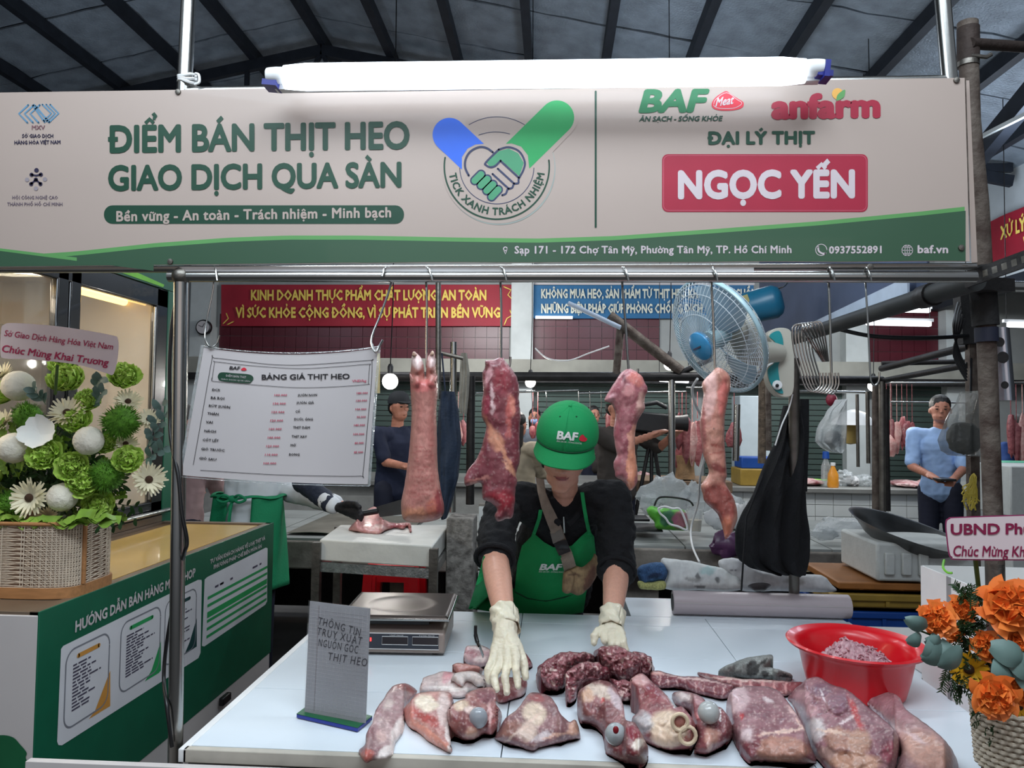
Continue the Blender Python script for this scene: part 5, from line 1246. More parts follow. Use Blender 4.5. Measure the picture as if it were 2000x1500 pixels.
bm_ = MB().slab(brim, 40, 14, hr @ Vector((0, 0, -1)), .003)
bme = bm_.mesh('brim'); bme.shade_smooth(); bme.set_sharp_from_angle(angle=R(50)); brim_o = link(bme, 'brim', cap_m, co_)
MB().ball(H(0, 0, .142), (.006, .006, .004), 12, hr).build('button', cap_m, co_)
for k in range(3):
    th = k * math.pi / 3
    MB().tube([capdome(th / (2 * math.pi), v / 20) + (capdome(th / (2 * math.pi), v / 20) - H(0, 0, .02)).normalized() * .0006 for v in range(1, 20)] if 0 else [capdome(((k + .5) / 6) % 1, v / 20 * .98) + (capdome(((k + .5) / 6) % 1, v / 20 * .98) - H(0, 0, .02)).normalized() * .0004 for v in range(1, 20)], .0007, 5).build('seam', cap_m, co_)
for k in (-1, 1):
    p = hit(cbv, 1110 + k * 16, 814, .0005)
    if p: MB().ball(p, (.003, .003, .003), 8).build('eyelet', M('apron_dark'), co_)
MB().tube([brim(u / 30, 0) + Vector((0, -.002, .001)) for u in range(31)], .002, 6).build('piping', M('apron_dark'), co_)
cf = lambda x, y, o=0: hit(cbv, x, y, .0020 + o, P(x, y, HY - .1))
write('BAF', cf, 1087, 857, 1130, 15, wprint, co_, wt=.06, res=3, shear=.15, y1=861)
write('ĂN SẠCH - SỐNG KHỎE', cf, 1087, 863, 1136, 3.2, wprint, co_, res=1, y1=868)
shape([roundpoly([(1131, 858), (1134, 851), (1139, 849), (1143, 854), (1147, 857), (1144, 862), (1136, 862)], 3)], cf, red_p, co_, 'meat_logo', off=.001)
# gloves
latex = M('latex', (222, 212, 188), .38, 0, .08, 20, .35, 60, coat=.15, sss=.05)
def cuffm(w0, el, r0, r1, name='glove_cuff'):
    d_ = (el - w0).normalized(); x_ = d_.orthogonal().normalized(); y_ = d_.cross(x_)
    def fn(u, v):
        a = u * 2 * math.pi; rr = r0 + (r1 - r0) * v + .0022 * math.sin(a * 7 + v * 9) + .003 * math.sin(v * 14 + a) * (1 - v)
        return w0 + d_ * (-.015 + .07 * v) + (x_ * math.cos(a) + y_ * math.sin(a)) * rr
    me = MB().grid(fn, 40, 16).mesh('c'); me.shade_smooth(); o = link(me, name, latex, ven)
    s_ = o.modifiers.new('s', 'SOLIDIFY'); s_.thickness = .0015
g = lambda x, y, Y: P(x, y, Y)
def hits(pts): return [g(*p) for p in pts]
hand('glove', g(988, 1228, 1.955), hits([(962, 1292, 1.86), (976, 1296, 1.85), (992, 1294, 1.845), (1008, 1286, 1.85)]),
     [(g(953, 1310, 1.83), g(954, 1330, 1.82)), (g(964, 1322, 1.81), g(970, 1346, 1.79)), (g(986, 1322, 1.80), g(990, 1352, 1.78)), (g(1008, 1310, 1.81), g(1012, 1340, 1.79))],
     (g(1010, 1262, 1.90), g(1022, 1290, 1.87), g(1026, 1322, 1.84)), ven, latex, r=.0100, arm=elbl)
cuffm(wl, elbl, .0345, .0385)
hand('glove', g(1194, 1226, 2.20), hits([(1180, 1240, 2.155), (1194, 1244, 2.14), (1205, 1244, 2.14), (1214, 1238, 2.15)]),
     [(g(1180, 1252, 2.13), g(1186, 1258, 2.14)), (g(1194, 1258, 2.11), g(1198, 1270, 2.115)), (g(1206, 1260, 2.10), g(1210, 1274, 2.10)), (g(1218, 1256, 2.11), g(1224, 1276, 2.10))],
     (g(1170, 1234, 2.17), g(1161, 1242, 2.15), g(1160, 1256, 2.14)), ven, latex, r=.0100, arm=elbr)
cuffm(wr_, elbr, .0345, .0385)
# ------------------------------------------------------------------ hooks and hanging cuts
HG = 'wire meat hooks on the steel rail'
def hook(label, xt, xb, yb, curl=1, Y=1.6, group=HG, r=.0026):
    t = root('meat_hook', label, 'hook', P(xt, 530, Y), group)
    k = [P(xt + 10, 548, 1.578), P(xt + 7, 534, 1.580), P(xt + 2, 524, 1.588), P(xt - 2, 523, 1.603), P(xt - 3, 532, 1.618), P(xt - 2, 545, 1.618), P(xt - 1, 565, 1.612)]
    k += [P(xt + (xb - xt) * f_, 565 + (yb - 565) * f_, 1.612 - .012 * f_) for f_ in (.3, .6, .95)]
    k += [P(xb + curl * 2, yb + 12, Y), P(xb + curl * 9, yb + 18, Y), P(xb + curl * 16, yb + 10, Y), P(xb + curl * 18, yb - 8, Y)]
    MB().tube(curve_pts(k, 5), r, 8).build('hook', steel, t); return t
hook('wire hook holding the pig trotter', 834, 833, 708)
hook('wire hook holding the large red pork slab', 979, 979, 705)
hook('wire hook holding the pork strip with orange rind', 1217, 1228, 728)
hook('wire hook holding the long pink belly strip', 1391, 1397, 733)
t = root('meat_hook', 'wire hook on the left corner of the price sheet', 'hook', P(418, 540, 1.6), HG)
MB().tube(curve_pts([P(424, 548, 1.578), P(420, 524, 1.590), P(416, 524, 1.61), P(417, 560, 1.615), P(405, 620, 1.61), P(400, 655, 1.60), P(404, 672, 1.59), P(412, 678, 1.585), P(424, 670, 1.59), P(429, 655, 1.59)], 6), .0018, 8).build('hook', steel, t)
t = root('meat_hook', 'wire hook on the right corner of the price sheet', 'hook', P(755, 540, 1.6), HG)
MB().tube(curve_pts([P(746, 540, 1.578), P(752, 524, 1.590), P(762, 526, 1.61), P(764, 552, 1.615), P(745, 610, 1.61), P(727, 655, 1.60), P(726, 675, 1.59), P(734, 688, 1.585), P(741, 676, 1.59), P(748, 664, 1.59)], 6), .0024, 8).build('hook', steel, t)
hook('empty wire hook holding the bunch of spare hooks', 1620, 1624, 745, -1)
hook('empty bent wire hook right of the spare hooks', 1692, 1700, 735, 1, r=.002)
hp = None
rnd = random.Random(2)
for i in range(7):
    t = root('meat_hook', ['outermost spare hook on the right of the bunch beside fan', 'second spare hook from the right of the bunch', 'third spare hook from the right of the bunch', 'middle spare hook of the bunch of seven', 'third spare hook from the left of the bunch', 'second spare hook from the left of the bunch', 'leftmost lowest spare hook of the bunch beside the fan'][i], 'hook', P(1612, 632, 1.6), 'spare hooks bunched on one hook')
    x = 1612 - i * 6; yb = 742 + i * 4; Yk = 1.585 - .006 * i
    MB().tube(curve_pts([P(1618 - i * 2, 706, 1.6), P(x - 4, 640 + i * 2, Yk), P(x - 16 + i, 628 + i, Yk), P(x - 28, 640, Yk), P(x - 26, 680, Yk), P(x - 14, 725, Yk), P(x - 2, 758, Yk), P(x + 14, 770 - i, Yk), P(x + 26, 752, Yk), P(x + 25, 728, Yk)], 5), .0018, 7).build('hook', steel, t)
HGm = 'cuts of pork hung from the steel rail'
t = root('pork_trotter', 'pink pig trotter leg hanging hoof upward from the rail', 'meat', P(830, 1020, 1.6), HGm)
flesh('leg', None, None, 6, [(275, 640), (281, 590), (283, 545), (290, 516), (305, 514), (332, 540), (346, 575), (352, 615), (356, 645), (360, 615), (362, 575), (366, 545), (382, 520), (397, 508), (407, 530), (411, 585), (416, 640), (422, 700), (418, 780), (415, 850), (418, 950), (420, 1050), (425, 1150), (440, 1250), (455, 1320), (454, 1370), (430, 1400), (370, 1416), (300, 1420), (245, 1408), (230, 1370), (228, 1310), (245, 1220), (265, 1080), (275, 980), (283, 850), (278, 720)],
      base=((206, 138, 126), (196, 124, 114)), patches=[(310, 560, 34, 40, 0, (230, 206, 202), .4), (390, 560, 26, 36, 0, (230, 200, 196), .4), (345, 690, 80, 30, 0, (206, 112, 108), .6), (430, 1320, 36, 90, 8, (140, 56, 60), .3), (300, 1380, 70, 50, 0, (206, 140, 110), .5), (390, 1350, 30, 60, 0, (190, 110, 90), .5)] + [(345 + (i % 3) * 6, 1015 + i * 26, 80, 3, (i * 37) % 9 - 6, (172, 98, 92), .6) for i in range(13)],
      bumps=[(350, 1015 + i * 34, 70, .0012) for i in range(10)] + [(310, 590, 40, .012), (390, 585, 36, .012), (300, 670, 30, .01), (395, 670, 30, .01)], mode='hang', Y=1.6, T=.042, lump=.0022, lf=22, jag=.5, parent=t, seed=51, mat=skin_mat, fleck=0)
for q_ in ([(286, 532), (289, 512), (303, 510), (312, 530), (300, 538)], [(380, 530), (386, 512), (396, 503), (405, 520), (398, 532)]):
    flesh('hoof', None, None, 6, q_, base=((214, 176, 150), (190, 150, 130)), mode='hang', Y=1.578, T=.012, lump=.0005, jag=.2, step=2, parent=t, seed=52, mat=skin_mat, fleck=0)
for q_ in ([(276, 660), (272, 620), (285, 635), (300, 660), (290, 680)], [(400, 660), (415, 640), (419, 625), (420, 660), (410, 680)]):
    flesh('dew_claw', None, None, 6, q_, base=((226, 170, 160), (206, 140, 130)), mode='hang', Y=1.575, T=.010, lump=.0005, jag=.2, step=2, parent=t, seed=53, mat=skin_mat, fleck=0)
flesh('hanging_pork_slab', 'large dark red pork slab with a diagonal fat seam on hook', 'meat', 6, [(680, 556), (720, 552), (762, 540), (800, 580), (840, 640), (855, 700), (855, 760), (865, 850), (860, 900), (858, 1000), (860, 1080), (840, 1160), (845, 1200), (835, 1260), (830, 1340), (820, 1390), (790, 1400), (745, 1415), (725, 1380), (740, 1350), (700, 1310), (660, 1290), (655, 1210), (600, 1220), (570, 1222), (565, 1180), (590, 1130), (640, 1060), (670, 960), (680, 900), (660, 870), (655, 800), (665, 720), (660, 640), (672, 590)],
      base=((122, 50, 60), (150, 78, 84)), patches=[(760, 1020, 14, 200, -28, (206, 140, 110), .5), (730, 980, 40, 70, -30, (206, 140, 112), .5), (815, 800, 24, 60, 0, (214, 134, 116), .4), (800, 860, 16, 120, 0, (190, 96, 90), .5), (715, 760, 12, 90, 0, (226, 190, 190), .5), (690, 640, 16, 60, 20, (214, 160, 164), .5), (765, 660, 50, 90, 0, (140, 50, 60), .5), (760, 1300, 80, 60, 0, (150, 44, 54), .5), (640, 1190, 70, 10, -10, (206, 140, 130), .5), (800, 1130, 50, 10, 50, (222, 160, 130), .4), (680, 800, 20, 60, 0, (150, 60, 76), .4), (750, 740, 12, 50, 10, (120, 40, 54), .4)],
      bumps=[(640, 1130, 70, -.004)], mode='hang', Y=1.6, T=.022, lump=.0035, lf=20, seed=54, fleck=.15, group=HGm, jag=1.6)
flesh('hanging_pork_strip', 'narrow pork strip with orange rind edge on the hook right of the cap', 'meat', 7, [(290, 748), (340, 736), (400, 770), (430, 820), (450, 870), (430, 930), (430, 1000), (392, 1060), (370, 1140), (366, 1250), (376, 1330), (386, 1430), (376, 1490), (340, 1527), (314, 1500), (305, 1480), (280, 1460), (245, 1440), (235, 1400), (225, 1350), (248, 1290), (232, 1200), (228, 1120), (240, 1040), (215, 965), (178, 950), (170, 930), (210, 860), (250, 800)],
      base=((160, 78, 90), (190, 120, 124)), patches=[(348, 1360, 34, 180, 2, (222, 150, 118), .18), (350, 1180, 30, 90, 12, (222, 160, 138), .25), (405, 960, 28, 80, 8, (222, 176, 164), .4), (380, 800, 60, 50, 10, (206, 120, 110), .5), (340, 1335, 5, 5, 0, (50, 30, 30), .2), (330, 880, 50, 40, 0, (206, 140, 140), .5), (210, 920, 40, 20, -30, (206, 150, 156), .5), (300, 800, 16, 40, 0, (110, 50, 60), .5)],
      bumps=[(320, 900, 70, .003)], mode='hang', Y=1.6, T=.024, lump=.0032, lf=22, fleck=.15, seed=55, group=HGm)
flesh('hanging_belly_strip', 'long pink belly strip with dark red lower end on the hook before the fan', 'meat', 0, [(1388, 729), (1400, 718), (1412, 721), (1425, 734), (1427, 755), (1422, 779), (1416, 812), (1415, 845), (1416, 878), (1419, 915), (1420, 930), (1417, 943), (1431, 969), (1439, 993), (1440, 1012), (1435, 1028), (1428, 1041), (1417, 1053), (1412, 1036), (1407, 1017), (1399, 1001), (1377, 980), (1372, 964), (1369, 948), (1380, 932), (1384, 918), (1374, 890), (1370, 860), (1367, 830), (1370, 800), (1374, 770), (1371, 749)],
      base=((214, 150, 130), (206, 134, 118)), patches=[(1387, 770, 14, 50, 5, (226, 178, 170), .4), (1412, 775, 10, 40, 6, (206, 112, 104), .5), (1404, 985, 34, 44, -20, (140, 66, 60), .25), (1372, 850, 6, 90, 0, (170, 100, 96), .4), (1396, 838, 2, 2, 0, (40, 30, 30), .2), (1403, 915, 18, 10, 20, (130, 60, 56), .5), (1420, 1030, 10, 26, 0, (196, 116, 90), .5), (1395, 885, 24, 2, -8, (170, 96, 84), .5), (1395, 870, 24, 1.5, 6, (176, 100, 88), .5)],
      bumps=[(1398, 905, 18, .002)], mode='hang', Y=1.6, T=.024, lump=.0035, lf=22, seed=56, group=HGm, jag=.7, fleck=.1)

# ------------------------------------------------------------------ price sheet
t = root('price_sheet', 'white pork price list in a clear sleeve hanging by two hooks', 'sign', P(540, 945, 1.59))
def psurf(px, py, off=0):
    u = (px - 360) / 380; return P(px, py, 1.592 + .018 * math.sin(math.pi * min(1, max(0, u))) - .012 * math.sin(2 * math.pi * u) - off)
def sheet(u, v, ex=0):
    a = np.array([398 - ex, 678 - ex]) * (1 - u) + np.array([738 + ex, 679 - ex]) * u; a[1] += 14 * math.sin(math.pi * u) ** .8
    b = np.array([354 - ex, 928 + ex]) * (1 - u) + np.array([718 + ex, 946 + ex]) * u; b[1] += 4 * math.sin(math.pi * u)
    q = a * (1 - v) + b * v; return q
def psh(ex, off): return lambda u, v: psurf(*sheet(u, v, ex), off)
MB().slab(psh(0, 0), 30, 16, (0, 1, 0), .0008).build('paper', white_paper, t)
MB().slab(psh(5, .0012), 30, 16, (0, 1, 0), .0004).build('clear_sleeve', M('sleeve_film', (240, 244, 246), .08, trans=.9, alpha=.14, ior=1.1), t) if 0 else None
mb = MB()
for a, b in (((0, 0), (1, 0)), ((1, 0), (1, 1)), ((1, 1), (0, 1)), ((0, 1), (0, 0))):
    mb.tube([psurf(*sheet(a[0] + (b[0] - a[0]) * k / 20, a[1] + (b[1] - a[1]) * k / 20, 3), .001) for k in range(21)], .0032, 6, flat=.3)
mb.build('sleeve_edge', film, t)
# sheet coordinates: crop (340,660)+/4.762
c4 = lambda x, y: (340 + x / 4.762, 660 + y / 4.762)
ink = M('ink_black', (34, 32, 36), .6); pink_ink = M('ink_rose', (190, 76, 100), .6)
def sagline(pts, w_=1.0): return ([(p.x, p.y) for p in curve_pts([(*c4(*q), 0) for q in pts], 5)], w_)
shape([], psurf, ink, t, 'border_line', off=.0012, strokes=[
    sagline([(178, 1180), (260, 720), (352, 200), (372, 186), (600, 212), (900, 246), (1150, 252), (1450, 236), (1820, 208), (1840, 216), (1836, 400), (1800, 800), (1756, 1260), (1735, 1284), (1400, 1284), (900, 1270), (500, 1246), (245, 1230)], .9),
    sagline([(352, 390), (376, 230), (390, 222), (700, 256), (1150, 284), (1500, 268), (1806, 244), (1818, 254), (1812, 330), (1806, 420), (1796, 432), (1500, 454), (1150, 462), (800, 440), (500, 416), (362, 402), (350, 390), (352, 370)], .8)])
pw = lambda s_, x0, y0, x1, y1, cap, m_, **k: write(s_, psurf, *c4(x0, y0), c4(x1, 0)[0], cap / 4.762, m_, t, y1=c4(0, y1)[1], off=.0013, **k)
pw('BẢNG GIÁ THỊT HEO', 815, 388, 1632, 380, 46, ink, wt=.03, res=3)
pw('BAF', 512, 292, 618, 296, 28, ink, wt=.05, shear=.2)
shape([roundpoly([c4(*p) for p in [(622, 292), (645, 276), (660, 278), (675, 296), (655, 304), (630, 302)]], 3)], psurf, red_p, t, 'meat_logo', off=.0013)
shape([roundpoly([c4(*p) for p in [(408, 350), (440, 320), (560, 328), (700, 340), (738, 372), (720, 408), (690, 422), (560, 414), (440, 400), (412, 380)]], 4)], psurf, gdark, t, 'green_pill', off=.0012)
write('ĐIỂM BÁN THỊT', psurf, *c4(482, 360), c4(672, 0)[0], 4, white_paper, t, y1=c4(0, 376)[1], off=.0018, res=1)
write('GIAO DỊCH QUA SÀN', psurf, *c4(435, 388), c4(706, 0)[0], 2.6, white_paper, t, y1=c4(0, 410)[1], off=.0018, res=1)
pw('VNĐ/kg', 1655, 412, 1788, 408, 22, pink_ink, wt=.02)
L1 = [('ĐÙI', 352, 492, 424, 497, '100.000'), ('BA RỌI', 340, 566, 468, 574, '130.000'), ('RÚT SƯỜN', 322, 640, 522, 656, '120.000'), ('THĂN', 310, 712, 416, 720, '120.000'), ('VAI', 296, 792, 360, 796, '100.000'), ('NÁCH', 280, 874, 390, 882, '100.000'), ('CỐT LẾT', 265, 958, 416, 968, '120.000'), ('GIÒ TRƯỚC', 250, 1042, 470, 1058, '110.000'), ('GIÒ SAU', 232, 1128, 394, 1142, '100.000')]
R1 = [('SƯỜN NON', 1150, 544, 1330, 540, '180.000'), ('SƯỜN GIÀ', 1138, 614, 1300, 612, '130.000'), ('CỔ', 1128, 694, 1172, 694, '100.000'), ('ĐUÔI, ÓNG', 1116, 766, 1292, 766, '90.000'), ('THỊT DĂM', 1106, 842, 1264, 844, '140.000'), ('THỊT XAY', 1094, 926, 1236, 928, '100.000'), ('MỠ', 1082, 1008, 1138, 1008, '80.000'), ('BỌNG', 1068, 1094, 1168, 1094, '85.000')]
for i, (s_, x0, y0, x1, y1, pr) in enumerate(L1):
    pw(s_, x0, y0, x1, y1, 22, ink, wt=.035, res=1, shear=.1)
    px_ = 932 - i * 12.6; yy = 542 + i * 78.8 if i < 4 else 542 + i * 78.8 + (i - 4) * 1; pw(pr, px_, yy, px_ + 120, yy, 20, pink_ink, wt=.035, res=1, shear=.1)
for i, (s_, x0, y0, x1, y1, pr) in enumerate(R1):
    pw(s_, x0, y0, x1, y1, 21, ink, wt=.035, res=1, shear=.1)
    px_ = 1698 - i * 6.5; pw(pr, px_ + (20 if len(pr) < 7 else 0), y0 - 20, px_ + 104, y0 - 22, 20, pink_ink, wt=.035, res=1, shear=.1)
t = root('yellow_tag', 'yellow strip of card hanging behind the price sheet corner', 'tag', P(738, 760, 1.63))
MB().slab(lambda u, v: P(733 + 9 * u, 690 + 78 * v, 1.63), 1, 6, (0, 1, 0), .001).build('card', M('yellow_card', (206, 190, 140), .7), t)
MB().tube([P(733, 690, 1.628), P(728, 672, 1.615)], .001, 6).build('string', white_plastic, t)
# black cord along the left post
MB().tube(curve_pts([P(352, 560, 1.63), P(338, 620, 1.62), P(332, 700, 1.62), P(332, 800, 1.62), P(334, 860, 1.60), P(348, 930, 1.58), P(355, 1000, 1.57), P(365, 1055, 1.57), P(360, 1080, 1.575), P(350, 1120, 1.63), P(328, 1240, 1.64), P(320, 1320, 1.63), P(326, 1380, 1.58), P(336, 1459, 1.57)], 8), .0042, 10).build('power_cord', black_plastic, label='black power cord hanging along the left steel post', cat='cord')

# ------------------------------------------------------------------ fan
t = root('wall_fan', 'blue and white wall fan facing down to the left', 'fan', P(1552, 700, 2.5))
fc = P(1402, 657, 2.32); n_ = Vector((-.80, -.40, -.46)).normalized(); q = n_.to_track_quat('Z', 'Y').to_matrix()
FL = lambda x, y, z: fc + q @ Vector((x, y, z))
wire_m = M('fan_wire', (196, 204, 210), .3, .3, .05); fb = M('fan_blue', (58, 132, 178), .3, 0, .05, coat=.3); fbl = M('fan_blade', (150, 178, 196), .25, 0, .05, trans=.2, alpha=.75)
Rf = .186
def rings(side, dep):
    mb = MB()
    for k in range(72):
        a = k / 72 * 2 * math.pi; mb.tube([FL(math.cos(a) * r, math.sin(a) * r, side * (.012 + dep * (1 - (r / Rf) ** 2.6))) for r in (.045, .09, .13, .165, .185, Rf)], .0009, 4, cap=False)
    for r in (.1, .155, .18):
        mb.tube([FL(math.cos(a) * r, math.sin(a) * r, side * (.013 + dep * (1 - (r / Rf) ** 2.6))) for a in [i / 40 * 2 * math.pi for i in range(40)]], .0012, 5, closed=True)
    return mb
rings(1, .062).build('front_grille', wire_m, t, kind='stuff'); rings(-1, .07).build('rear_grille', wire_m, t, kind='stuff')
MB().tube([FL(math.cos(a) * Rf, math.sin(a) * Rf, 0) for a in [i / 64 * 2 * math.pi for i in range(64)]], .006, 10, closed=True, flat=1.6).build('rim', M('fan_rim', (150, 176, 184), .3), t)
MB().lathe([(.001, .088), (.03, .086), (.045, .078), (.047, .066), (.001, .066)], fc, 28, q).build('badge', fb, t)
MB().bar(FL(-.02, -.004, .0885), FL(.02, .004, .0885), .001, .005).build('badge_mark', M('print_navy'), t)
MB().lathe([(.001, .04), (.03, .036), (.036, .0), (.03, -.03), (.001, -.03)], fc, 24, q).build('hub', M('fan_rim'), t)
for k in range(3):
    a0 = k * 2 * math.pi / 3 + .5
    def bl_(u, v, a0=a0):
        r = .03 + .145 * u; a = a0 + (v - .5) * (1.3 * (1 - .25 * u)) + .5 * u; return FL(math.cos(a) * r, math.sin(a) * r, (v - .5) * .05)
    MB().slab(bl_, 8, 10, q @ Vector((0, 0, 1)), .002).build('blade', fbl, t)
beige_p = M('fan_beige', (176, 172, 160), .45, 0, .05); teal = M('fan_teal', (30, 130, 134), .4)
mo = P(1470, 692, 2.44)
MB().tube([FL(0, 0, -.06), FL(0, 0, -.10), mo, P(1508, 688, 2.47), P(1522, 690, 2.49)], [.045, .056, .05, .034, .03], 20).build('motor_housing', beige_p, t)
pl = [(1500, 655), (1510, 643), (1530, 640), (1546, 648), (1551, 680), (1552, 730), (1550, 765), (1540, 776), (1520, 772), (1504, 752), (1498, 720), (1512, 708), (1520, 690), (1510, 672)]
MB().prism([P(x, y, 2.49) for x, y in roundpoly(pl, 3)], (0, .055, 0)).build('wall_bracket', beige_p, t, bevel=.003)
MB().prism([P(x, y, 2.485) for x, y in roundpoly([(1503, 657), (1512, 648), (1524, 648), (1530, 670), (1526, 700), (1520, 716), (1524, 750), (1530, 768), (1516, 764), (1504, 745), (1500, 722), (1514, 708), (1521, 690), (1514, 668)], 3)], (0, .01, 0)).build('teal_trim', teal, t)
MB().lathe([(.001, .0), (.016, 0), (.014, .008), (.001, .009)], P(1518, 752, 2.482), 18, (R(90), 0, 0)).build('dial', white_plastic, t)
MB().ball(P(1518, 753, 2.468), .006, 10).build('knob', black_plastic, t)
MB().tube([P(1551, 700, 2.56), P(1551, 1168, 2.72)], .018, 16).build('pole', steel_old, t)
MB().tube(curve_pts([P(1548, 770, 2.5), P(1540, 800, 2.52), P(1527, 830, 2.5), P(1514, 870, 2.5)]), .0025, 6).build('string', white_plastic, t)
MB().tube(curve_pts([P(1362, 740, 2.6), P(1352, 760, 2.7), P(1358, 790, 2.8), P(1372, 820, 3), P(1380, 870, 3.2), P(1368, 930, 3.4), P(1364, 980, 3.6), P(1350, 1030, 3.7), P(1352, 1065, 3.6), P(1366, 1098, 3.4)], 6), .005, 6).build('pale_cord', white_plastic, label='pale cord curling down behind the long belly strip', cat='cord')
t = root('blue_can', 'blue plastic can with a label behind the fan', 'can', P(1470, 650, 2.8))
MB().lathe([(.001, 0), (.05, 0), (.06, .02), (.062, .12), (.05, .14), (.03, .15), (.001, .15)], P(1448, 605, 2.8), 24, (0, R(78), R(-20))).build('can', M('can_blue', (26, 92, 120), .35, 0, .1), t)
MB().box(P(1450, 592, 2.735), (.055, .003, .05), (0, R(-20), 0)).build('paper_label', M('can_label', (150, 140, 90), .6), t)
MB().tube(curve_pts([P(1500, 600, 2.8), P(1505, 570, 2.8), P(1530, 560, 2.75), P(1540, 548, 2.2)]), .003, 6).build('string', black_plastic, t)

# ------------------------------------------------------------------ black bag and cloth on poles
def loft(name, label, cat, rows, Y, depth, mat, parent=None, folds=0, fseed=0, ff=22, group=None, n=40, thick=None):
    """hanging cloth body: rows of (y, xleft, xright); elliptical section of given depth with folds"""
    mb = MB(); ys_ = [r_[0] for r_ in rows]; m = 30
    for j in range(m + 1):
        y = ys_[0] + (ys_[-1] - ys_[0]) * j / m; a = np.interp(y, ys_, [r_[1] for r_ in rows]); b = np.interp(y, ys_, [r_[2] for r_ in rows])
        pa, pb = P(a, y, Y), P(b, y, Y); c = (pa + pb) / 2; hw = (pb - pa).length / 2; dd = (depth if thick is None else min(depth, hw))
        for k in range(n):
            th = 2 * math.pi * k / n; f_ = 1 + folds * math.sin(th * ff / 3 + noise.noise(Vector((y * .012, fseed, th))) * 3)
            mb.v.append((c.x + hw * math.cos(th), c.y + dd * math.sin(th) * f_ - folds * .05 * math.sin(c.x * 60 + hw * math.cos(th) * 90), c.z))
    for j in range(m):
        for k in range(n):
            k2 = (k + 1) % n; mb.f.append((j * n + k2, j * n + k, (j + 1) * n + k, (j + 1) * n + k2))
    mb.f.append(tuple(range(n))); mb.f.append(tuple(m * n + k for k in range(n))[::-1])
    return mb.build(name, mat, parent, label=label, cat=cat, group=group, ang=70)
t = root('black_cloth_bag', 'black cloth bag hanging from the fan pole', 'bag', P(1510, 1118, 2.6))
loft('bag_body', None, None, [(792, 1536, 1556), (850, 1518, 1572), (930, 1486, 1574), (1000, 1452, 1576), (1040, 1436, 1580), (1080, 1436, 1580), (1105, 1450, 1578), (1119, 1500, 1576)], 2.66, .05, black_cloth, t, folds=.28, ff=30)
loft('strap', None, None, [(780, 1562, 1580), (850, 1562, 1580), (960, 1566, 1576)], 2.70, .012, black_cloth, t)
MB().tube([P(1490, 930, 2.58), P(1458, 1010, 2.56), P(1452, 1090, 2.56), P(1448, 1152, 2.58)], .008, 8, flat=.4).build('hanging_strap', black_cloth, t)
t = root('navy_cloth', 'navy cloth hanging on the post behind the pig trotter', 'cloth', P(880, 1010, 3.3))
loft('cloth', None, None, [(765, 862, 888), (800, 856, 896), (860, 852, 902), (930, 856, 896), (990, 856, 880), (1012, 864, 872)], 3.35, .05, M('navy_denim', (34, 46, 64), .8, 0, .2, 20, .3), t, folds=.2, ff=24)
MB().tube([P(863, 690, 3.42), P(870, 768, 3.37)], .004, 6).build('loop', navy_cloth, t)
t = root('rag', 'pale worn rag hung on the pipe right of the navy cloth', 'cloth', P(910, 800, 3.6))
loft('cloth', None, None, [(690, 900, 912), (730, 898, 918), (770, 896, 916), (808, 898, 912)], 3.62, .03, M('rag_cloth', (138, 134, 124), .9, 0, .2, 12, .3), t, folds=.2)

# ------------------------------------------------------------------ cutting board on its stand
t = root('board_stand', 'steel angle stand carrying the white chopping board', 'stand', P(740, 1200, 3.3))
ZB = 1.0
cn = [PZ(624, 1054, ZB), PZ(845, 1068, ZB), PZ(877, 1025, ZB), PZ(666, 1026, ZB)]
cn[1].y = cn[0].y + .05; cn = [cn[0], PZ(845, 1066, ZB), PZ(877, 1025, ZB), PZ(664, 1025, ZB)]
for i, c in enumerate(cn):
    o_ = (c - sum(cn, Vector()) / 4); o_.z = 0; c2 = c + o_.normalized() * .01
    MB().bar(c2 + Vector((0, 0, -.01)), Vector((c2.x, c2.y, 0)), .035, .035).build('leg', steel_old, t, smooth=False)
for a, b in ((0, 1), (1, 2), (2, 3), (3, 0)):
    for z in (-.115, -.5): MB().bar(cn[a] + Vector((0, 0, z)), cn[b] + Vector((0, 0, z)), .02, .04).build('rail', M('foil_rail', (190, 190, 188), .25, .9, .3, 30, .3), t, smooth=False)
t = root('chopping_board', 'thick white chopping board on the steel stand', 'board', sum(cn, Vector()) / 4 - Vector((0, 0, .09)))
MB().prism([c + Vector((0, 0, -.09)) for c in cn], (0, 0, .09)).build('board', M('board_plastic', (206, 206, 200), .5, 0, .1, 9, .15), t, bevel=.006)
flesh('raw_pork_piece', 'raw pink pork piece on the chopping board under the cleaver', 'meat', 8, [(390, 205), (430, 160), (490, 100), (530, 83), (555, 95), (570, 140), (600, 160), (650, 172), (720, 168), (732, 205), (726, 222), (716, 190), (690, 205), (640, 200), (590, 215), (560, 230), (480, 225), (420, 215)],
      H=.06, base=((206, 120, 116), (222, 160, 156)), patches=[(520, 150, 30, 50, 10, (196, 90, 90), .5), (560, 190, 40, 16, 0, (230, 200, 196), .5), (640, 185, 60, 14, 0, (176, 90, 96), .5)], zt=ZB, seed=61, lump=.008, lf=16, round_=.8)
t = root('plastic_stool', 'red plastic stool standing under the chopping board stand', 'stool', P(765, 1160, 4.1))
zs = .70; s0, s1 = P(716, 1112, 4.1), P(812, 1112, 4.1); xm = (s0.x + s1.x) / 2; hw = (s1.x - s0.x) / 2
MB().box((xm, 4.22, zs), (hw * 2, .26, .03)).build('seat', red_plastic, t, bevel=.006)
for sx in (-1, 1):
    for sy in (-1, 1): MB().bar((xm + sx * hw * .9, 4.22 + sy * .11, zs), (xm + sx * hw * 1.2, 4.22 + sy * .14, 0), .05, .05).build('leg', red_plastic, t, smooth=False)
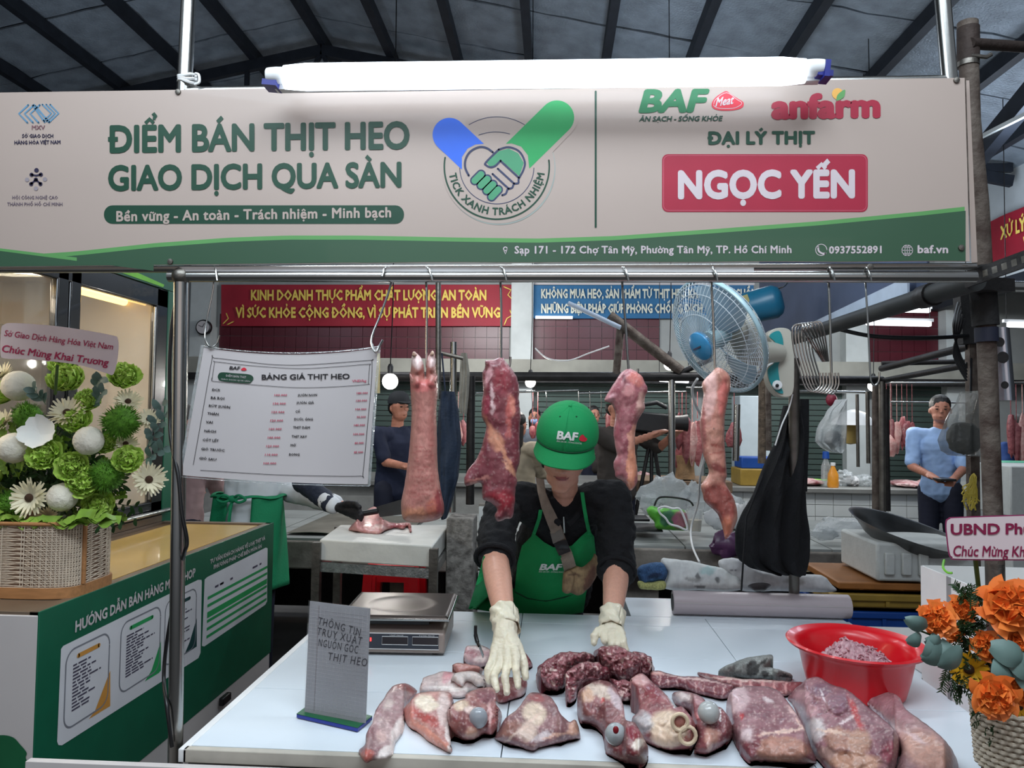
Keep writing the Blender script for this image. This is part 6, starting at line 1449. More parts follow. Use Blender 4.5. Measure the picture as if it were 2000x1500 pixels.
MB().span((xm - hw, 4.095, zs - .08), (xm + hw, 4.105, zs)).span((xm - hw * 1.05, 4.085, zs - .35), (xm - hw * .6, 4.10, zs - .05)).span((xm + hw * .55, 4.085, zs - .35), (xm + hw * 1.05, 4.10, zs - .05)).build('panel', red_plastic, t, smooth=False)
t = root('concrete_wall_stub', 'broken concrete stub wall with a white tiled side', 'wall stub', P(915, 1190, 3.5)); t['kind'] = 'structure'; del t['category']; t.name = 'wall_stub'
a, b = P(872, 1012, 3.5), P(925, 1012, 3.5)
MB().span((a.x, 3.5, 0), (b.x, 3.68, a.z)).build('slab', M('peeling_concrete', (150, 146, 140), .9, 0, .5, 26, .7, 60, col2=(84, 80, 76)), t, bevel=.008)
for k in range(4): MB().span((b.x + .002, 3.72, a.z + .03 - k * .16), (b.x + .12, 3.74, a.z - .12 - k * .16)).build('tile', white_tile, t, bevel=.002)
MB().span((b.x, 3.74, 0), (b.x + .13, 3.8, a.z + .04)).build('backing', concrete, t)
# ------------------------------------------------------------------ green counter box on the left
XB = -1.262
c3 = lambda x, y: (x / 2.884, 980 + y / 2.884)
def yz(px, py): p = PX(px, py, XB); return (p.y, p.z)
def cyz(x, y): return yz(*c3(x, y))
bf = lambda a, b, off=0: Vector((XB + .0012 + off * 1.5, a, b))
Y0 = yz(80, 1197)[0]; Y1 = yz(533, 1020)[0]; ZC = 1.05
t = root('sales_cabinet', 'green and white sales cabinet printed with selling guides', 'cabinet', (-1.55, (Y0 + Y1) / 2, 0))
wcab = M('cabinet_white', (192, 186, 184), .5, 0, .04, 4)
MB().span((-1.80, Y0 + .003, .30), (XB - .004, Y1, ZC - .03)).build('body', wcab, t, bevel=.003)
MB().span((-1.80, Y0 - .006, .32), (XB - .001, Y0 + .003, ZC - .01)).build('end_panel', wcab, t, bevel=.002)
MB().span((XB - .004, Y0 - .006, .47), (XB + .001, Y1 + .01, ZC)).build('side_panel', green_board, t, bevel=.001)
MB().span((XB - .004, Y0, .31), (XB - .001, Y1, .468)).build('base_panel', wcab, t)
for x in (-1.72, -1.34):
    for y in (Y0 + .12, Y1 - .12):
        MB().lathe([(.001, -.018), (.05, -.018), (.055, 0), (.05, .018), (.001, .018)], (x, y, .055), 20, (0, R(90), 0)).build('caster', black_plastic, t)
        MB().span((x - .03, y - .03, .08), (x + .03, y + .03, .31)).build('caster_leg', dark_metal, t)
for (a, b) in (((1215, 1105), (1300, 1085)),): pass
MB().box(bf(*cyz(1245, 1110), .01) , (.02, .07, .03)).build('handle', black_plastic, t, bevel=.004)
MB().span((-1.80, Y0 + .01, ZC - .03), (XB - .004, Y1, ZC - .012)).build('tabletop', M('top_brown', (120, 96, 70), .3, 0, .1), t)
MB().span((-1.70, Y0 + .33, ZC - .012), (XB - .05, Y1 - .05, ZC - .006)).build('yellow_top', M('yellow_board', (196, 164, 92), .25, 0, .12, 3, coat=.4), t)
for (p, q_) in (((XB - .03, Y0, ZC - .012), (XB - .004, Y1, ZC)), ((-1.80, Y1 - .03, ZC - .012), (XB - .004, Y1, ZC)), ((-1.80, Y0, ZC - .012), (-1.76, Y1, ZC)), ((-1.80, Y0, ZC - .012), (XB - .004, Y0 + .32, ZC - .002))):
    MB().span(p, q_).build('rim', M('rim_dull', (120, 104, 88), .4, .4, .1), t, bevel=.001)
gw = M('panel_white', (206, 206, 210), .45, 0, .03)
def quad(pts, mat, name, off, r=None): return shape([[cyz(*p) for p in pts]], bf, mat, t, name, off=off)
quad([(340, 830), (352, 812), (1112, 440), (1132, 440), (1134, 452), (1127, 850), (1115, 880), (345, 1372), (325, 1370), (318, 1350)], gw, 'guide_poster', .0004)
quad([(1150, 438), (1165, 424), (1495, 258), (1505, 262), (1502, 560), (1492, 580), (1148, 815), (1135, 812)], gw, 'table_poster', .0004)
write('HƯỚNG DẪN BÁN HÀNG MEAT SHOP', bf, *cyz(418, 735), cyz(1096, 418)[0], -.028, white_paper, t, y1=cyz(1096, 418)[1], wt=.05, res=2, off=.0006)
write('TƯ VẤN KHÁCH HÀNG VỀ LOẠI THỊT VÀ', bf, *cyz(1180, 350), cyz(1490, 213)[0], -.015, white_paper, t, y1=cyz(1490, 213)[1], wt=.04, res=1, off=.0006)
write('PHƯƠNG PHÁP CHẾ BIẾN MÓN ĂN', bf, *cyz(1200, 380), cyz(1470, 258)[0], -.015, white_paper, t, y1=cyz(1470, 258)[1], wt=.04, res=1, off=.0006)
outl = M('card_line', (120, 122, 130), .5); dash = M('print_dash', (70, 66, 84), .5)
def card(pts, col, tri, title, rows, x0, x1):
    A_ = [cyz(*p) for p in pts]
    (ya, za), (yb, zb), (yc, zc_), (yd, zd) = A_
    r_ = .03; zt_, zb_ = (za + zb) / 2, (zc_ + zd) / 2
    shape([], bf, outl, t, 'card_outline', off=.0008, strokes=[(rrect(ya, zb_, yb, zt_, .035) + [(yb, zt_ - .04)], .0045)])
    shape([[cyz(*p) for p in tri]], bf, col, t, 'colour_corner', off=.0007)
    st = []; rnd = random.Random(int(x0))
    for k in range(rows):
        z = zt_ - (zt_ - zb_) * (.22 + .62 * k / rows); w_ = (yb - ya); ln_ = rnd.uniform(.35, .85) * w_ if k % 3 else .25 * w_ + .3 * w_
        a = ya + .03; 
        while a < ya + ln_:
            b = a + rnd.uniform(.012, .04); st.append(([(a, z), (min(b, ya + ln_), z)], .0045)); a = b + .006
    mb = MB()
    for p_, wd in st:
        V, Fc = ribbon(p_, wd, False); mb.add([bf(a, b, .0009) for a, b in V], Fc)
    mb.build('print_line', dash, t, smooth=False, kind='stuff')
    shape([], bf, col, t, 'card_title', off=.001, strokes=[([(ya + .05, zt_ - (zt_ - zb_) * .12), (yb - .05, zt_ - (zt_ - zb_) * .12)], .012)])
card([(370, 835), (615, 740), (612, 1160), (358, 1258)], M('print_ochre', (196, 138, 62), .5), [(617, 950), (617, 1150), (600, 1160), (495, 1225), (530, 1180)], '', 14, 1, 0)
card([(680, 680), (903, 590), (903, 950), (678, 1065)], green_p, [(903, 785), (903, 950), (890, 965), (812, 1012), (850, 950)], '', 15, 2, 0)
card([(930, 560), (1105, 488), (1105, 815), (925, 925)], M('print_teal_dark', (16, 62, 62), .5), [(1105, 655), (1105, 815), (1035, 862), (1065, 790)], '', 12, 3, 0)
(ya, za), (yb, zb) = cyz(1150, 810), cyz(1500, 575)
(yc, zc1), (_, zc0) = cyz(1150, 540), cyz(1150, 800)
for k in range(6):
    z = zc1 - (zc1 - zc0) * (k + .1) / 6; hgt = .022 if k == 2 else .011
    shape([[(ya + .012, z), (yb - .005, z), (yb - .005, z - hgt), (ya + .012, z - hgt)]], bf, green_p, t, 'table_stripe', off=.0008)
mb = MB(); rnd = random.Random(5)
for k in range(60):
    a = rnd.uniform(ya + .04, yb - .02); z = zc1 + .02 + rnd.randint(0, 4) * .03
    if z < cyz(1150, 440)[1] - .03:
        V, Fc = ribbon([(a, z), (a + rnd.uniform(.012, .03), z)], .008, False); mb.add([bf(a_, b_, .0009) for a_, b_ in V], Fc)
mb.build('print_line', dash, t, smooth=False, kind='stuff')
# pig print at the bottom of the end panel
ef = lambda x, y, o=0: P(x, y, Y0 - .007 - o)
shape([roundpoly([(-30, 1445), (0, 1436), (25, 1440), (40, 1455), (52, 1470), (50, 1480), (56, 1496), (50, 1520), (-30, 1520)], 4)], ef, M('print_leaf_dark', (26, 92, 58)), t, 'leaf_print', off=.001)

# ------------------------------------------------------------------ glass meat display behind it
t = root('display_case', 'black framed glass display case with warm light inside', 'display', (-2.0, 2.6, 1.05))
XD = -1.765
def dyz(px, py): p = PX(px, py, XD); return (p.y, p.z)
blk = M('black_frame', (12, 13, 18), .25, .3, .1, coat=.4)
ys0, ys1 = 1.45, dyz(322, 800)[0]; zt0, zb0 = 2.10, 1.08
def fb_(n, y0, y1, z0, z1, m=blk, d0=.03, d1=.0, bev=.006): return MB().span((XD - d0, y0, z0), (XD + d1, y1, z1)).build(n, m, t, bevel=bev)
ym = dyz(132, 700)[0]
fb_('top_bar', ys0, ys1, zt0 - .085, zt0); fb_('bottom_bar', ys0, ys1, zb0, zb0 + .07); fb_('end_post', ys1 - .095, ys1, zb0, zt0)
for d in (-.036, .036): fb_('mullion', ym + d - .032, ym + d + .032, zb0, zt0)
fb_('near_post', ys0, ys0 + .06, zb0, zt0)
fb_('green_header', ys0, ys1 + .13, zt0 + .002, 2.32, green_board, .05, 0, .002); fb_('green_side', ys1 + .002, ys1 + .13, .9, zt0, green_board, .05, 0, .002)
MB().add([(XD + .002, *dyz(215, 525)), (XD + .002, *dyz(240, 520)), (XD + .002, *dyz(320, 556)), (XD + .002, *dyz(318, 561))], [(0, 1, 2, 3)]).build('lime_stripe', M('lime', (120, 196, 60), .5), t, smooth=False)
write('THỊT SẠCH', lambda a, b, o: Vector((XD + .003, a, b)), *dyz(325, 535), dyz(345, 541)[0], -.02, white_paper, t, res=1)
for y0_, y1_ in ((ys0 + .06, ym - .07), (ym + .07, ys1 - .095)):
    MB().span((XD - .018, y0_, zb0 + .07), (XD - .012, y1_, zt0 - .085)).build('glass_pane', M('display_glass', (235, 240, 240), .03, trans=.92, alpha=.28, ior=1.3), t, smooth=False)
MB().tube([(XD - .005, ys1 - .1, zb0 + .08), (XD - .005, ys1 - .1, zt0 - .09)], .006, 8).build('gasket', steel, t)
inner = M('case_liner', (190, 182, 170), .4, .2, .1, 4)
MB().span((-2.62, ys0, zb0), (-2.58, ys1 + .1, zt0 + .1)).build('back_panel', inner, t, smooth=False)
MB().span((-2.6, ys1 + .03, zb0), (XD - .05, ys1 + .07, zt0 + .1)).build('side_wall', inner, t, smooth=False)
MB().span((-2.6, ys0, zt0 + .04), (XD - .05, ys1 + .05, zt0 + .07)).build('ceiling_board', inner, t, smooth=False)
MB().span((-2.6, ys0, zb0 - .05), (XD - .03, ys1 + .05, zb0)).build('deck', M('steel_deck', (150, 150, 148), .3, .8, .1), t, smooth=False)
MB().span((-2.3, ym + .3, zb0), (-2.27, ys1, 1.9)).build('divider', M('case_grey', (110, 108, 106), .3, .5, .1), t, smooth=False)
MB().span((-2.5, ys0 + .2, 1.42), (-1.95, ys1 - .05, 1.43)).build('glass_shelf', M('display_glass'), t, smooth=False)
warm = M('warm_tube', (255, 214, 140), emit=(255, 206, 120), est=5)
for (a, b, z) in ((1.6, 2.36, 2.02), (2.85, 3.3, 2.05)):
    MB().tube([(-1.98, a, z), (-1.98, b, z)], .018, 12).build('warm_lamp', warm, t)
area('case_light', (-2.1, 2.2, 2.0), (-2.1, 2.3, 1.2), .15, 1.3, 16, (1, .84, .62))
MB().span((-1.80, Y0, ZC), (XD - .0, Y1 + .1, ZC + .03)).build('sill', M('rim_dull'), t, bevel=.003)
MB().tube([(XD + .02, Y0 + .3, ZC + .05), (XD + .02, Y1, ZC + .05)], .010, 12).build('chrome_rail', steel, t)

# ------------------------------------------------------------------ flower building blocks
def petal_mesh(n, L, Wd, curl, ruff, tilt0, tilt1, rings_, seed, cup=0, res=(3, 5), wide=.78):
    rnd = random.Random(seed); mb = MB()
    for r_ in range(rings_):
        tl = tilt0 + (tilt1 - tilt0) * r_ / max(1, rings_ - 1); m_ = max(3, int(n * (1 - .5 * r_ / max(1, rings_))))
        for k in range(m_):
            a = 2 * math.pi * (k + .5 * (r_ % 2) + rnd.uniform(-.2, .2)) / m_; l = L * rnd.uniform(.85, 1.1); q_ = Matrix.Rotation(a, 3, 'Z') @ Matrix.Rotation(-tl + rnd.uniform(-.08, .08), 3, 'Y'); s_ = rnd.uniform(0, 9)
            def fn(u, v):
                w_ = Wd * (math.sin(math.pi * (.12 + .78 * v) ** .8) ** .7 if wide > .75 else math.sqrt(max(0, 1 - ((v - .6) / (.43 if v > .6 else .78)) ** 2))) * (u - .5)
                return q_ @ Vector((l * v * math.cos(curl * v), w_, l * v * math.sin(curl * v) + cup * (u - .5) ** 2 * Wd * 4 * v + ruff * math.sin(u * 11 + s_) * v * v))
            mb.grid(fn, res[0], res[1])
    return mb
def flower_mesh(kind, seed=0):
    if kind == 'carnation': mb = petal_mesh(14, .038, .036, .5, .004, .05, 1.45, 6, seed, 0, (5, 4), .56)
    elif kind == 'gerbera': mb = petal_mesh(26, .046, .009, .15, .001, .12, .42, 2, seed, .0, (2, 4))
    elif kind == 'orchid': mb = petal_mesh(5, .044, .046, .2, .002, .1, .5, 1, seed, .15, (5, 6), .70)
    elif kind == 'rose': mb = petal_mesh(7, .046, .062, .95, .0015, .25, 1.42, 7, seed, .30, (8, 9), .60)
    elif kind == 'sun': mb = petal_mesh(22, .036, .010, .1, .001, .1, .3, 2, seed, 0, (2, 4))
    elif kind == 'moss':
        mb = MB(); rnd = random.Random(seed)
        mb.ball((0, 0, 0), .030, 14)
        for _ in range(700):
            d = Vector((rnd.gauss(0, 1), rnd.gauss(0, 1), rnd.gauss(0, 1))).normalized(); t_ = d.orthogonal().normalized() * .0012; e_ = d * rnd.uniform(.034, .040) + Vector((rnd.uniform(-1, 1), rnd.uniform(-1, 1), rnd.uniform(-1, 1))) * .003
            mb.add([d * .027 - t_, d * .027 + t_, e_ + t_ * .3, e_ - t_ * .3], [(0, 1, 2, 3)])
    elif kind == 'ball':
        mb = MB().ball((0, 0, 0), .036, 22); mb.v = [tuple(Vector(v) * (1 + .05 * noise.noise(Vector((v[0] * 60, v[1] * 160, v[2] * 60 + seed))))) for v in mb.v]
    me = mb.mesh(kind); me.shade_smooth(); return me
def leafy(mb, base, tip, n, L, Wd, rnd, fan=.8):
    base = Vector(base); tip = Vector(tip); d = (tip - base)
    mb.tube([base, base + d * .5, tip], [.0012, .001, .0006], 5)
    for k in range(n):
        c = base + d * (.15 + .85 * k / n); s_ = -1 if k % 2 else 1; sd = d.normalized().cross(Vector((rnd.uniform(-.4, .4), -1, rnd.uniform(-.4, .4)))).normalized() * s_
        ax = (sd * fan + d.normalized() * .6 + Vector((0, -.25, 0))).normalized(); l = L * rnd.uniform(.7, 1.15); x_ = ax.cross(Vector((0, -1, .3))).normalized()
        mb.grid(lambda u, v: c + ax * l * v + x_ * (u - .5) * Wd * math.sin(math.pi * min(1, .1 + v * .9)) ** .7 + Vector((0, -.1 * l * math.sin(v * 3), 0)), 2, 4)
fm = {'carnation': M('carnation_green', (200, 226, 120), .6, 0, .3, 60, col2=(172, 208, 84), sss=.05), 'gerbera': M('gerbera_cream', (226, 218, 186), .6, 0, .12, 60), 'orchid': M('orchid_white', (236, 236, 230), .5, 0, .05, sss=.05),
      'moss': M('moss_green', (84, 134, 34), .8, 0, .4, 90), 'ball': M('ball_cream', (222, 216, 200), .7, 0, .08, 40, .5, 90), 'rose': M('rose_orange', (240, 136, 58), .5, 0, .2, 18, col2=(226, 108, 40), sss=.05), 'sun': M('petal_yellow', (240, 184, 30), .6, 0, .1)}
leaf_dark = M('leaf_dark', (34, 66, 32), .5, 0, .3, 20); leaf_euc = M('leaf_eucalyptus', (104, 130, 124), .5, 0, .2, 20); leaf_mid = M('leaf_mid', (116, 150, 52), .55, 0, .3, 20)
for m_ in list(fm.values()) + [leaf_dark, leaf_euc, leaf_mid]: m_.use_backface_culling = False
_fme = {}
def place_flower(t, kind, x, y, r, Y, ctr, seed=0):
    me = _fme.setdefault((kind, seed % 3), flower_mesh(kind, seed % 3)); base_r = {'carnation': .040, 'gerbera': .048, 'orchid': .046, 'moss': .038, 'ball': .036, 'rose': .056, 'sun': .036}[kind]
    if not me.materials: me.materials.append(fm[kind])
    p = P(x, y, Y); s = r / F * (Y - .02) / base_r; d = ((p - ctr).normalized() + Vector((0, -.9, .15))).normalized()
    o = bpy.data.objects.new({'moss': 'moss_ball', 'ball': 'cream_ball', 'sun': 'sunflower'}.get(kind, kind), me); C.objects.link(o); o.parent = t
    o.location = p - t.location; o.scale = (s, s, s); o.rotation_euler = (d.to_track_quat('Z', 'Y').to_matrix() @ Matrix.Rotation(seed * 1.3, 3, 'Z')).to_euler()
    if kind in ('gerbera', 'sun'):
        q_ = d.to_track_quat('Z', 'Y').to_matrix(); MB().ball(p + d * .008 * s, (.010 * s, .010 * s, .006 * s), 12, q_).build('centre', M('centre_dark', (70, 46, 30), .8, 0, .3, 200, .5), t)
    return o
# ------------------------------------------------------------------ left arrangement
bz = ZC + .0
t = root('flower_basket', 'cane basket of green and white flowers on the green cabinet', 'flowers', P(60, 1150, 2.02))
t.location = Vector((P(60, 1150, 2.02).x, 2.02, bz))
YF = 2.02; xl, xr = P(-130, 1100, YF).x, P(186, 1100, YF).x; cxm = (xl + xr) / 2; hw = (xr - xl) / 2; zt1 = P(100, 1012, YF).z
def rr3(u, z, gx=0): # rounded rectangle outline round the basket
    a = u * 2 * math.pi; c, s = math.cos(a), math.sin(a); e_ = .35
    return Vector((cxm + (hw + gx) * math.copysign(abs(c) ** e_, c), YF + (.11 + gx) * math.copysign(abs(s) ** e_, s), z))
cane = M('cane', (206, 190, 170), .6, 0, .12, 60)
MB().grid(lambda u, v: rr3(u, bz + .028 + (zt1 - bz - .03) * v, -.004), 80, 2).build('liner', M('liner_tan', (150, 124, 104), .8), t)
mb = MB(); nU = 64; nV = 13; zz = lambda j: bz + .03 + (zt1 - bz - .035) * j / nV
for j in range(nV + 1): 
    for d in (-.0022, .0022): mb.tube([rr3(k / 128, zz(j) + d, 0) for k in range(128)], .0011, 4, closed=True)
for k in range(nU):
    u = k / nU
    if math.sin(u * 2 * math.pi) > .3: continue
    for d in (-.0016, .0016): mb.tube([rr3(u + d, zz(0), .0012), rr3(u + d, zz(nV), .0012)], .0010, 4)
    for j in range(nV):
        mb.tube([rr3(u, zz(j), .0006), rr3(u + 1 / nU, zz(j + 1), .0006)], .0009, 3, cap=False); mb.tube([rr3(u, zz(j + 1), .0006), rr3(u + 1 / nU, zz(j), .0006)], .0009, 3, cap=False)
mb.build('cane_weave', cane, t, kind='stuff')
wood = M('basket_wood', (168, 118, 74), .5, 0, .2, 14, stretch=(1, 8, 8))
MB().add([rr3(k / 96, z, .006) for z in (bz, bz + .028) for k in range(96)], [(k, (k + 1) % 96, 96 + (k + 1) % 96, 96 + k) for k in range(96)] + [tuple(range(96))[::-1], tuple(range(96, 192))]).build('base', wood, t)
MB().tube([rr3(k / 96, zt1, .002) for k in range(96)], .0055, 8, closed=True).build('rim', wood, t)
MB().tube([rr3(-.02, bz + .03, .004), rr3(-.02, zt1, .004)], .006, 8).build('corner_post', wood, t)
ctr = Vector((P(100, 960, 2.08).x, 2.10, zt1 + .06))
rnd = random.Random(12)
for i, (k, x, y, r, dy) in enumerate([('carnation', 22, 775, 32, -.02), ('carnation', 133, 752, 34, -.04), ('carnation', 243, 744, 31, -.02), ('carnation', 128, 722, 28, .02), ('carnation', 92, 893, 33, -.11), ('carnation', 143, 914, 31, -.10), ('carnation', 248, 900, 28, -.06), ('carnation', 163, 942, 32, -.09), ('carnation', 150, 828, 30, -.07), ('carnation', 190, 985, 30, -.04), ('carnation', 0, 930, 30, -.06), ('carnation', 172, 790, 26, -.04), ('carnation', -40, 830, 34, -.02), ('carnation', 205, 870, 22, -.06),
        ('moss', 55, 815, 32, -.08), ('moss', 236, 824, 35, -.08), ('moss', 208, 928, 33, -.08), ('moss', 22, 985, 28, -.06), ('ball', 36, 754, 29, -.05), ('ball', 27, 875, 29, -.13), ('ball', 173, 861, 27, -.12), ('ball', 122, 971, 27, -.11), ('orchid', 80, 849, 38, -.13),
        ('gerbera', 290, 937, 34, -.07), ('gerbera', 60, 972, 38, -.13), ('gerbera', 132, 808, 34, -.09), ('gerbera', 4, 735, 30, -.02), ('gerbera', 250, 786, 27, -.03), ('gerbera', 290, 820, 22, -.03), ('gerbera', 8, 826, 27, -.08), ('gerbera', 245, 868, 24, -.04), ('gerbera', 95, 1010, 24, -.06), ('gerbera', -30, 900, 30, -.06)]):
    place_flower(t, k, x, y, r * (1.22 if k == 'carnation' else 1.08), YF + .06 + dy, ctr, i)
mb = MB()
for k in range(150):
    a = rnd.uniform(-.4, math.pi + .4); rr_ = rnd.uniform(.08, .27); b_ = ctr + Vector((rnd.uniform(-.18, .14), rnd.uniform(-.05, .05), -.02)); e_ = ctr + Vector((math.cos(a) * rr_ * 1.05 - .03, rnd.uniform(-.10, .08), math.sin(a) * rr_ * .95 - .02))
    leafy(mb, b_.lerp(e_, .45), e_, 7, .03, .012, rnd)
mb.build('foliage', leaf_dark, t, kind='stuff')
mb = MB()
for k in range(90):
    a = rnd.uniform(-.2, math.pi + .3); rr_ = rnd.uniform(.12, .26); e_ = ctr + Vector((math.cos(a) * rr_ - .03, rnd.uniform(-.12, .02), math.sin(a) * rr_ * .95 - .02)); leafy(mb, e_ - Vector((math.cos(a) * .05, 0, math.sin(a) * .05)), e_, 9, .016, .011, rnd)
mb.build('foliage', leaf_mid, t, kind='stuff')
mb = MB()
for (x0, y0, x1, y1) in ((285, 880, 322, 775), (285, 880, 328, 800), (280, 900, 326, 870), (90, 790, 62, 755), (180, 760, 200, 735), (180, 790, 205, 760)):
    leafy(mb, P(x0, y0, 2.04), P(x1, y1, 2.0), 7, .034, .020, rnd)
mb.build('eucalyptus', leaf_euc, t, kind='stuff')
mb = MB()
for k in range(26):
    x = -60 + k * 11; c = P(x, 1015 + rnd.uniform(-10, 12), 1.93); d = Vector((rnd.uniform(-.3, .3), -1, rnd.uniform(-.6, .1))).normalized()
    mb.grid(lambda u, v: c + Vector(((u - .5) * .05, 0, 0)) + d * (v - .5) * .05 + Vector((0, 0, .012 * math.sin(u * 5 + k) * math.sin(v * 4))), 4, 4)
mb.build('broad_leaves', leaf_mid, t, kind='stuff')
def placard(name, label, corners, lines, YP, mat_txt, stick, edge=None, tilt=0):
    t = root(name, label, 'sign', P(corners[0][0], corners[0][1], YP)); fn = lambda x, y, o=0: P(x, y, YP - o)
    pp = roundpoly(corners, 4)
    if edge: shape([[(x, y) for x, y in pp]], fn, edge, t, 'edge', off=-.0002); cxx = sum(p[0] for p in pp) / len(pp); cyy = sum(p[1] for p in pp) / len(pp)
    mb = MB(); V, Fc = tri2(pp if not edge else [(cxx + (x - cxx) * .975, cyy + (y - cyy) * .945) for x, y in pp]); n = len(V); mb.add([fn(a, b, .0006) for a, b in V] + [fn(a, b, -.0015) for a, b in V], Fc + [tuple(i + n for i in f_[::-1]) for f_ in Fc]); mb.build('card', M('placard_white', (226, 208, 210), .5, 0, .03), t, smooth=False)
    for (s_, x0, y0, x1, y1, cap, sh, wt) in lines: write(s_, fn, x0, y0, x1, cap, mat_txt, t, y1=y1, wt=wt, res=3, shear=sh, off=.0014)
    for a, b in stick: MB().tube([P(*a, YP + .006), P(*b, YP + .05)], .004, 8).build('stick', M('stick_green', (70, 96, 44), .6), t)
placard('greeting_card', 'rounded white greeting card on a stick above the green flowers', [(8, 634), (30, 631), (120, 638), (215, 654), (230, 662), (231, 690), (222, 730), (205, 728), (150, 712), (60, 702), (10, 700), (1, 690), (2, 645)],
        [('Sở Giao Dịch Hàng Hóa Việt Nam', 8, 656, 221, 683, 11.5, .25, .015), ('Chúc Mừng Khai Trương', 4, 687, 213, 715, 13.5, .25, .03)], 1.90, M('letter_rose', (176, 40, 84), .5), [((112, 714), (108, 770))])

# ------------------------------------------------------------------ right bouquet
YR = 1.39
t = root('orange_bouquet', 'orange rose bouquet with eucalyptus in a white wicker basket', 'flowers', P(1985, 1500, YR))
ctr = P(1960, 1290, YR + .12)
for i, (k, x, y, r, dy) in enumerate([('rose', 1962, 1196, 66, 0), ('rose', 1832, 1212, 42, -.02), ('rose', 1880, 1195, 34, .03), ('rose', 1936, 1352, 50, -.05), ('rose', 1925, 1262, 36, .0), ('rose', 1990, 1260, 40, -.02), ('rose', 1985, 1345, 36, 0), ('rose', 2050, 1250, 60, 0), ('rose', 1860, 1235, 26, .04), ('sun', 1892, 1306, 34, .0), ('sun', 1990, 1380, 20, -.02)]):
    place_flower(t, k, x, y, r, YR + .02 + dy, ctr, i + 40)
mb = MB()
def bleaf(c, ang, L, Wd):
    ca, sa = math.cos(R(ang)), math.sin(R(ang)); p0 = P(*c, YR - .03); ax = Vector((ca, -.15, -sa)); sx = Vector((sa, .2, ca)).normalized()
    mb.grid(lambda u, v: p0 + ax * L * v + sx * (u - .5) * Wd * math.sin(math.pi * min(1, .06 + v * .92)) ** .6 + Vector((0, -.012 * math.sin(v * 3) + .02 * (u - .5) ** 2, 0)), 4, 8)
for c, a, L, Wd in [((1812, 1225), 200, .045, .03), ((1800, 1242), 160, .03, .028), ((1830, 1240), 120, .05, .034), ((1838, 1256), 190, .03, .03), ((1838, 1250), 70, .045, .03), ((1850, 1270), 165, .05, .04), ((1880, 1268), 150, .055, .04), ((1965, 1275), 40, .06, .045), ((1935, 1262), 20, .055, .045), ((1960, 1300), -10, .05, .05), ((1955, 1285), 100, .05, .045), ((1985, 1310), 30, .05, .05)]: bleaf(c, a, L, Wd)
MB().tube([P(1780, 1225, YR - .03), P(1830, 1245, YR - .02), P(1890, 1290, YR)], .0018, 6).build('stem', leaf_dark, t)
mb.build('eucalyptus', leaf_euc, t, kind='stuff')
mb = MB(); rnd = random.Random(8)
for (x, y, w_, h_) in [(1880, 1240, 30, 26), (1900, 1215, 26, 20), (1860, 1310, 30, 30), (1880, 1340, 24, 30), (1960, 1390, 44, 28), (1930, 1400, 30, 30), (1895, 1170, 22, 26), (1990, 1310, 20, 20), (1955, 1440, 24, 30), (1880, 1270, 30, 30), (1930, 1300, 34, 34), (1980, 1280, 30, 40)]:
    for _ in range(16):
        a = rnd.uniform(0, 6.28); b_ = P(x, y, YR + .05); e_ = P(x + math.cos(a) * w_ * 1.1, y + math.sin(a) * h_ * 1.1, YR + rnd.uniform(-.02, .05)); leafy(mb, b_, e_, 12, .010, .0022, rnd, 1)
mb.build('fern', leaf_dark, t, kind='stuff')
for (x0, y0, x1, y1) in ((1850, 1300, 1838, 1352), (1895, 1190, 1898, 1145), (1880, 1160, 1862, 1140)):
    mb = MB(); leafy(mb, P(x0, y0, YR), P(x1, y1, YR), 20, .012, .0022, rnd, 1); mb.build('fern_frond', leaf_dark, t)
bx, bz1, bz2 = P(1998, 1450, YR).x, P(1990, 1392, YR).z, P(1990, 1520, YR).z
mb = MB(); nb = 12
for j in range(nb):
    z = bz1 + (bz2 - bz1) * j / nb; r0 = .062 + (-.008) * j / nb
    mb.tube([(bx + (r0 + .003 * (1 if (k + j) % 2 else -1)) * math.cos(k * math.pi / 24), YR + .03 + (r0 + .003 * (1 if (k + j) % 2 else -1)) * math.sin(k * math.pi / 24), z) for k in range(48)], .0042, 6, closed=True)
mb.build('wicker', M('wicker_white', (206, 196, 178), .6, 0, .2, 40), t, kind='stuff')
MB().lathe([(.001, 0), (.052, 0), (.058, bz1 - bz2 - .005), (.001, bz1 - bz2 - .005)], (bx, YR + .03, bz2), 24).build('basket_core', M('liner_tan'), t)
for k in range(4): a = k * math.pi / 2 + .4; MB().tube([(bx + .05 * math.cos(a), YR + .03 + .05 * math.sin(a), bz2 + .01), (bx + .14 * math.cos(a), YR + .03 + .05 * math.sin(a), 0)], .009, 8).build('stand_leg', dark_metal, t)
placard('greeting_card', 'white greeting card with purple rim above the orange roses', [(1846, 1022), (1852, 1012), (1880, 1009), (2080, 1003), (2110, 1006), (2116, 1060), (2110, 1088), (2080, 1094), (1880, 1094), (1858, 1090), (1852, 1080), (1848, 1050)],
        [('UBND Phường', 1857, 1044, 2068, 1042, 20, 0, .045), ('Chúc Mừng Khai Trương', 1862, 1086, 2095, 1088, 20, .12, .02)], 1.40, M('letter_purple', (140, 30, 72), .5), [((1905, 1092), (1915, 1180)), ((2050, 1092), (2040, 1180))], edge=M('edge_purple', (150, 50, 96), .5))
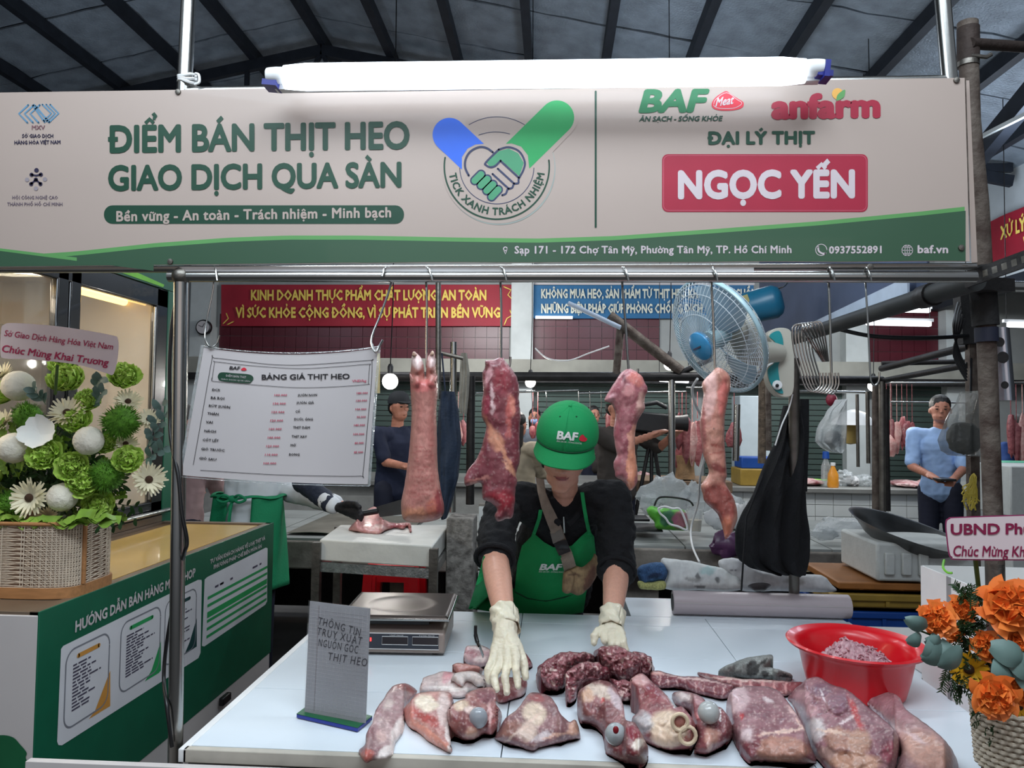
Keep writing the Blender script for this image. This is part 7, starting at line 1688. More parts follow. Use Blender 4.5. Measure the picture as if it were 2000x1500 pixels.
# ------------------------------------------------------------------ goods at the back of the table
t = root('white_bag', 'white printed cloth bag folded at the back of the table', 'bag', P(1400, 1150, 2.78))
bagm = vcol_mat('bag_col', .6, 0, .12, 60, .08)
flesh('bag', None, None, 9, [(425, 715), (520, 720), (640, 735), (740, 760), (860, 785), (930, 830), (1000, 870), (990, 950), (700, 948), (450, 940), (445, 880), (460, 820), (420, 770)], base=((236, 238, 236), (224, 226, 226)), patches=[(760, 800, 60, 30, 0, (170, 196, 196), .4), (690, 850, 20, 40, 10, (110, 112, 112), .3), (830, 870, 20, 20, 0, (110, 112, 112), .3), (700, 920, 40, 12, 0, (120, 120, 120), .3), (650, 870, 70, 16, 6, (160, 160, 158), .3)], mode='h', Y=2.78, T=.035, lump=.010, lf=9, parent=t, mat=bagm, seed=71, fleck=0)
flesh('bag', None, None, 9, [(840, 730), (960, 712), (1060, 760), (1200, 815), (1480, 830), (1600, 840), (1660, 900), (1680, 960), (1300, 955), (1000, 950), (930, 860), (860, 800)], base=((234, 234, 236), (216, 216, 218)), patches=[(950, 805, 30, 6, 0, (90, 90, 96), .3), (1400, 880, 80, 30, 0, (160, 158, 156), .5)], mode='h', Y=2.83, T=.035, lump=.012, lf=9, parent=t, mat=bagm, seed=72, fleck=0)
crumple('blue_cloth', 'folded blue cloth next to the yellow sponge', 'cloth', 9, [(240, 810), (260, 770), (330, 750), (410, 742), (450, 770), (465, 820), (450, 870), (400, 890), (330, 900), (300, 920), (265, 890), (245, 850)], .05, ((72, 112, 160), (50, 84, 130)), cl_mat, 73, mode='h', Y=2.76, T=.03, patches=[(370, 840, 70, 20, -10, (30, 46, 76), .4)])
crumple('yellow_sponge', 'pale yellow sponge lying under the blue cloth', 'sponge', 9, [(250, 880), (340, 890), (440, 880), (445, 940), (340, 945), (260, 935)], .03, ((206, 206, 130), (190, 190, 120)), cl_mat, 74, mode='h', Y=2.74, T=.02, lump=.002)
t = root('dark_dish', 'small dark shallow dish behind the vinyl roll', 'dish', P(1486, 1152, 2.72)); d0 = P(1484, 1150, 2.72)
MB().lathe([(.001, 0), (.02, 0), (.036, .012), (.040, .014), (.036, .016), (.018, .006), (.001, .005)], (d0.x, d0.y, d0.z - .004), 28, (R(-30), 0, 0)).build('dish', M('dish_dark', (66, 62, 62), .4), t)
# ------------------------------------------------------------------ boxes, crates and wok on the right
cardb = M('white_card', (232, 232, 230), .6, 0, .04)
def open_box(name, label, x0, x1, y0, y1, z0, z1, m, th=.004, cat='box', lip=None):
    t = root(name, label, cat, ((x0 + x1) / 2, (y0 + y1) / 2, z0))
    for a, b in (((x0, y0, z0), (x1, y0 + th, z1)), ((x0, y1 - th, z0), (x1, y1, z1)), ((x0, y0, z0), (x0 + th, y1, z1)), ((x1 - th, y0, z0), (x1, y1, z1)), ((x0, y0, z0), (x1, y1, z0 + th))):
        MB().span(a, b).build('panel', m, t, smooth=False)
    return t
a = P(1798, 1104, 2.10); zb = .849
t = open_box('cardboard_box', 'open white cardboard box on the side table behind the roses', a.x, a.x + .36, 1.815, 2.10, zb, a.z, cardb)
MB().span((a.x - .003, 1.945, zb), (a.x, 1.962, a.z)).build('grey_strip', M('grey_strip', (150, 150, 150), .5), t, smooth=False)
MB().tube(curve_pts([P(1844, 1094, 2.05), P(1842, 1108, 1.98), P(1850, 1118, 1.96), P(1860, 1119, 1.95)]), .003, 6).build('green_tie', M('lime'), t)
MB().slab(lambda u, v: Vector((a.x + .02 + .1 * u, 2.14 + .25 * v, zb + .003 + .006 * math.sin(u * 4) * math.sin(v * 5))), 6, 8, (0, 0, 1), .0006).build('paper_sheet', white_paper, label='creased white paper sheet lying right of the red basin', cat='paper')
def crate(name, label, p0, p1, Y, dep, m, cat='crate'):
    a, b = P(*p0, Y), P(*p1, Y); t = root(name, label, cat, ((a.x + b.x) / 2, Y + dep / 2, b.z))
    MB().span((a.x, Y, b.z), (b.x, Y + dep, a.z)).build('body', m, t, bevel=.01)
    MB().span((a.x - .01, Y - .012, a.z - .03), (b.x + .01, Y + dep + .012, a.z)).build('rim', m, t, bevel=.005)
    n = max(2, int((b.x - a.x) / .12))
    for k in range(n): x = a.x + (b.x - a.x) * (k + .5) / n; MB().span((x - .008, Y - .010, b.z + .01), (x + .008, Y, a.z - .03)).build('rib', m, t, smooth=False)
    return t
crate('plastic_crate', 'blue plastic crate at the bottom of the stack', (1625, 1192), (1830, 1512), 3.35, .45, M('crate_blue', (20, 70, 150), .45, 0, .1))
crate('plastic_crate', 'mustard yellow plastic crate on top of the blue crate', (1625, 1158), (1840, 1192), 3.33, .45, M('crate_yellow', (150, 122, 50), .5, 0, .15))
crate('plastic_crate', 'orange brown tray stacked over the yellow crate', (1640, 1136), (1800, 1157), 3.36, .42, M('crate_orange', (150, 96, 46), .5, 0, .2))
fo = M('styrofoam', (196, 200, 198), .8, 0, .06, 30, .2, 90)
t = root('styrofoam_box', 'white styrofoam box under the steel wok', 'box', P(1760, 1140, 3.3))
a, b = P(1712, 1060, 3.34), P(1905, 1140, 3.34)
MB().span((a.x, 3.34, b.z), (b.x, 3.75, a.z)).build('box', fo, t, bevel=.012)
for x in (1742, 1775, 1808): q_ = P(x, 1100, 3.33); MB().span((q_.x - .03, 3.322, b.z + .03), (q_.x + .012, 3.34, a.z - .04)).build('rib', fo, t, bevel=.006)
t = root('steel_wok', 'large dark steel wok resting on the styrofoam box', 'wok', P(1780, 1060, 3.5))
wk = P(1775, 1035, 3.5)
MB().lathe([(.001, -.12), (.08, -.112), (.18, -.06), (.245, .0), (.262, .004), (.245, -.006), (.18, -.05), (.08, -.10), (.001, -.108)], wk, 48, (R(10), R(14), 0)).build('bowl', M('wok_steel', (96, 96, 96), .3, .9, .3, 8), t)
t = root('clear_bag', 'crumpled clear plastic bag beside the wok', 'bag', P(1640, 1050, 4.3))
filmv = M('film_white', (200, 206, 208), .2, 0, .05, 8, .6, 60, trans=.3, alpha=.55)
def blobbag(name, label, cat, x, y, w_, h_, Y, m, seed, parent=None, lump=.25, group=None, flat=.6, rest=None):
    c = P(x, y, Y); k = Y / F
    if rest is not None: c.z = rest + h_ / 2 * k * .96
    mb = MB(); mb.ball((0, 0, 0), (w_ / 2 * k, w_ / 2 * k * flat, h_ / 2 * k), 26)
    mb.v = [tuple(c + Vector(v) * (1 + lump * noise.fractal(Vector(v) * (2.2 / (w_ / 2 * k)) + Vector((seed, 0, 0)), .8, 2, 3))) for v in mb.v]
    return mb.build(name, m, parent, label=label, cat=cat, group=group, ang=35)
blobbag('bag_film', None, None, 1650, 1030, 110, 36, 4.6, filmv, 3, t); blobbag('bag_film', None, None, 1610, 1042, 50, 24, 4.55, filmv, 5, t)
# ------------------------------------------------------------------ goods on the concrete counter
t = root('clear_bag', 'heap of crinkled clear plastic bags on the concrete counter', 'bag', P(1320, 1010, 4.8))
blobbag('bag_film', None, None, 1300, 965, 90, 70, 4.85, filmv, 11, t, .35); blobbag('bag_film', None, None, 1360, 975, 60, 60, 4.9, filmv, 12, t, .35); blobbag('bag_film', None, None, 1270, 985, 40, 40, 4.8, filmv, 13, t, .3)
t = root('green_bag', 'bright green printed shopping bag on the concrete counter', 'bag', P(1300, 1035, 4.6))
flesh('bag', None, None, 9, [(312, 352), (350, 328), (400, 345), (480, 350), (560, 352), (602, 384), (622, 500), (560, 512), (470, 506), (382, 498), (368, 450), (318, 388)], base=((84, 176, 46), (104, 196, 60)), patches=[(470, 425, 62, 62, 0, (26, 84, 64), .2), (560, 430, 66, 70, 20, (156, 84, 110), .2), (420, 350, 20, 8, 0, (226, 230, 226), .2)], mode='h', Y=4.62, T=.09, lump=.02, lf=6, parent=t, mat=bagm, seed=75, fleck=0)
MB().tube(curve_pts([P(*CR[9](q_), 4.49) for q_ in ((395, 350), (440, 335), (500, 350), (560, 360))] + [P(*CR[9](q_), 4.49) for q_ in ((610, 500), (540, 480), (480, 462), (450, 420), (410, 385), (395, 350))], 4), .007, 6).build('white_outline', white_plastic, t)
MB().tube(curve_pts([P(1278, 988, 4.6), P(1288, 972, 4.6), P(1320, 972, 4.6), P(1346, 978, 4.6), P(1354, 988, 4.6)]), .006, 6).build('handle', black_plastic, t)
t = root('plastic_cup', 'clear plastic cup with milky drink on the counter', 'cup', P(1356, 1038, 4.5)); c = P(1357, 1038, 4.5)
MB().lathe([(.001, 0), (.035, 0), (.048, .13), (.046, .13), (.034, .006), (.001, .006)], c, 24).build('cup', M('cup_clear', (226, 230, 230), .1, trans=.6, alpha=.5), t); MB().lathe([(.001, .006), (.034, .006), (.040, .07), (.001, .07)], c, 20).build('drink', M('milk_tea', (200, 184, 156), .4), t)
for i, (x, y, w_, h_, Y, m, lab) in enumerate([(1420, 930, 80, 60, 5.3, filmv, 'clear bag slumped beside the black cloth bag'), (1436, 975, 60, 50, 5.1, M('bag_white', (196, 198, 200), .5), 'white plastic bag behind the long belly strip'), (1440, 948, 60, 26, 5.2, M('bag_rose', (130, 92, 88), .5), 'brownish pink bag between two white bags'), (1405, 1012, 56, 44, 4.8, M('bag_white'), 'small white plastic bag hanging low on the counter edge'), (1420, 1064, 60, 50, 4.3, M('bag_purple', (84, 52, 84), .35, 0, .3, 14), 'purple plastic bag hung at the front of the counter'), (1455, 1010, 30, 70, 4.7, M('bag_plum'), 'plum coloured bag behind the black cloth bag')]):
    blobbag('plastic_bag', lab, 'bag', x, y, w_, h_, Y, m, 31 + i, None, .25, 'plastic bags on the concrete counter', .6, .80 if i < 3 or i == 5 else None)
MB().span(P(1222, 1038, 4.6), P(1282, 1022, 4.9)).build('black_tray', M('tray_black', (20, 20, 22), .4), label='black tray at the vendor elbow on the counter', cat='tray', bevel=.005)
MB().span(P(1230, 1018, 4.9), P(1262, 1006, 5.1)).build('black_tray', M('tray_black'), label='smaller black tray behind the first black tray', cat='tray', bevel=.005)
MB().slab(lambda u, v: Vector((P(560 + 230 * u, 1012, 4.5).x, 4.5 + .9 * v, .802 + .008 * (1 + math.sin(u * 7)))), 14, 6, (0, 0, 1), .003).build('steel_sheet', M('sheet_steel', (150, 148, 138), .35, .6, .3, 5, .3), label='crumpled metal sheet on the left of the concrete counter', cat='sheet')

# ------------------------------------------------------------------ hanging meat in the stalls behind
def far_meat(i, x, y, w_, h_, Y, base=(110, 44, 50)):
    c = P(x, y + h_ / 2, Y); k = Y / F; mb = MB(); mb.ball((0, 0, 0), (w_ / 2 * k, w_ / 3 * k, h_ / 2 * k), 14)
    sd = i * 7.7; mb.v = [tuple(Vector((v[0] * (1 - .35 * math.sin(v[2] * 9 + i)), v[1], v[2])) * (1 + .3 * noise.fractal(Vector(v) * 22 + Vector((sd, 0, 0)), .8, 2, 3)) + c) for v in mb.v]
    rnd = random.Random(i); key = 'far_meat_%d' % (i % 4)
    m = M(key, [(128, 56, 62), (150, 84, 86), (110, 46, 54), (172, 112, 108)][i % 4], .4, 0, .4, 24, .4, 60, coat=.3, col2=[(180, 120, 118), (110, 50, 56), (156, 96, 96), (206, 168, 160)][i % 4])
    mb.tube([c + Vector((0, 0, h_ / 2 * k - .01)), Vector((c.x, c.y, max(c.z + h_ / 2 * k + .06, P(x, 765 if x < 1600 else 748, Y).z)))], .004, 5)
    return m, mb
spots = [(1314, 812, 16, 54, 6.3), (1326, 806, 20, 70, 6.2), (1340, 812, 22, 90, 6.2), (1352, 826, 18, 84, 6.3), (1362, 816, 18, 96, 6.4), (1434, 826, 22, 54, 6.2), (1332, 860, 26, 60, 6.4),
         (894, 812, 24, 60, 6.3), (905, 820, 20, 50, 6.5), (1050, 824, 12, 30, 6.4), (1040, 830, 12, 28, 6.5), (1236, 850, 14, 40, 6.4), (1190, 800, 14, 40, 6.6),
         (1732, 812, 18, 60, 7.9), (1742, 820, 18, 66, 7.9), (1752, 826, 20, 60, 7.9), (1762, 818, 16, 58, 7.95), (1772, 822, 18, 56, 7.9), (1782, 826, 16, 52, 7.9), (1740, 850, 22, 40, 7.8), (1724, 806, 14, 70, 7.9),
         (1975, 815, 18, 80, 6.8), (1986, 822, 18, 86, 6.8), (1998, 815, 18, 90, 6.8), (2012, 820, 18, 80, 6.8)]
ORD = ['first', 'second', 'third', 'fourth', 'fifth', 'sixth', 'seventh', 'eighth', 'ninth', 'tenth']
def rank(x, lo, hi, sp): return ORD[sorted(range(len(sp)), key=lambda j: (sp[j][0] if lo < sp[j][0] < hi else 1e9, j)).index(x)]
for i, (x, y, w_, h_, Y) in enumerate(spots):
    m, mb = far_meat(i, x, y, w_, h_, Y)
    g_, lb = ('meat hung behind the cap', '%s cut from the left on the far rail between cap and fan pole' % rank(i, 1180, 1500, spots)) if x < 1500 and x > 1180 else ('meat hung at the left rail', '%s small cut from the left on the far rail behind the red slab' % rank(i, 800, 1100, spots)) if x < 1100 else ('meat hung in the right stall', '%s cut from the left hung beside the man in light blue' % rank(i, 1600, 1900, spots)) if x < 1900 else ('meat hung at the right edge', '%s cut from the left hung behind the rusty post at the edge' % rank(i, 1900, 2100, spots))
    mb.build('hanging_cut', m, label=lb, cat='meat', group=g_)
for i in range(9):
    x = 955 + i * 28 if i < 5 else 1130 + (i - 5) * 22
    MB().tube(curve_pts([P(x, 764, 6.2), P(x + 1, 790, 6.2), P(x, 808, 6.2), P(x + 5, 816, 6.2), P(x + 9, 808, 6.2)], 4), .004, 5).build('meat_hook', steel, label='%s empty steel hook from the left on the thin rail behind the cap' % ORD[i], cat='hook', group='hooks on the thin rail')
# things on the tiled counter
zt_c = .87
t = root('drink_bottle', 'small bottle of orange drink on the tiled counter', 'bottle', PZ(1627, 935, zt_c)); c = P(1627, 935, 7.6); c.z = zt_c
MB().lathe([(.001, 0), (.05, 0), (.055, .02), (.05, .13), (.02, .2), (.02, .215), (.001, .215)], c, 18).build('bottle', M('juice', (226, 150, 50), .2, 0, .05, coat=.3), t); MB().lathe([(.001, .215), (.024, .215), (.024, .245), (.001, .245)], c, 12).build('cap', white_plastic, t)
t = root('water_bottle', 'clear water bottle with blue cap on the tiled counter', 'bottle', PZ(1615, 935, zt_c)); c = P(1613, 932, 7.7); c.z = zt_c
MB().lathe([(.001, 0), (.045, 0), (.045, .2), (.018, .28), (.001, .28)], c, 18).build('bottle', M('cup_clear'), t); MB().lathe([(.001, .28), (.035, .28), (.03, .35), (.001, .35)], c, 12).build('cap', M('crate_blue'), t)
for i, (x, y, w_, h_, m, nm, lab) in enumerate([(1650, 915, 34, 30, filmv, 'clear_bag', 'clear bag of food beside the orange drink'), (1664, 922, 26, 18, M('bag_plum'), 'plum_cloth', 'plum cloth bundle on the tiled counter'), (1688, 925, 30, 22, filmv, 'clear_bag', 'clear bag with green herbs right of the plum bundle'), (1772, 926, 60, 12, M('pork_tray', (206, 180, 176), .5, 0, .4, 20, col2=(150, 80, 84)), 'meat_tray', 'tray of sliced meat behind the man in light blue'), (1580, 912, 50, 12, M('pork_tray'), 'meat_tray', 'tray of meat under the green basin'), (1820, 920, 50, 14, M('pork_tray'), 'meat_tray', 'tray of meat hidden behind the man'), (1255, 925, 40, 20, M('pork_tray'), 'meat_tray', 'tray of scraps on the counter left of the camera tripod')]):
    blobbag(nm, lab, 'bag' if 'bag' in nm else 'tray' if 'tray' in nm else 'cloth', x, y, w_, h_, 7.8, m, 60 + i, None, .3, None, 1.2, .872)
t = root('green_basin', 'shallow lime green basin beside the black cloth bag', 'basin', P(1586, 895, 7.9))
MB().lathe([(.001, 0), (.10, 0), (.14, .045), (.148, .05), (.13, .045), (.09, .012), (.001, .01)], Vector((P(1584, 893, 7.9).x, 7.9, .87)), 32).build('bowl', M('basin_green', (120, 190, 60), .4), t)
MB().span(P(1448, 893, 7.7), P(1500, 912, 8.0)).build('blue_tray', M('crate_blue'), label='blue topped scale tray below the fan', cat='tray', bevel=.01)
MB().span((P(1446, 906, 7.6).x, 7.6, .87), P(1500, 912, 8.0)).build('yellow_crate', M('crate_yellow'), label='yellow crate under the blue tray', cat='crate', bevel=.01)
MB().span((P(1445, 775, 8.7).x, 8.7, 0), P(1485, 775, 9.1)).build('white_cabinet', M('fridge_white', (176, 186, 190), .4, 0, .05), label='pale cabinet standing behind the lower edge of fan', cat='cabinet', bevel=.01)
t = root('chopping_stump', 'wooden chopping stump with meat below the hanging cuts', 'block', P(1338, 940, 6.4))
c = P(1338, 935, 6.4); MB().lathe([(.001, 0), (.085, 0), (.075, .1), (.085, .2), (.001, .2)], c, 20).build('stump', M('stump_wood', (150, 118, 84), .7, 0, .3, 20, .3), t)
MB().span(P(1240, 938, 6.3), P(1400, 950, 6.9)).build('plank_shelf', M('shelf_wood', (120, 98, 78), .7), label='narrow wooden shelf board under the hanging meat', cat='shelf', bevel=.005)
# bags hanging at the right
t = root('hanging_bag', 'white plastic bag hanging from the pipe frame', 'bag', P(1625, 880, 6.0))
loft('bag', None, None, [(780, 1640, 1648), (805, 1616, 1650), (840, 1596, 1652), (862, 1592, 1650), (878, 1610, 1648), (884, 1625, 1640)], 6.0, .1, filmv, t, folds=.25); blobbag('content', None, None, 1628, 858, 36, 30, 6.0, M('tray_black'), 81, t, .3)
t = root('white_sunshade', 'white plastic cone shade hanging over the meat stall', 'shade', P(1666, 830, 6.4))
MB().lathe([(.02, .13), (.10, .10), (.17, .02), (.18, 0), (.165, .002), (.09, .09), (.01, .12)], P(1667, 830, 6.4), 28).build('cone', white_plastic, t)
MB().lathe([(.001, 0), (.06, .01), (.07, .10), (.05, .17), (.001, .17)], P(1661, 868, 6.5), 16).build('yellow_lining', M('wood_yellow', (176, 150, 84), .6), t)
t = root('red_lantern', 'dark red round plastic bundle hanging left of the bulb', 'bundle', P(1624, 790, 6.3)); MB().ball(P(1624, 781, 6.3), (.045, .045, .055), 16).build('bundle', M('bundle_red', (110, 14, 40), .5), t)
MB().tube([P(1624, 770, 6.3), P(1624, 742, 6.3)], .004, 5).build('cord', black_plastic, t)
t = root('dark_hanging_bag', 'clear bag with dark contents hanging beside the rusty post', 'bag', P(1880, 890, 4.2))
loft('bag', None, None, [(764, 1892, 1900), (790, 1872, 1906), (820, 1850, 1914), (860, 1836, 1918), (882, 1842, 1918), (890, 1856, 1912)], 4.2, .09, M('smoky_film', (120, 122, 118), .25, trans=.3, alpha=.45, bump=.5, bscale=50), t, folds=.15)
blobbag('content', None, None, 1884, 856, 64, 62, 4.2, M('content_dark', (40, 40, 38), .7, 0, .4, 20), 83, t, .15)
MB().tube([P(1896, 766, 4.2), P(1897, 700, 4.3)], .006, 6).build('tie', black_plastic, t)
t = root('steel_sheet_pipe', 'shiny perforated metal scale hanging right of the rusty post', 'tool', P(1950, 780, 2.4))
MB().slab(lambda u, v: P(1938 + 34 * u + 12 * v, 640 + 142 * v, 2.4) + Vector((0, -.02 * math.sin(math.pi * u), 0)), 10, 10, (0, 1, 0), .002).build('blade_sheet', M('bright_steel', (176, 180, 190), .25, .9, .1), t)
for (x, y, r) in ((1952, 668, 9), (1958, 698, 11), (1962, 752, 7)): MB().lathe([(.001, 0), (r / F * 2.38, 0), (r / F * 2.38, .002), (.001, .002)], P(x, y, 2.37), 18, (R(90), 0, 0)).build('hole_disc', dark_metal, t)
MB().tube([P(1945, 642, 2.4), P(1940, 560, 2.3)], .003, 6).build('wire', black_plastic, t)
t = root('yellow_straps', 'bundle of frayed yellow straps tied on the dark post', 'strap', P(1905, 1000, 4.35)); mb = MB(); rnd = random.Random(3)
for k in range(26):
    x = 1900 + rnd.uniform(-6, 8); mb.tube(curve_pts([P(1902, 925, 4.3), P(x, 935 + rnd.uniform(0, 10), 4.28), P(x + rnd.uniform(-22, 8), 955 + rnd.uniform(-8, 20), 4.28), P(x + rnd.uniform(-24, 8), 985 + rnd.uniform(-20, 12), 4.28)], 4), .004, 4)
mb.build('strap_strand', M('strap_yellow', (190, 170, 70), .6, 0, .2), t, kind='stuff')
MB().span(P(1905, 1000, 4.32), P(1894, 926, 4.38)).build('post_stub', dark_metal, t)
t = root('white_panel_box', 'white foam boxes stacked behind the right greeting card', 'box', P(1990, 1010, 5.2))
MB().span(P(1975, 1010, 5.2), P(2060, 905, 5.6)).build('box', fo, t, bevel=.01); MB().span((P(1975, 1010, 5.2).x, 5.2, 0), P(2060, 1010, 5.6)).build('lower_box', fo, t, bevel=.01); MB().span(P(1962, 925, 6.0), P(2010, 900, 6.2)).build('green_box', M('mint', (90, 190, 150), .5), t, bevel=.01)

# ------------------------------------------------------------------ other people
def person(label, X, Y, h, shirt_c, trouser_c, face=0, lean=0, arms_=((-.2, -.3, 1.15), (.2, -.3, 1.15)), hair_m=hair, cap=None, mask=None, sleeve=.5, vox=.010, extra=None, group=None, hairlen=0, beard=None):
    """standing figure of height h; face = turn in degrees (0 looks at the camera)"""
    t = root('person', label, 'person', (X, Y, 0), group); k = h / 1.70
    T = Matrix.Translation((X, Y, 0)) @ Matrix.Rotation(R(face), 4, 'Z') @ Matrix.Diagonal((k, k, k, 1)); q = T.to_3x3()
    W3 = lambda x, y, z: T @ Vector((x, y - lean * max(0, z - .9), z))
    def E3(x, y, z, rx, ry, rz): return (W3(x, y, z), Vector((rx * k, ry * k, rz * k)))
    def ex(mb):
        mb.ball(W3(0, -.10, 1.585), (.012 * k, .016 * k, .014 * k), 8); 
        for s in (-1, 1): mb.ball(W3(s * .076, .0, 1.59), (.010 * k, .016 * k, .026 * k), 8)
        mb.ball(W3(0, -.083, 1.545), (.022 * k, .010 * k, .007 * k), 8)
    sh = [W3(s * .19, .0, 1.39) for s in (-1, 1)]; hd = [T @ Vector(a) for a in arms_]; el = []
    for s, a, b in zip((-1, 1), sh, hd):
        m_ = (a + b) / 2; el.append(m_ + Vector((s * .05, .06, -.10)) * k)
    chs = [[E3(0, 0, 1.61, .072, .09, .10), E3(0, -.02, 1.55, .06, .068, .06)], blend([E3(0, .01, 1.52, .05, .05, .05), E3(0, .01, 1.42, .055, .055, .05), E3(0, 0, 1.3, .09, .07, .08)], 4)]
    for a, e_, b in zip(sh, el, hd): chs.append(blend([(a, .04 * k), (e_, .038 * k), (b, .028 * k)], 8))
    for e_, b in zip(el, hd):
        d_ = (b - e_).normalized(); chs.append(blend([(b, (.03 * k,) * 3), (b + d_ * .05 * k, (.036 * k, .03 * k, .02 * k)), (b + d_ * .08 * k, (.032 * k, .026 * k, .016 * k))], 3))
        sd = d_.cross(Vector((0, 0, 1))).normalized()
        for j in range(4): o_ = sd * (j - 1.5) * .018 * k; chs.append(blend([(b + d_ * .07 * k + o_, .010 * k), (b + d_ * .13 * k + o_ + Vector((0, 0, -.015 * k)), .008 * k)], 4))
        chs.append(blend([(b + sd * .03 * k, .012 * k), (b + sd * .05 * k + d_ * .05 * k, .009 * k)], 3))
    me = volume(chs, vox * .7, 2, ex, 12); link(me, 'body', skin_shade, t)
    face_m = M('eye_dark', (30, 22, 20), .4)
    for s in (-1, 1):
        MB().ball(W3(s * .03, -.083, 1.605), (.012 * k, .006 * k, .005 * k), 8).build('eye', face_m, t); MB().ball(W3(s * .031, -.085, 1.628), (.018 * k, .005 * k, .003 * k), 8).build('eyebrow', face_m, t)
    if hairlen >= 0:
        hch = [[E3(0, .02, 1.645, .080, .092, .085), E3(0, .05, 1.60, .07, .06, .07)]]
        if hairlen: hch.append(blend([E3(0, .06, 1.58, .085, .05, .06), E3(0, .08, 1.58 - hairlen, .08, .04, .08)], 14))
        link(volume(hch, vox * .7, 2), 'hair', hair_m, t)
    if cap:
        mb = MB(); mb.lathe([(.09 * k, 0), (.09 * k, .03 * k), (.075 * k, .075 * k), (.04 * k, .1 * k), (.001, .105 * k)], W3(0, .01, 1.63), 20); mb.slab(lambda u, v: W3((u - .5) * .14 * (1 - .3 * v), -.07 - .08 * v, 1.645 - .012 * v), 8, 4, (0, 0, 1), .004); mb.build('cap', cap, t)
    if mask: link(volume([[E3(0, -.05, 1.55, .055, .055, .045)]], .008, 2), 'face_mask', mask, t)
    sch = [blend([E3(0, .01, 1.41, .10, .07, .06), E3(0, 0, 1.30, .17, .10, .12), E3(0, 0, 1.10, .155, .10, .12), E3(0, 0, .93, .165, .11, .10)], 7)]
    for a, e_, b in zip(sh, el, hd): end = a.lerp(e_, sleeve * 2) if sleeve <= .5 else e_.lerp(b, sleeve * 2 - 1); sch.append(blend([(W3(0, .01, 1.38).lerp(a, .5), .065 * k), (a, .066 * k), (a.lerp(e_, min(1, sleeve * 2)), .058 * k), (end, .055 * k)], 8))
    sm = volume(sch, vox, 3); ruffle(sm, .010, 8, seed=X); link(sm, 'shirt', shirt_c, t)
    lc = [blend([E3(s * .08, 0, .93, .09, .1, .1), E3(s * .09, 0, .5, .07, .075, .08), E3(s * .1, 0, .10, .055, .06, .06)], 9) for s in (-1, 1)]
    link(volume(lc, vox * 1.2, 2), 'trousers', trouser_c, t)
    for s in (-1, 1): MB().ball(W3(s * .1, -.04, .045), (.045 * k, .12 * k, .04 * k), 12).build('shoe', black_plastic, t)
    return t, W3, q, k
X_ = P(1836, 900, 6.5).x
pp, W3, q, k = person('man in light blue short sleeved shirt standing by the meat counter', X_, 6.5, 1.74, M('shirt_blue', (150, 180, 222), .7, 0, .06), M('trousers_navy', (24, 28, 46), .8), face=-22, lean=.10, arms_=((-.10, -.36, 1.08), (.06, -.38, 1.06)), sleeve=.42)
MB().box(W3(-.02, -.44, 1.06), (.12, .18, .02)).build('phone', M('tray_black'), label='dark phone held by the man in light blue', cat='phone', bevel=.005)
X_ = P(770, 860, 5.95).x
person('man in dark cap and navy shirt under the left bulb', X_, 5.95, 1.70, M('shirt_navy', (22, 30, 54), .8, 0, .1), M('trousers_navy'), face=42, lean=.10, arms_=((-.1, -.35, 1.15), (.1, -.38, 1.12)), cap=M('cap_dark', (30, 32, 36), .8), sleeve=.40)
X_ = P(1205, 860, 6.0).x
person('cameraman in dark green cap and brown shirt behind the vendor', X_, 6.0, 1.72, M('shirt_brown', (52, 46, 42), .8), M('trousers_navy'), face=30, arms_=((.1, -.35, 1.40), (.30, -.30, 1.38)), cap=M('cap_forest', (20, 64, 48), .8), sleeve=.45)
t = root('video_camera', 'large black video camera on a tripod behind the pork strip', 'camera', P(1272, 950, 6.05)); cc_ = P(1268, 825, 6.05)
MB().box(cc_, (.30, .16, .16), (0, .1, 0)).build('camera_body', M('camera_black', (24, 24, 26), .5, 0, .3, 30), t, bevel=.015)
MB().tube([cc_ + Vector((.12, 0, .0)), cc_ + Vector((.26, -.02, .0)), cc_ + Vector((.30, -.02, .0))], [.055, .06, .07], 18).build('lens', M('camera_black'), t)
MB().tube([cc_ + Vector((-.12, 0, .13)), cc_ + Vector((.06, 0, .16)), cc_ + Vector((.14, 0, .12))], .018, 8).build('handle', M('camera_black'), t)
MB().box(cc_ + Vector((-.13, -.05, .07)), (.09, .02, .07)).build('screen', M('screen_grey', (120, 136, 150), .2), t, bevel=.004)
for dx in (-.22, .02, .24): MB().tube([cc_ + Vector((.02, 0, -.08)), cc_ + Vector((dx, .05 * (dx < 0), -1.38))], .016, 8).build('tripod_leg', dark_metal, t)
X_ = P(1044, 830, 9.3).x
person('woman in a pale blue face mask far behind the cap', X_, 9.3, 1.62, M('shirt_grey', (90, 96, 104), .8), M('trousers_navy'), face=0, mask=M('mask_blue', (150, 170, 206), .7), hairlen=.12, vox=.014)
X_ = P(1012, 880, 6.15).x
person('long haired person in beige top seen behind the vendor shoulder', X_, 6.15, 1.56, M('shirt_beige', (150, 138, 118), .8), M('trousers_navy'), face=150, hairlen=.3, sleeve=.9)
X_ = P(1160, 800, 9.4).x
person('person with dark hair and dark shirt under the shutter', X_, 9.4, 1.66, M('shirt_brown'), M('trousers_navy'), face=20, vox=.014)
X_ = P(2010, 800, 7.0).x
person('person in a blue shirt at the far right stall', X_, 7.1, 1.60, M('shirt_royal', (34, 64, 120), .8), M('trousers_navy'), face=10, vox=.014)
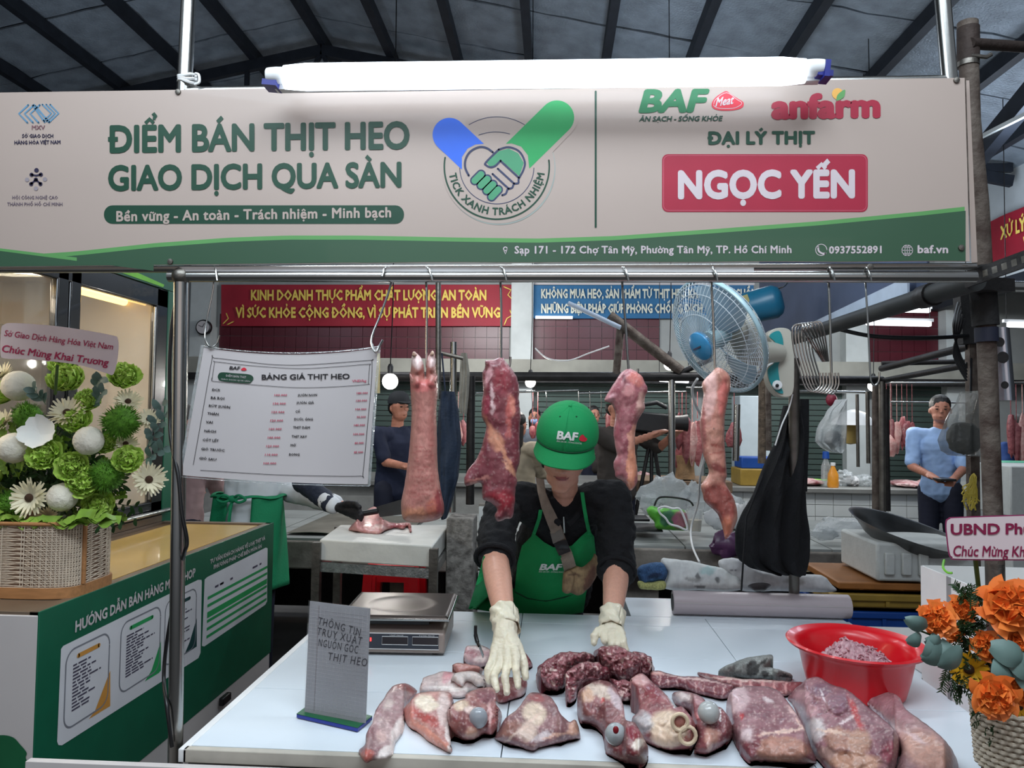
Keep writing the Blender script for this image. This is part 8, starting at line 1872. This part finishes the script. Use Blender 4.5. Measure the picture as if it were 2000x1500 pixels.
# stall hand with green apron, back turned, behind the price sheet
X_ = P(482, 950, 3.95).x
t, W3, q, k = person('stall hand in green apron and white shirt standing behind the price sheet', X_, 3.98, 1.66, M('shirt_white', (206, 210, 214), .7, 0, .05), M('trousers_navy'), face=180, lean=.12, arms_=((.12, -.34, 1.1), (-.50, -.02, 1.08)), sleeve=.95)
tree = None
ag = M('apron_jade', (14, 128, 84), .75, 0, .12, 6, .25, 120)
def apr(u, v):
    a = R(-160) + R(320) * u; z = 1.13 - .50 * v; r1 = .19 + .03 * v + .012 * math.sin(a * 6 + 3 * v); r2 = .135 + .05 * v + .010 * math.sin(a * 7 + v)
    return T0 @ Vector((r1 * math.sin(a), -r2 * math.cos(a) + (.0), z))
T0 = Matrix.Translation((X_, 3.98, 0)) @ Matrix.Rotation(R(180), 4, 'Z') @ Matrix.Diagonal((k, k, k, 1))
me = MB().grid(apr, 60, 18).mesh('apron'); me.shade_smooth(); o = link(me, 'apron_skirt', ag, t); so = o.modifiers.new('s', 'SOLIDIFY'); so.thickness = .004
MB().tube([T0 @ Vector((.198 * math.sin(R(a)), -.142 * math.cos(R(a)), 1.125 + .006 * math.sin(a * .1))) for a in range(0, 360, 10)], .013, 8, closed=True, flat=.5).build('waist_tie', ag, t)
kx = T0 @ Vector((.02, .165, 1.12))
MB().ball(kx, (.03, .018, .02), 12).build('knot', ag, t)
for dx, dz in ((-.05, -.17), (-.01, -.20)): MB().tube(curve_pts([kx, kx + Vector((dx * .4, -.02, dz * .4)), kx + Vector((dx, -.02, dz))]), .009, 8, flat=.4).build('tie_end', ag, t)
for s in (-1, 1): MB().tube(curve_pts([kx, kx + Vector((s * .04, -.02, .022)), kx + Vector((s * .075, -.015, .0)), kx + Vector((s * .04, -.02, -.015)), kx]), .007, 8).build('bow_loop', ag, t)
# work sleeve, glove and cleaver reaching to the board
e0, e1, e2 = P(592, 940, 3.85), P(645, 985, 3.62), P(690, 1002, 3.55)
arm = volume([blend([(e0, .06), (e0.lerp(e1, .6), .05), (e1, .045)], 8)], .008, 4); ruffle(arm, .006, 16); link(arm, 'work_sleeve', navy_cloth, t)
cf_ = volume([blend([(e1 - (e1 - e0) * .12, .047), (e1 + (e2 - e1) * .12, .043)], 4)], .006, 2); link(cf_, 'sleeve_cuff', M('shirt_white'), t)
hand('work_glove', e1.lerp(e2, .3), [P(686, 990, 3.54), P(690, 996, 3.52), P(692, 1002, 3.50), P(692, 1008, 3.5)], [(P(700, 994, 3.50), P(706, 1004, 3.49)), (P(703, 1000, 3.48), P(707, 1009, 3.47)), (P(703, 1006, 3.46), P(705, 1014, 3.46)), (P(700, 1012, 3.46), P(701, 1018, 3.46))], (P(680, 984, 3.53), P(694, 984, 3.50), P(702, 990, 3.48)), t, M('glove_black', (20, 20, 24), .6), r=.013, voxel=.004)
t = root('cleaver', 'dark steel cleaver held over the raw pork piece', 'knife', P(760, 1010, 3.5))
MB().prism([P(735, 990, 3.5), P(790, 974, 3.5), P(792, 1004, 3.5), P(742, 1010, 3.5)], (0, .003, 0)).build('blade', M('blade_dark', (84, 84, 84), .3, .9, .1), t)
MB().tube([P(702, 1004, 3.49), P(738, 998, 3.5)], .014, 10).build('handle', black_plastic, t)
X_ = P(352, 950, 4.25).x
person('person in striped pale shirt standing left of the stall hand', X_, 4.25, 1.58, M('shirt_stripe', (170, 140, 140), .8), M('trousers_navy'), face=160, sleeve=.5)
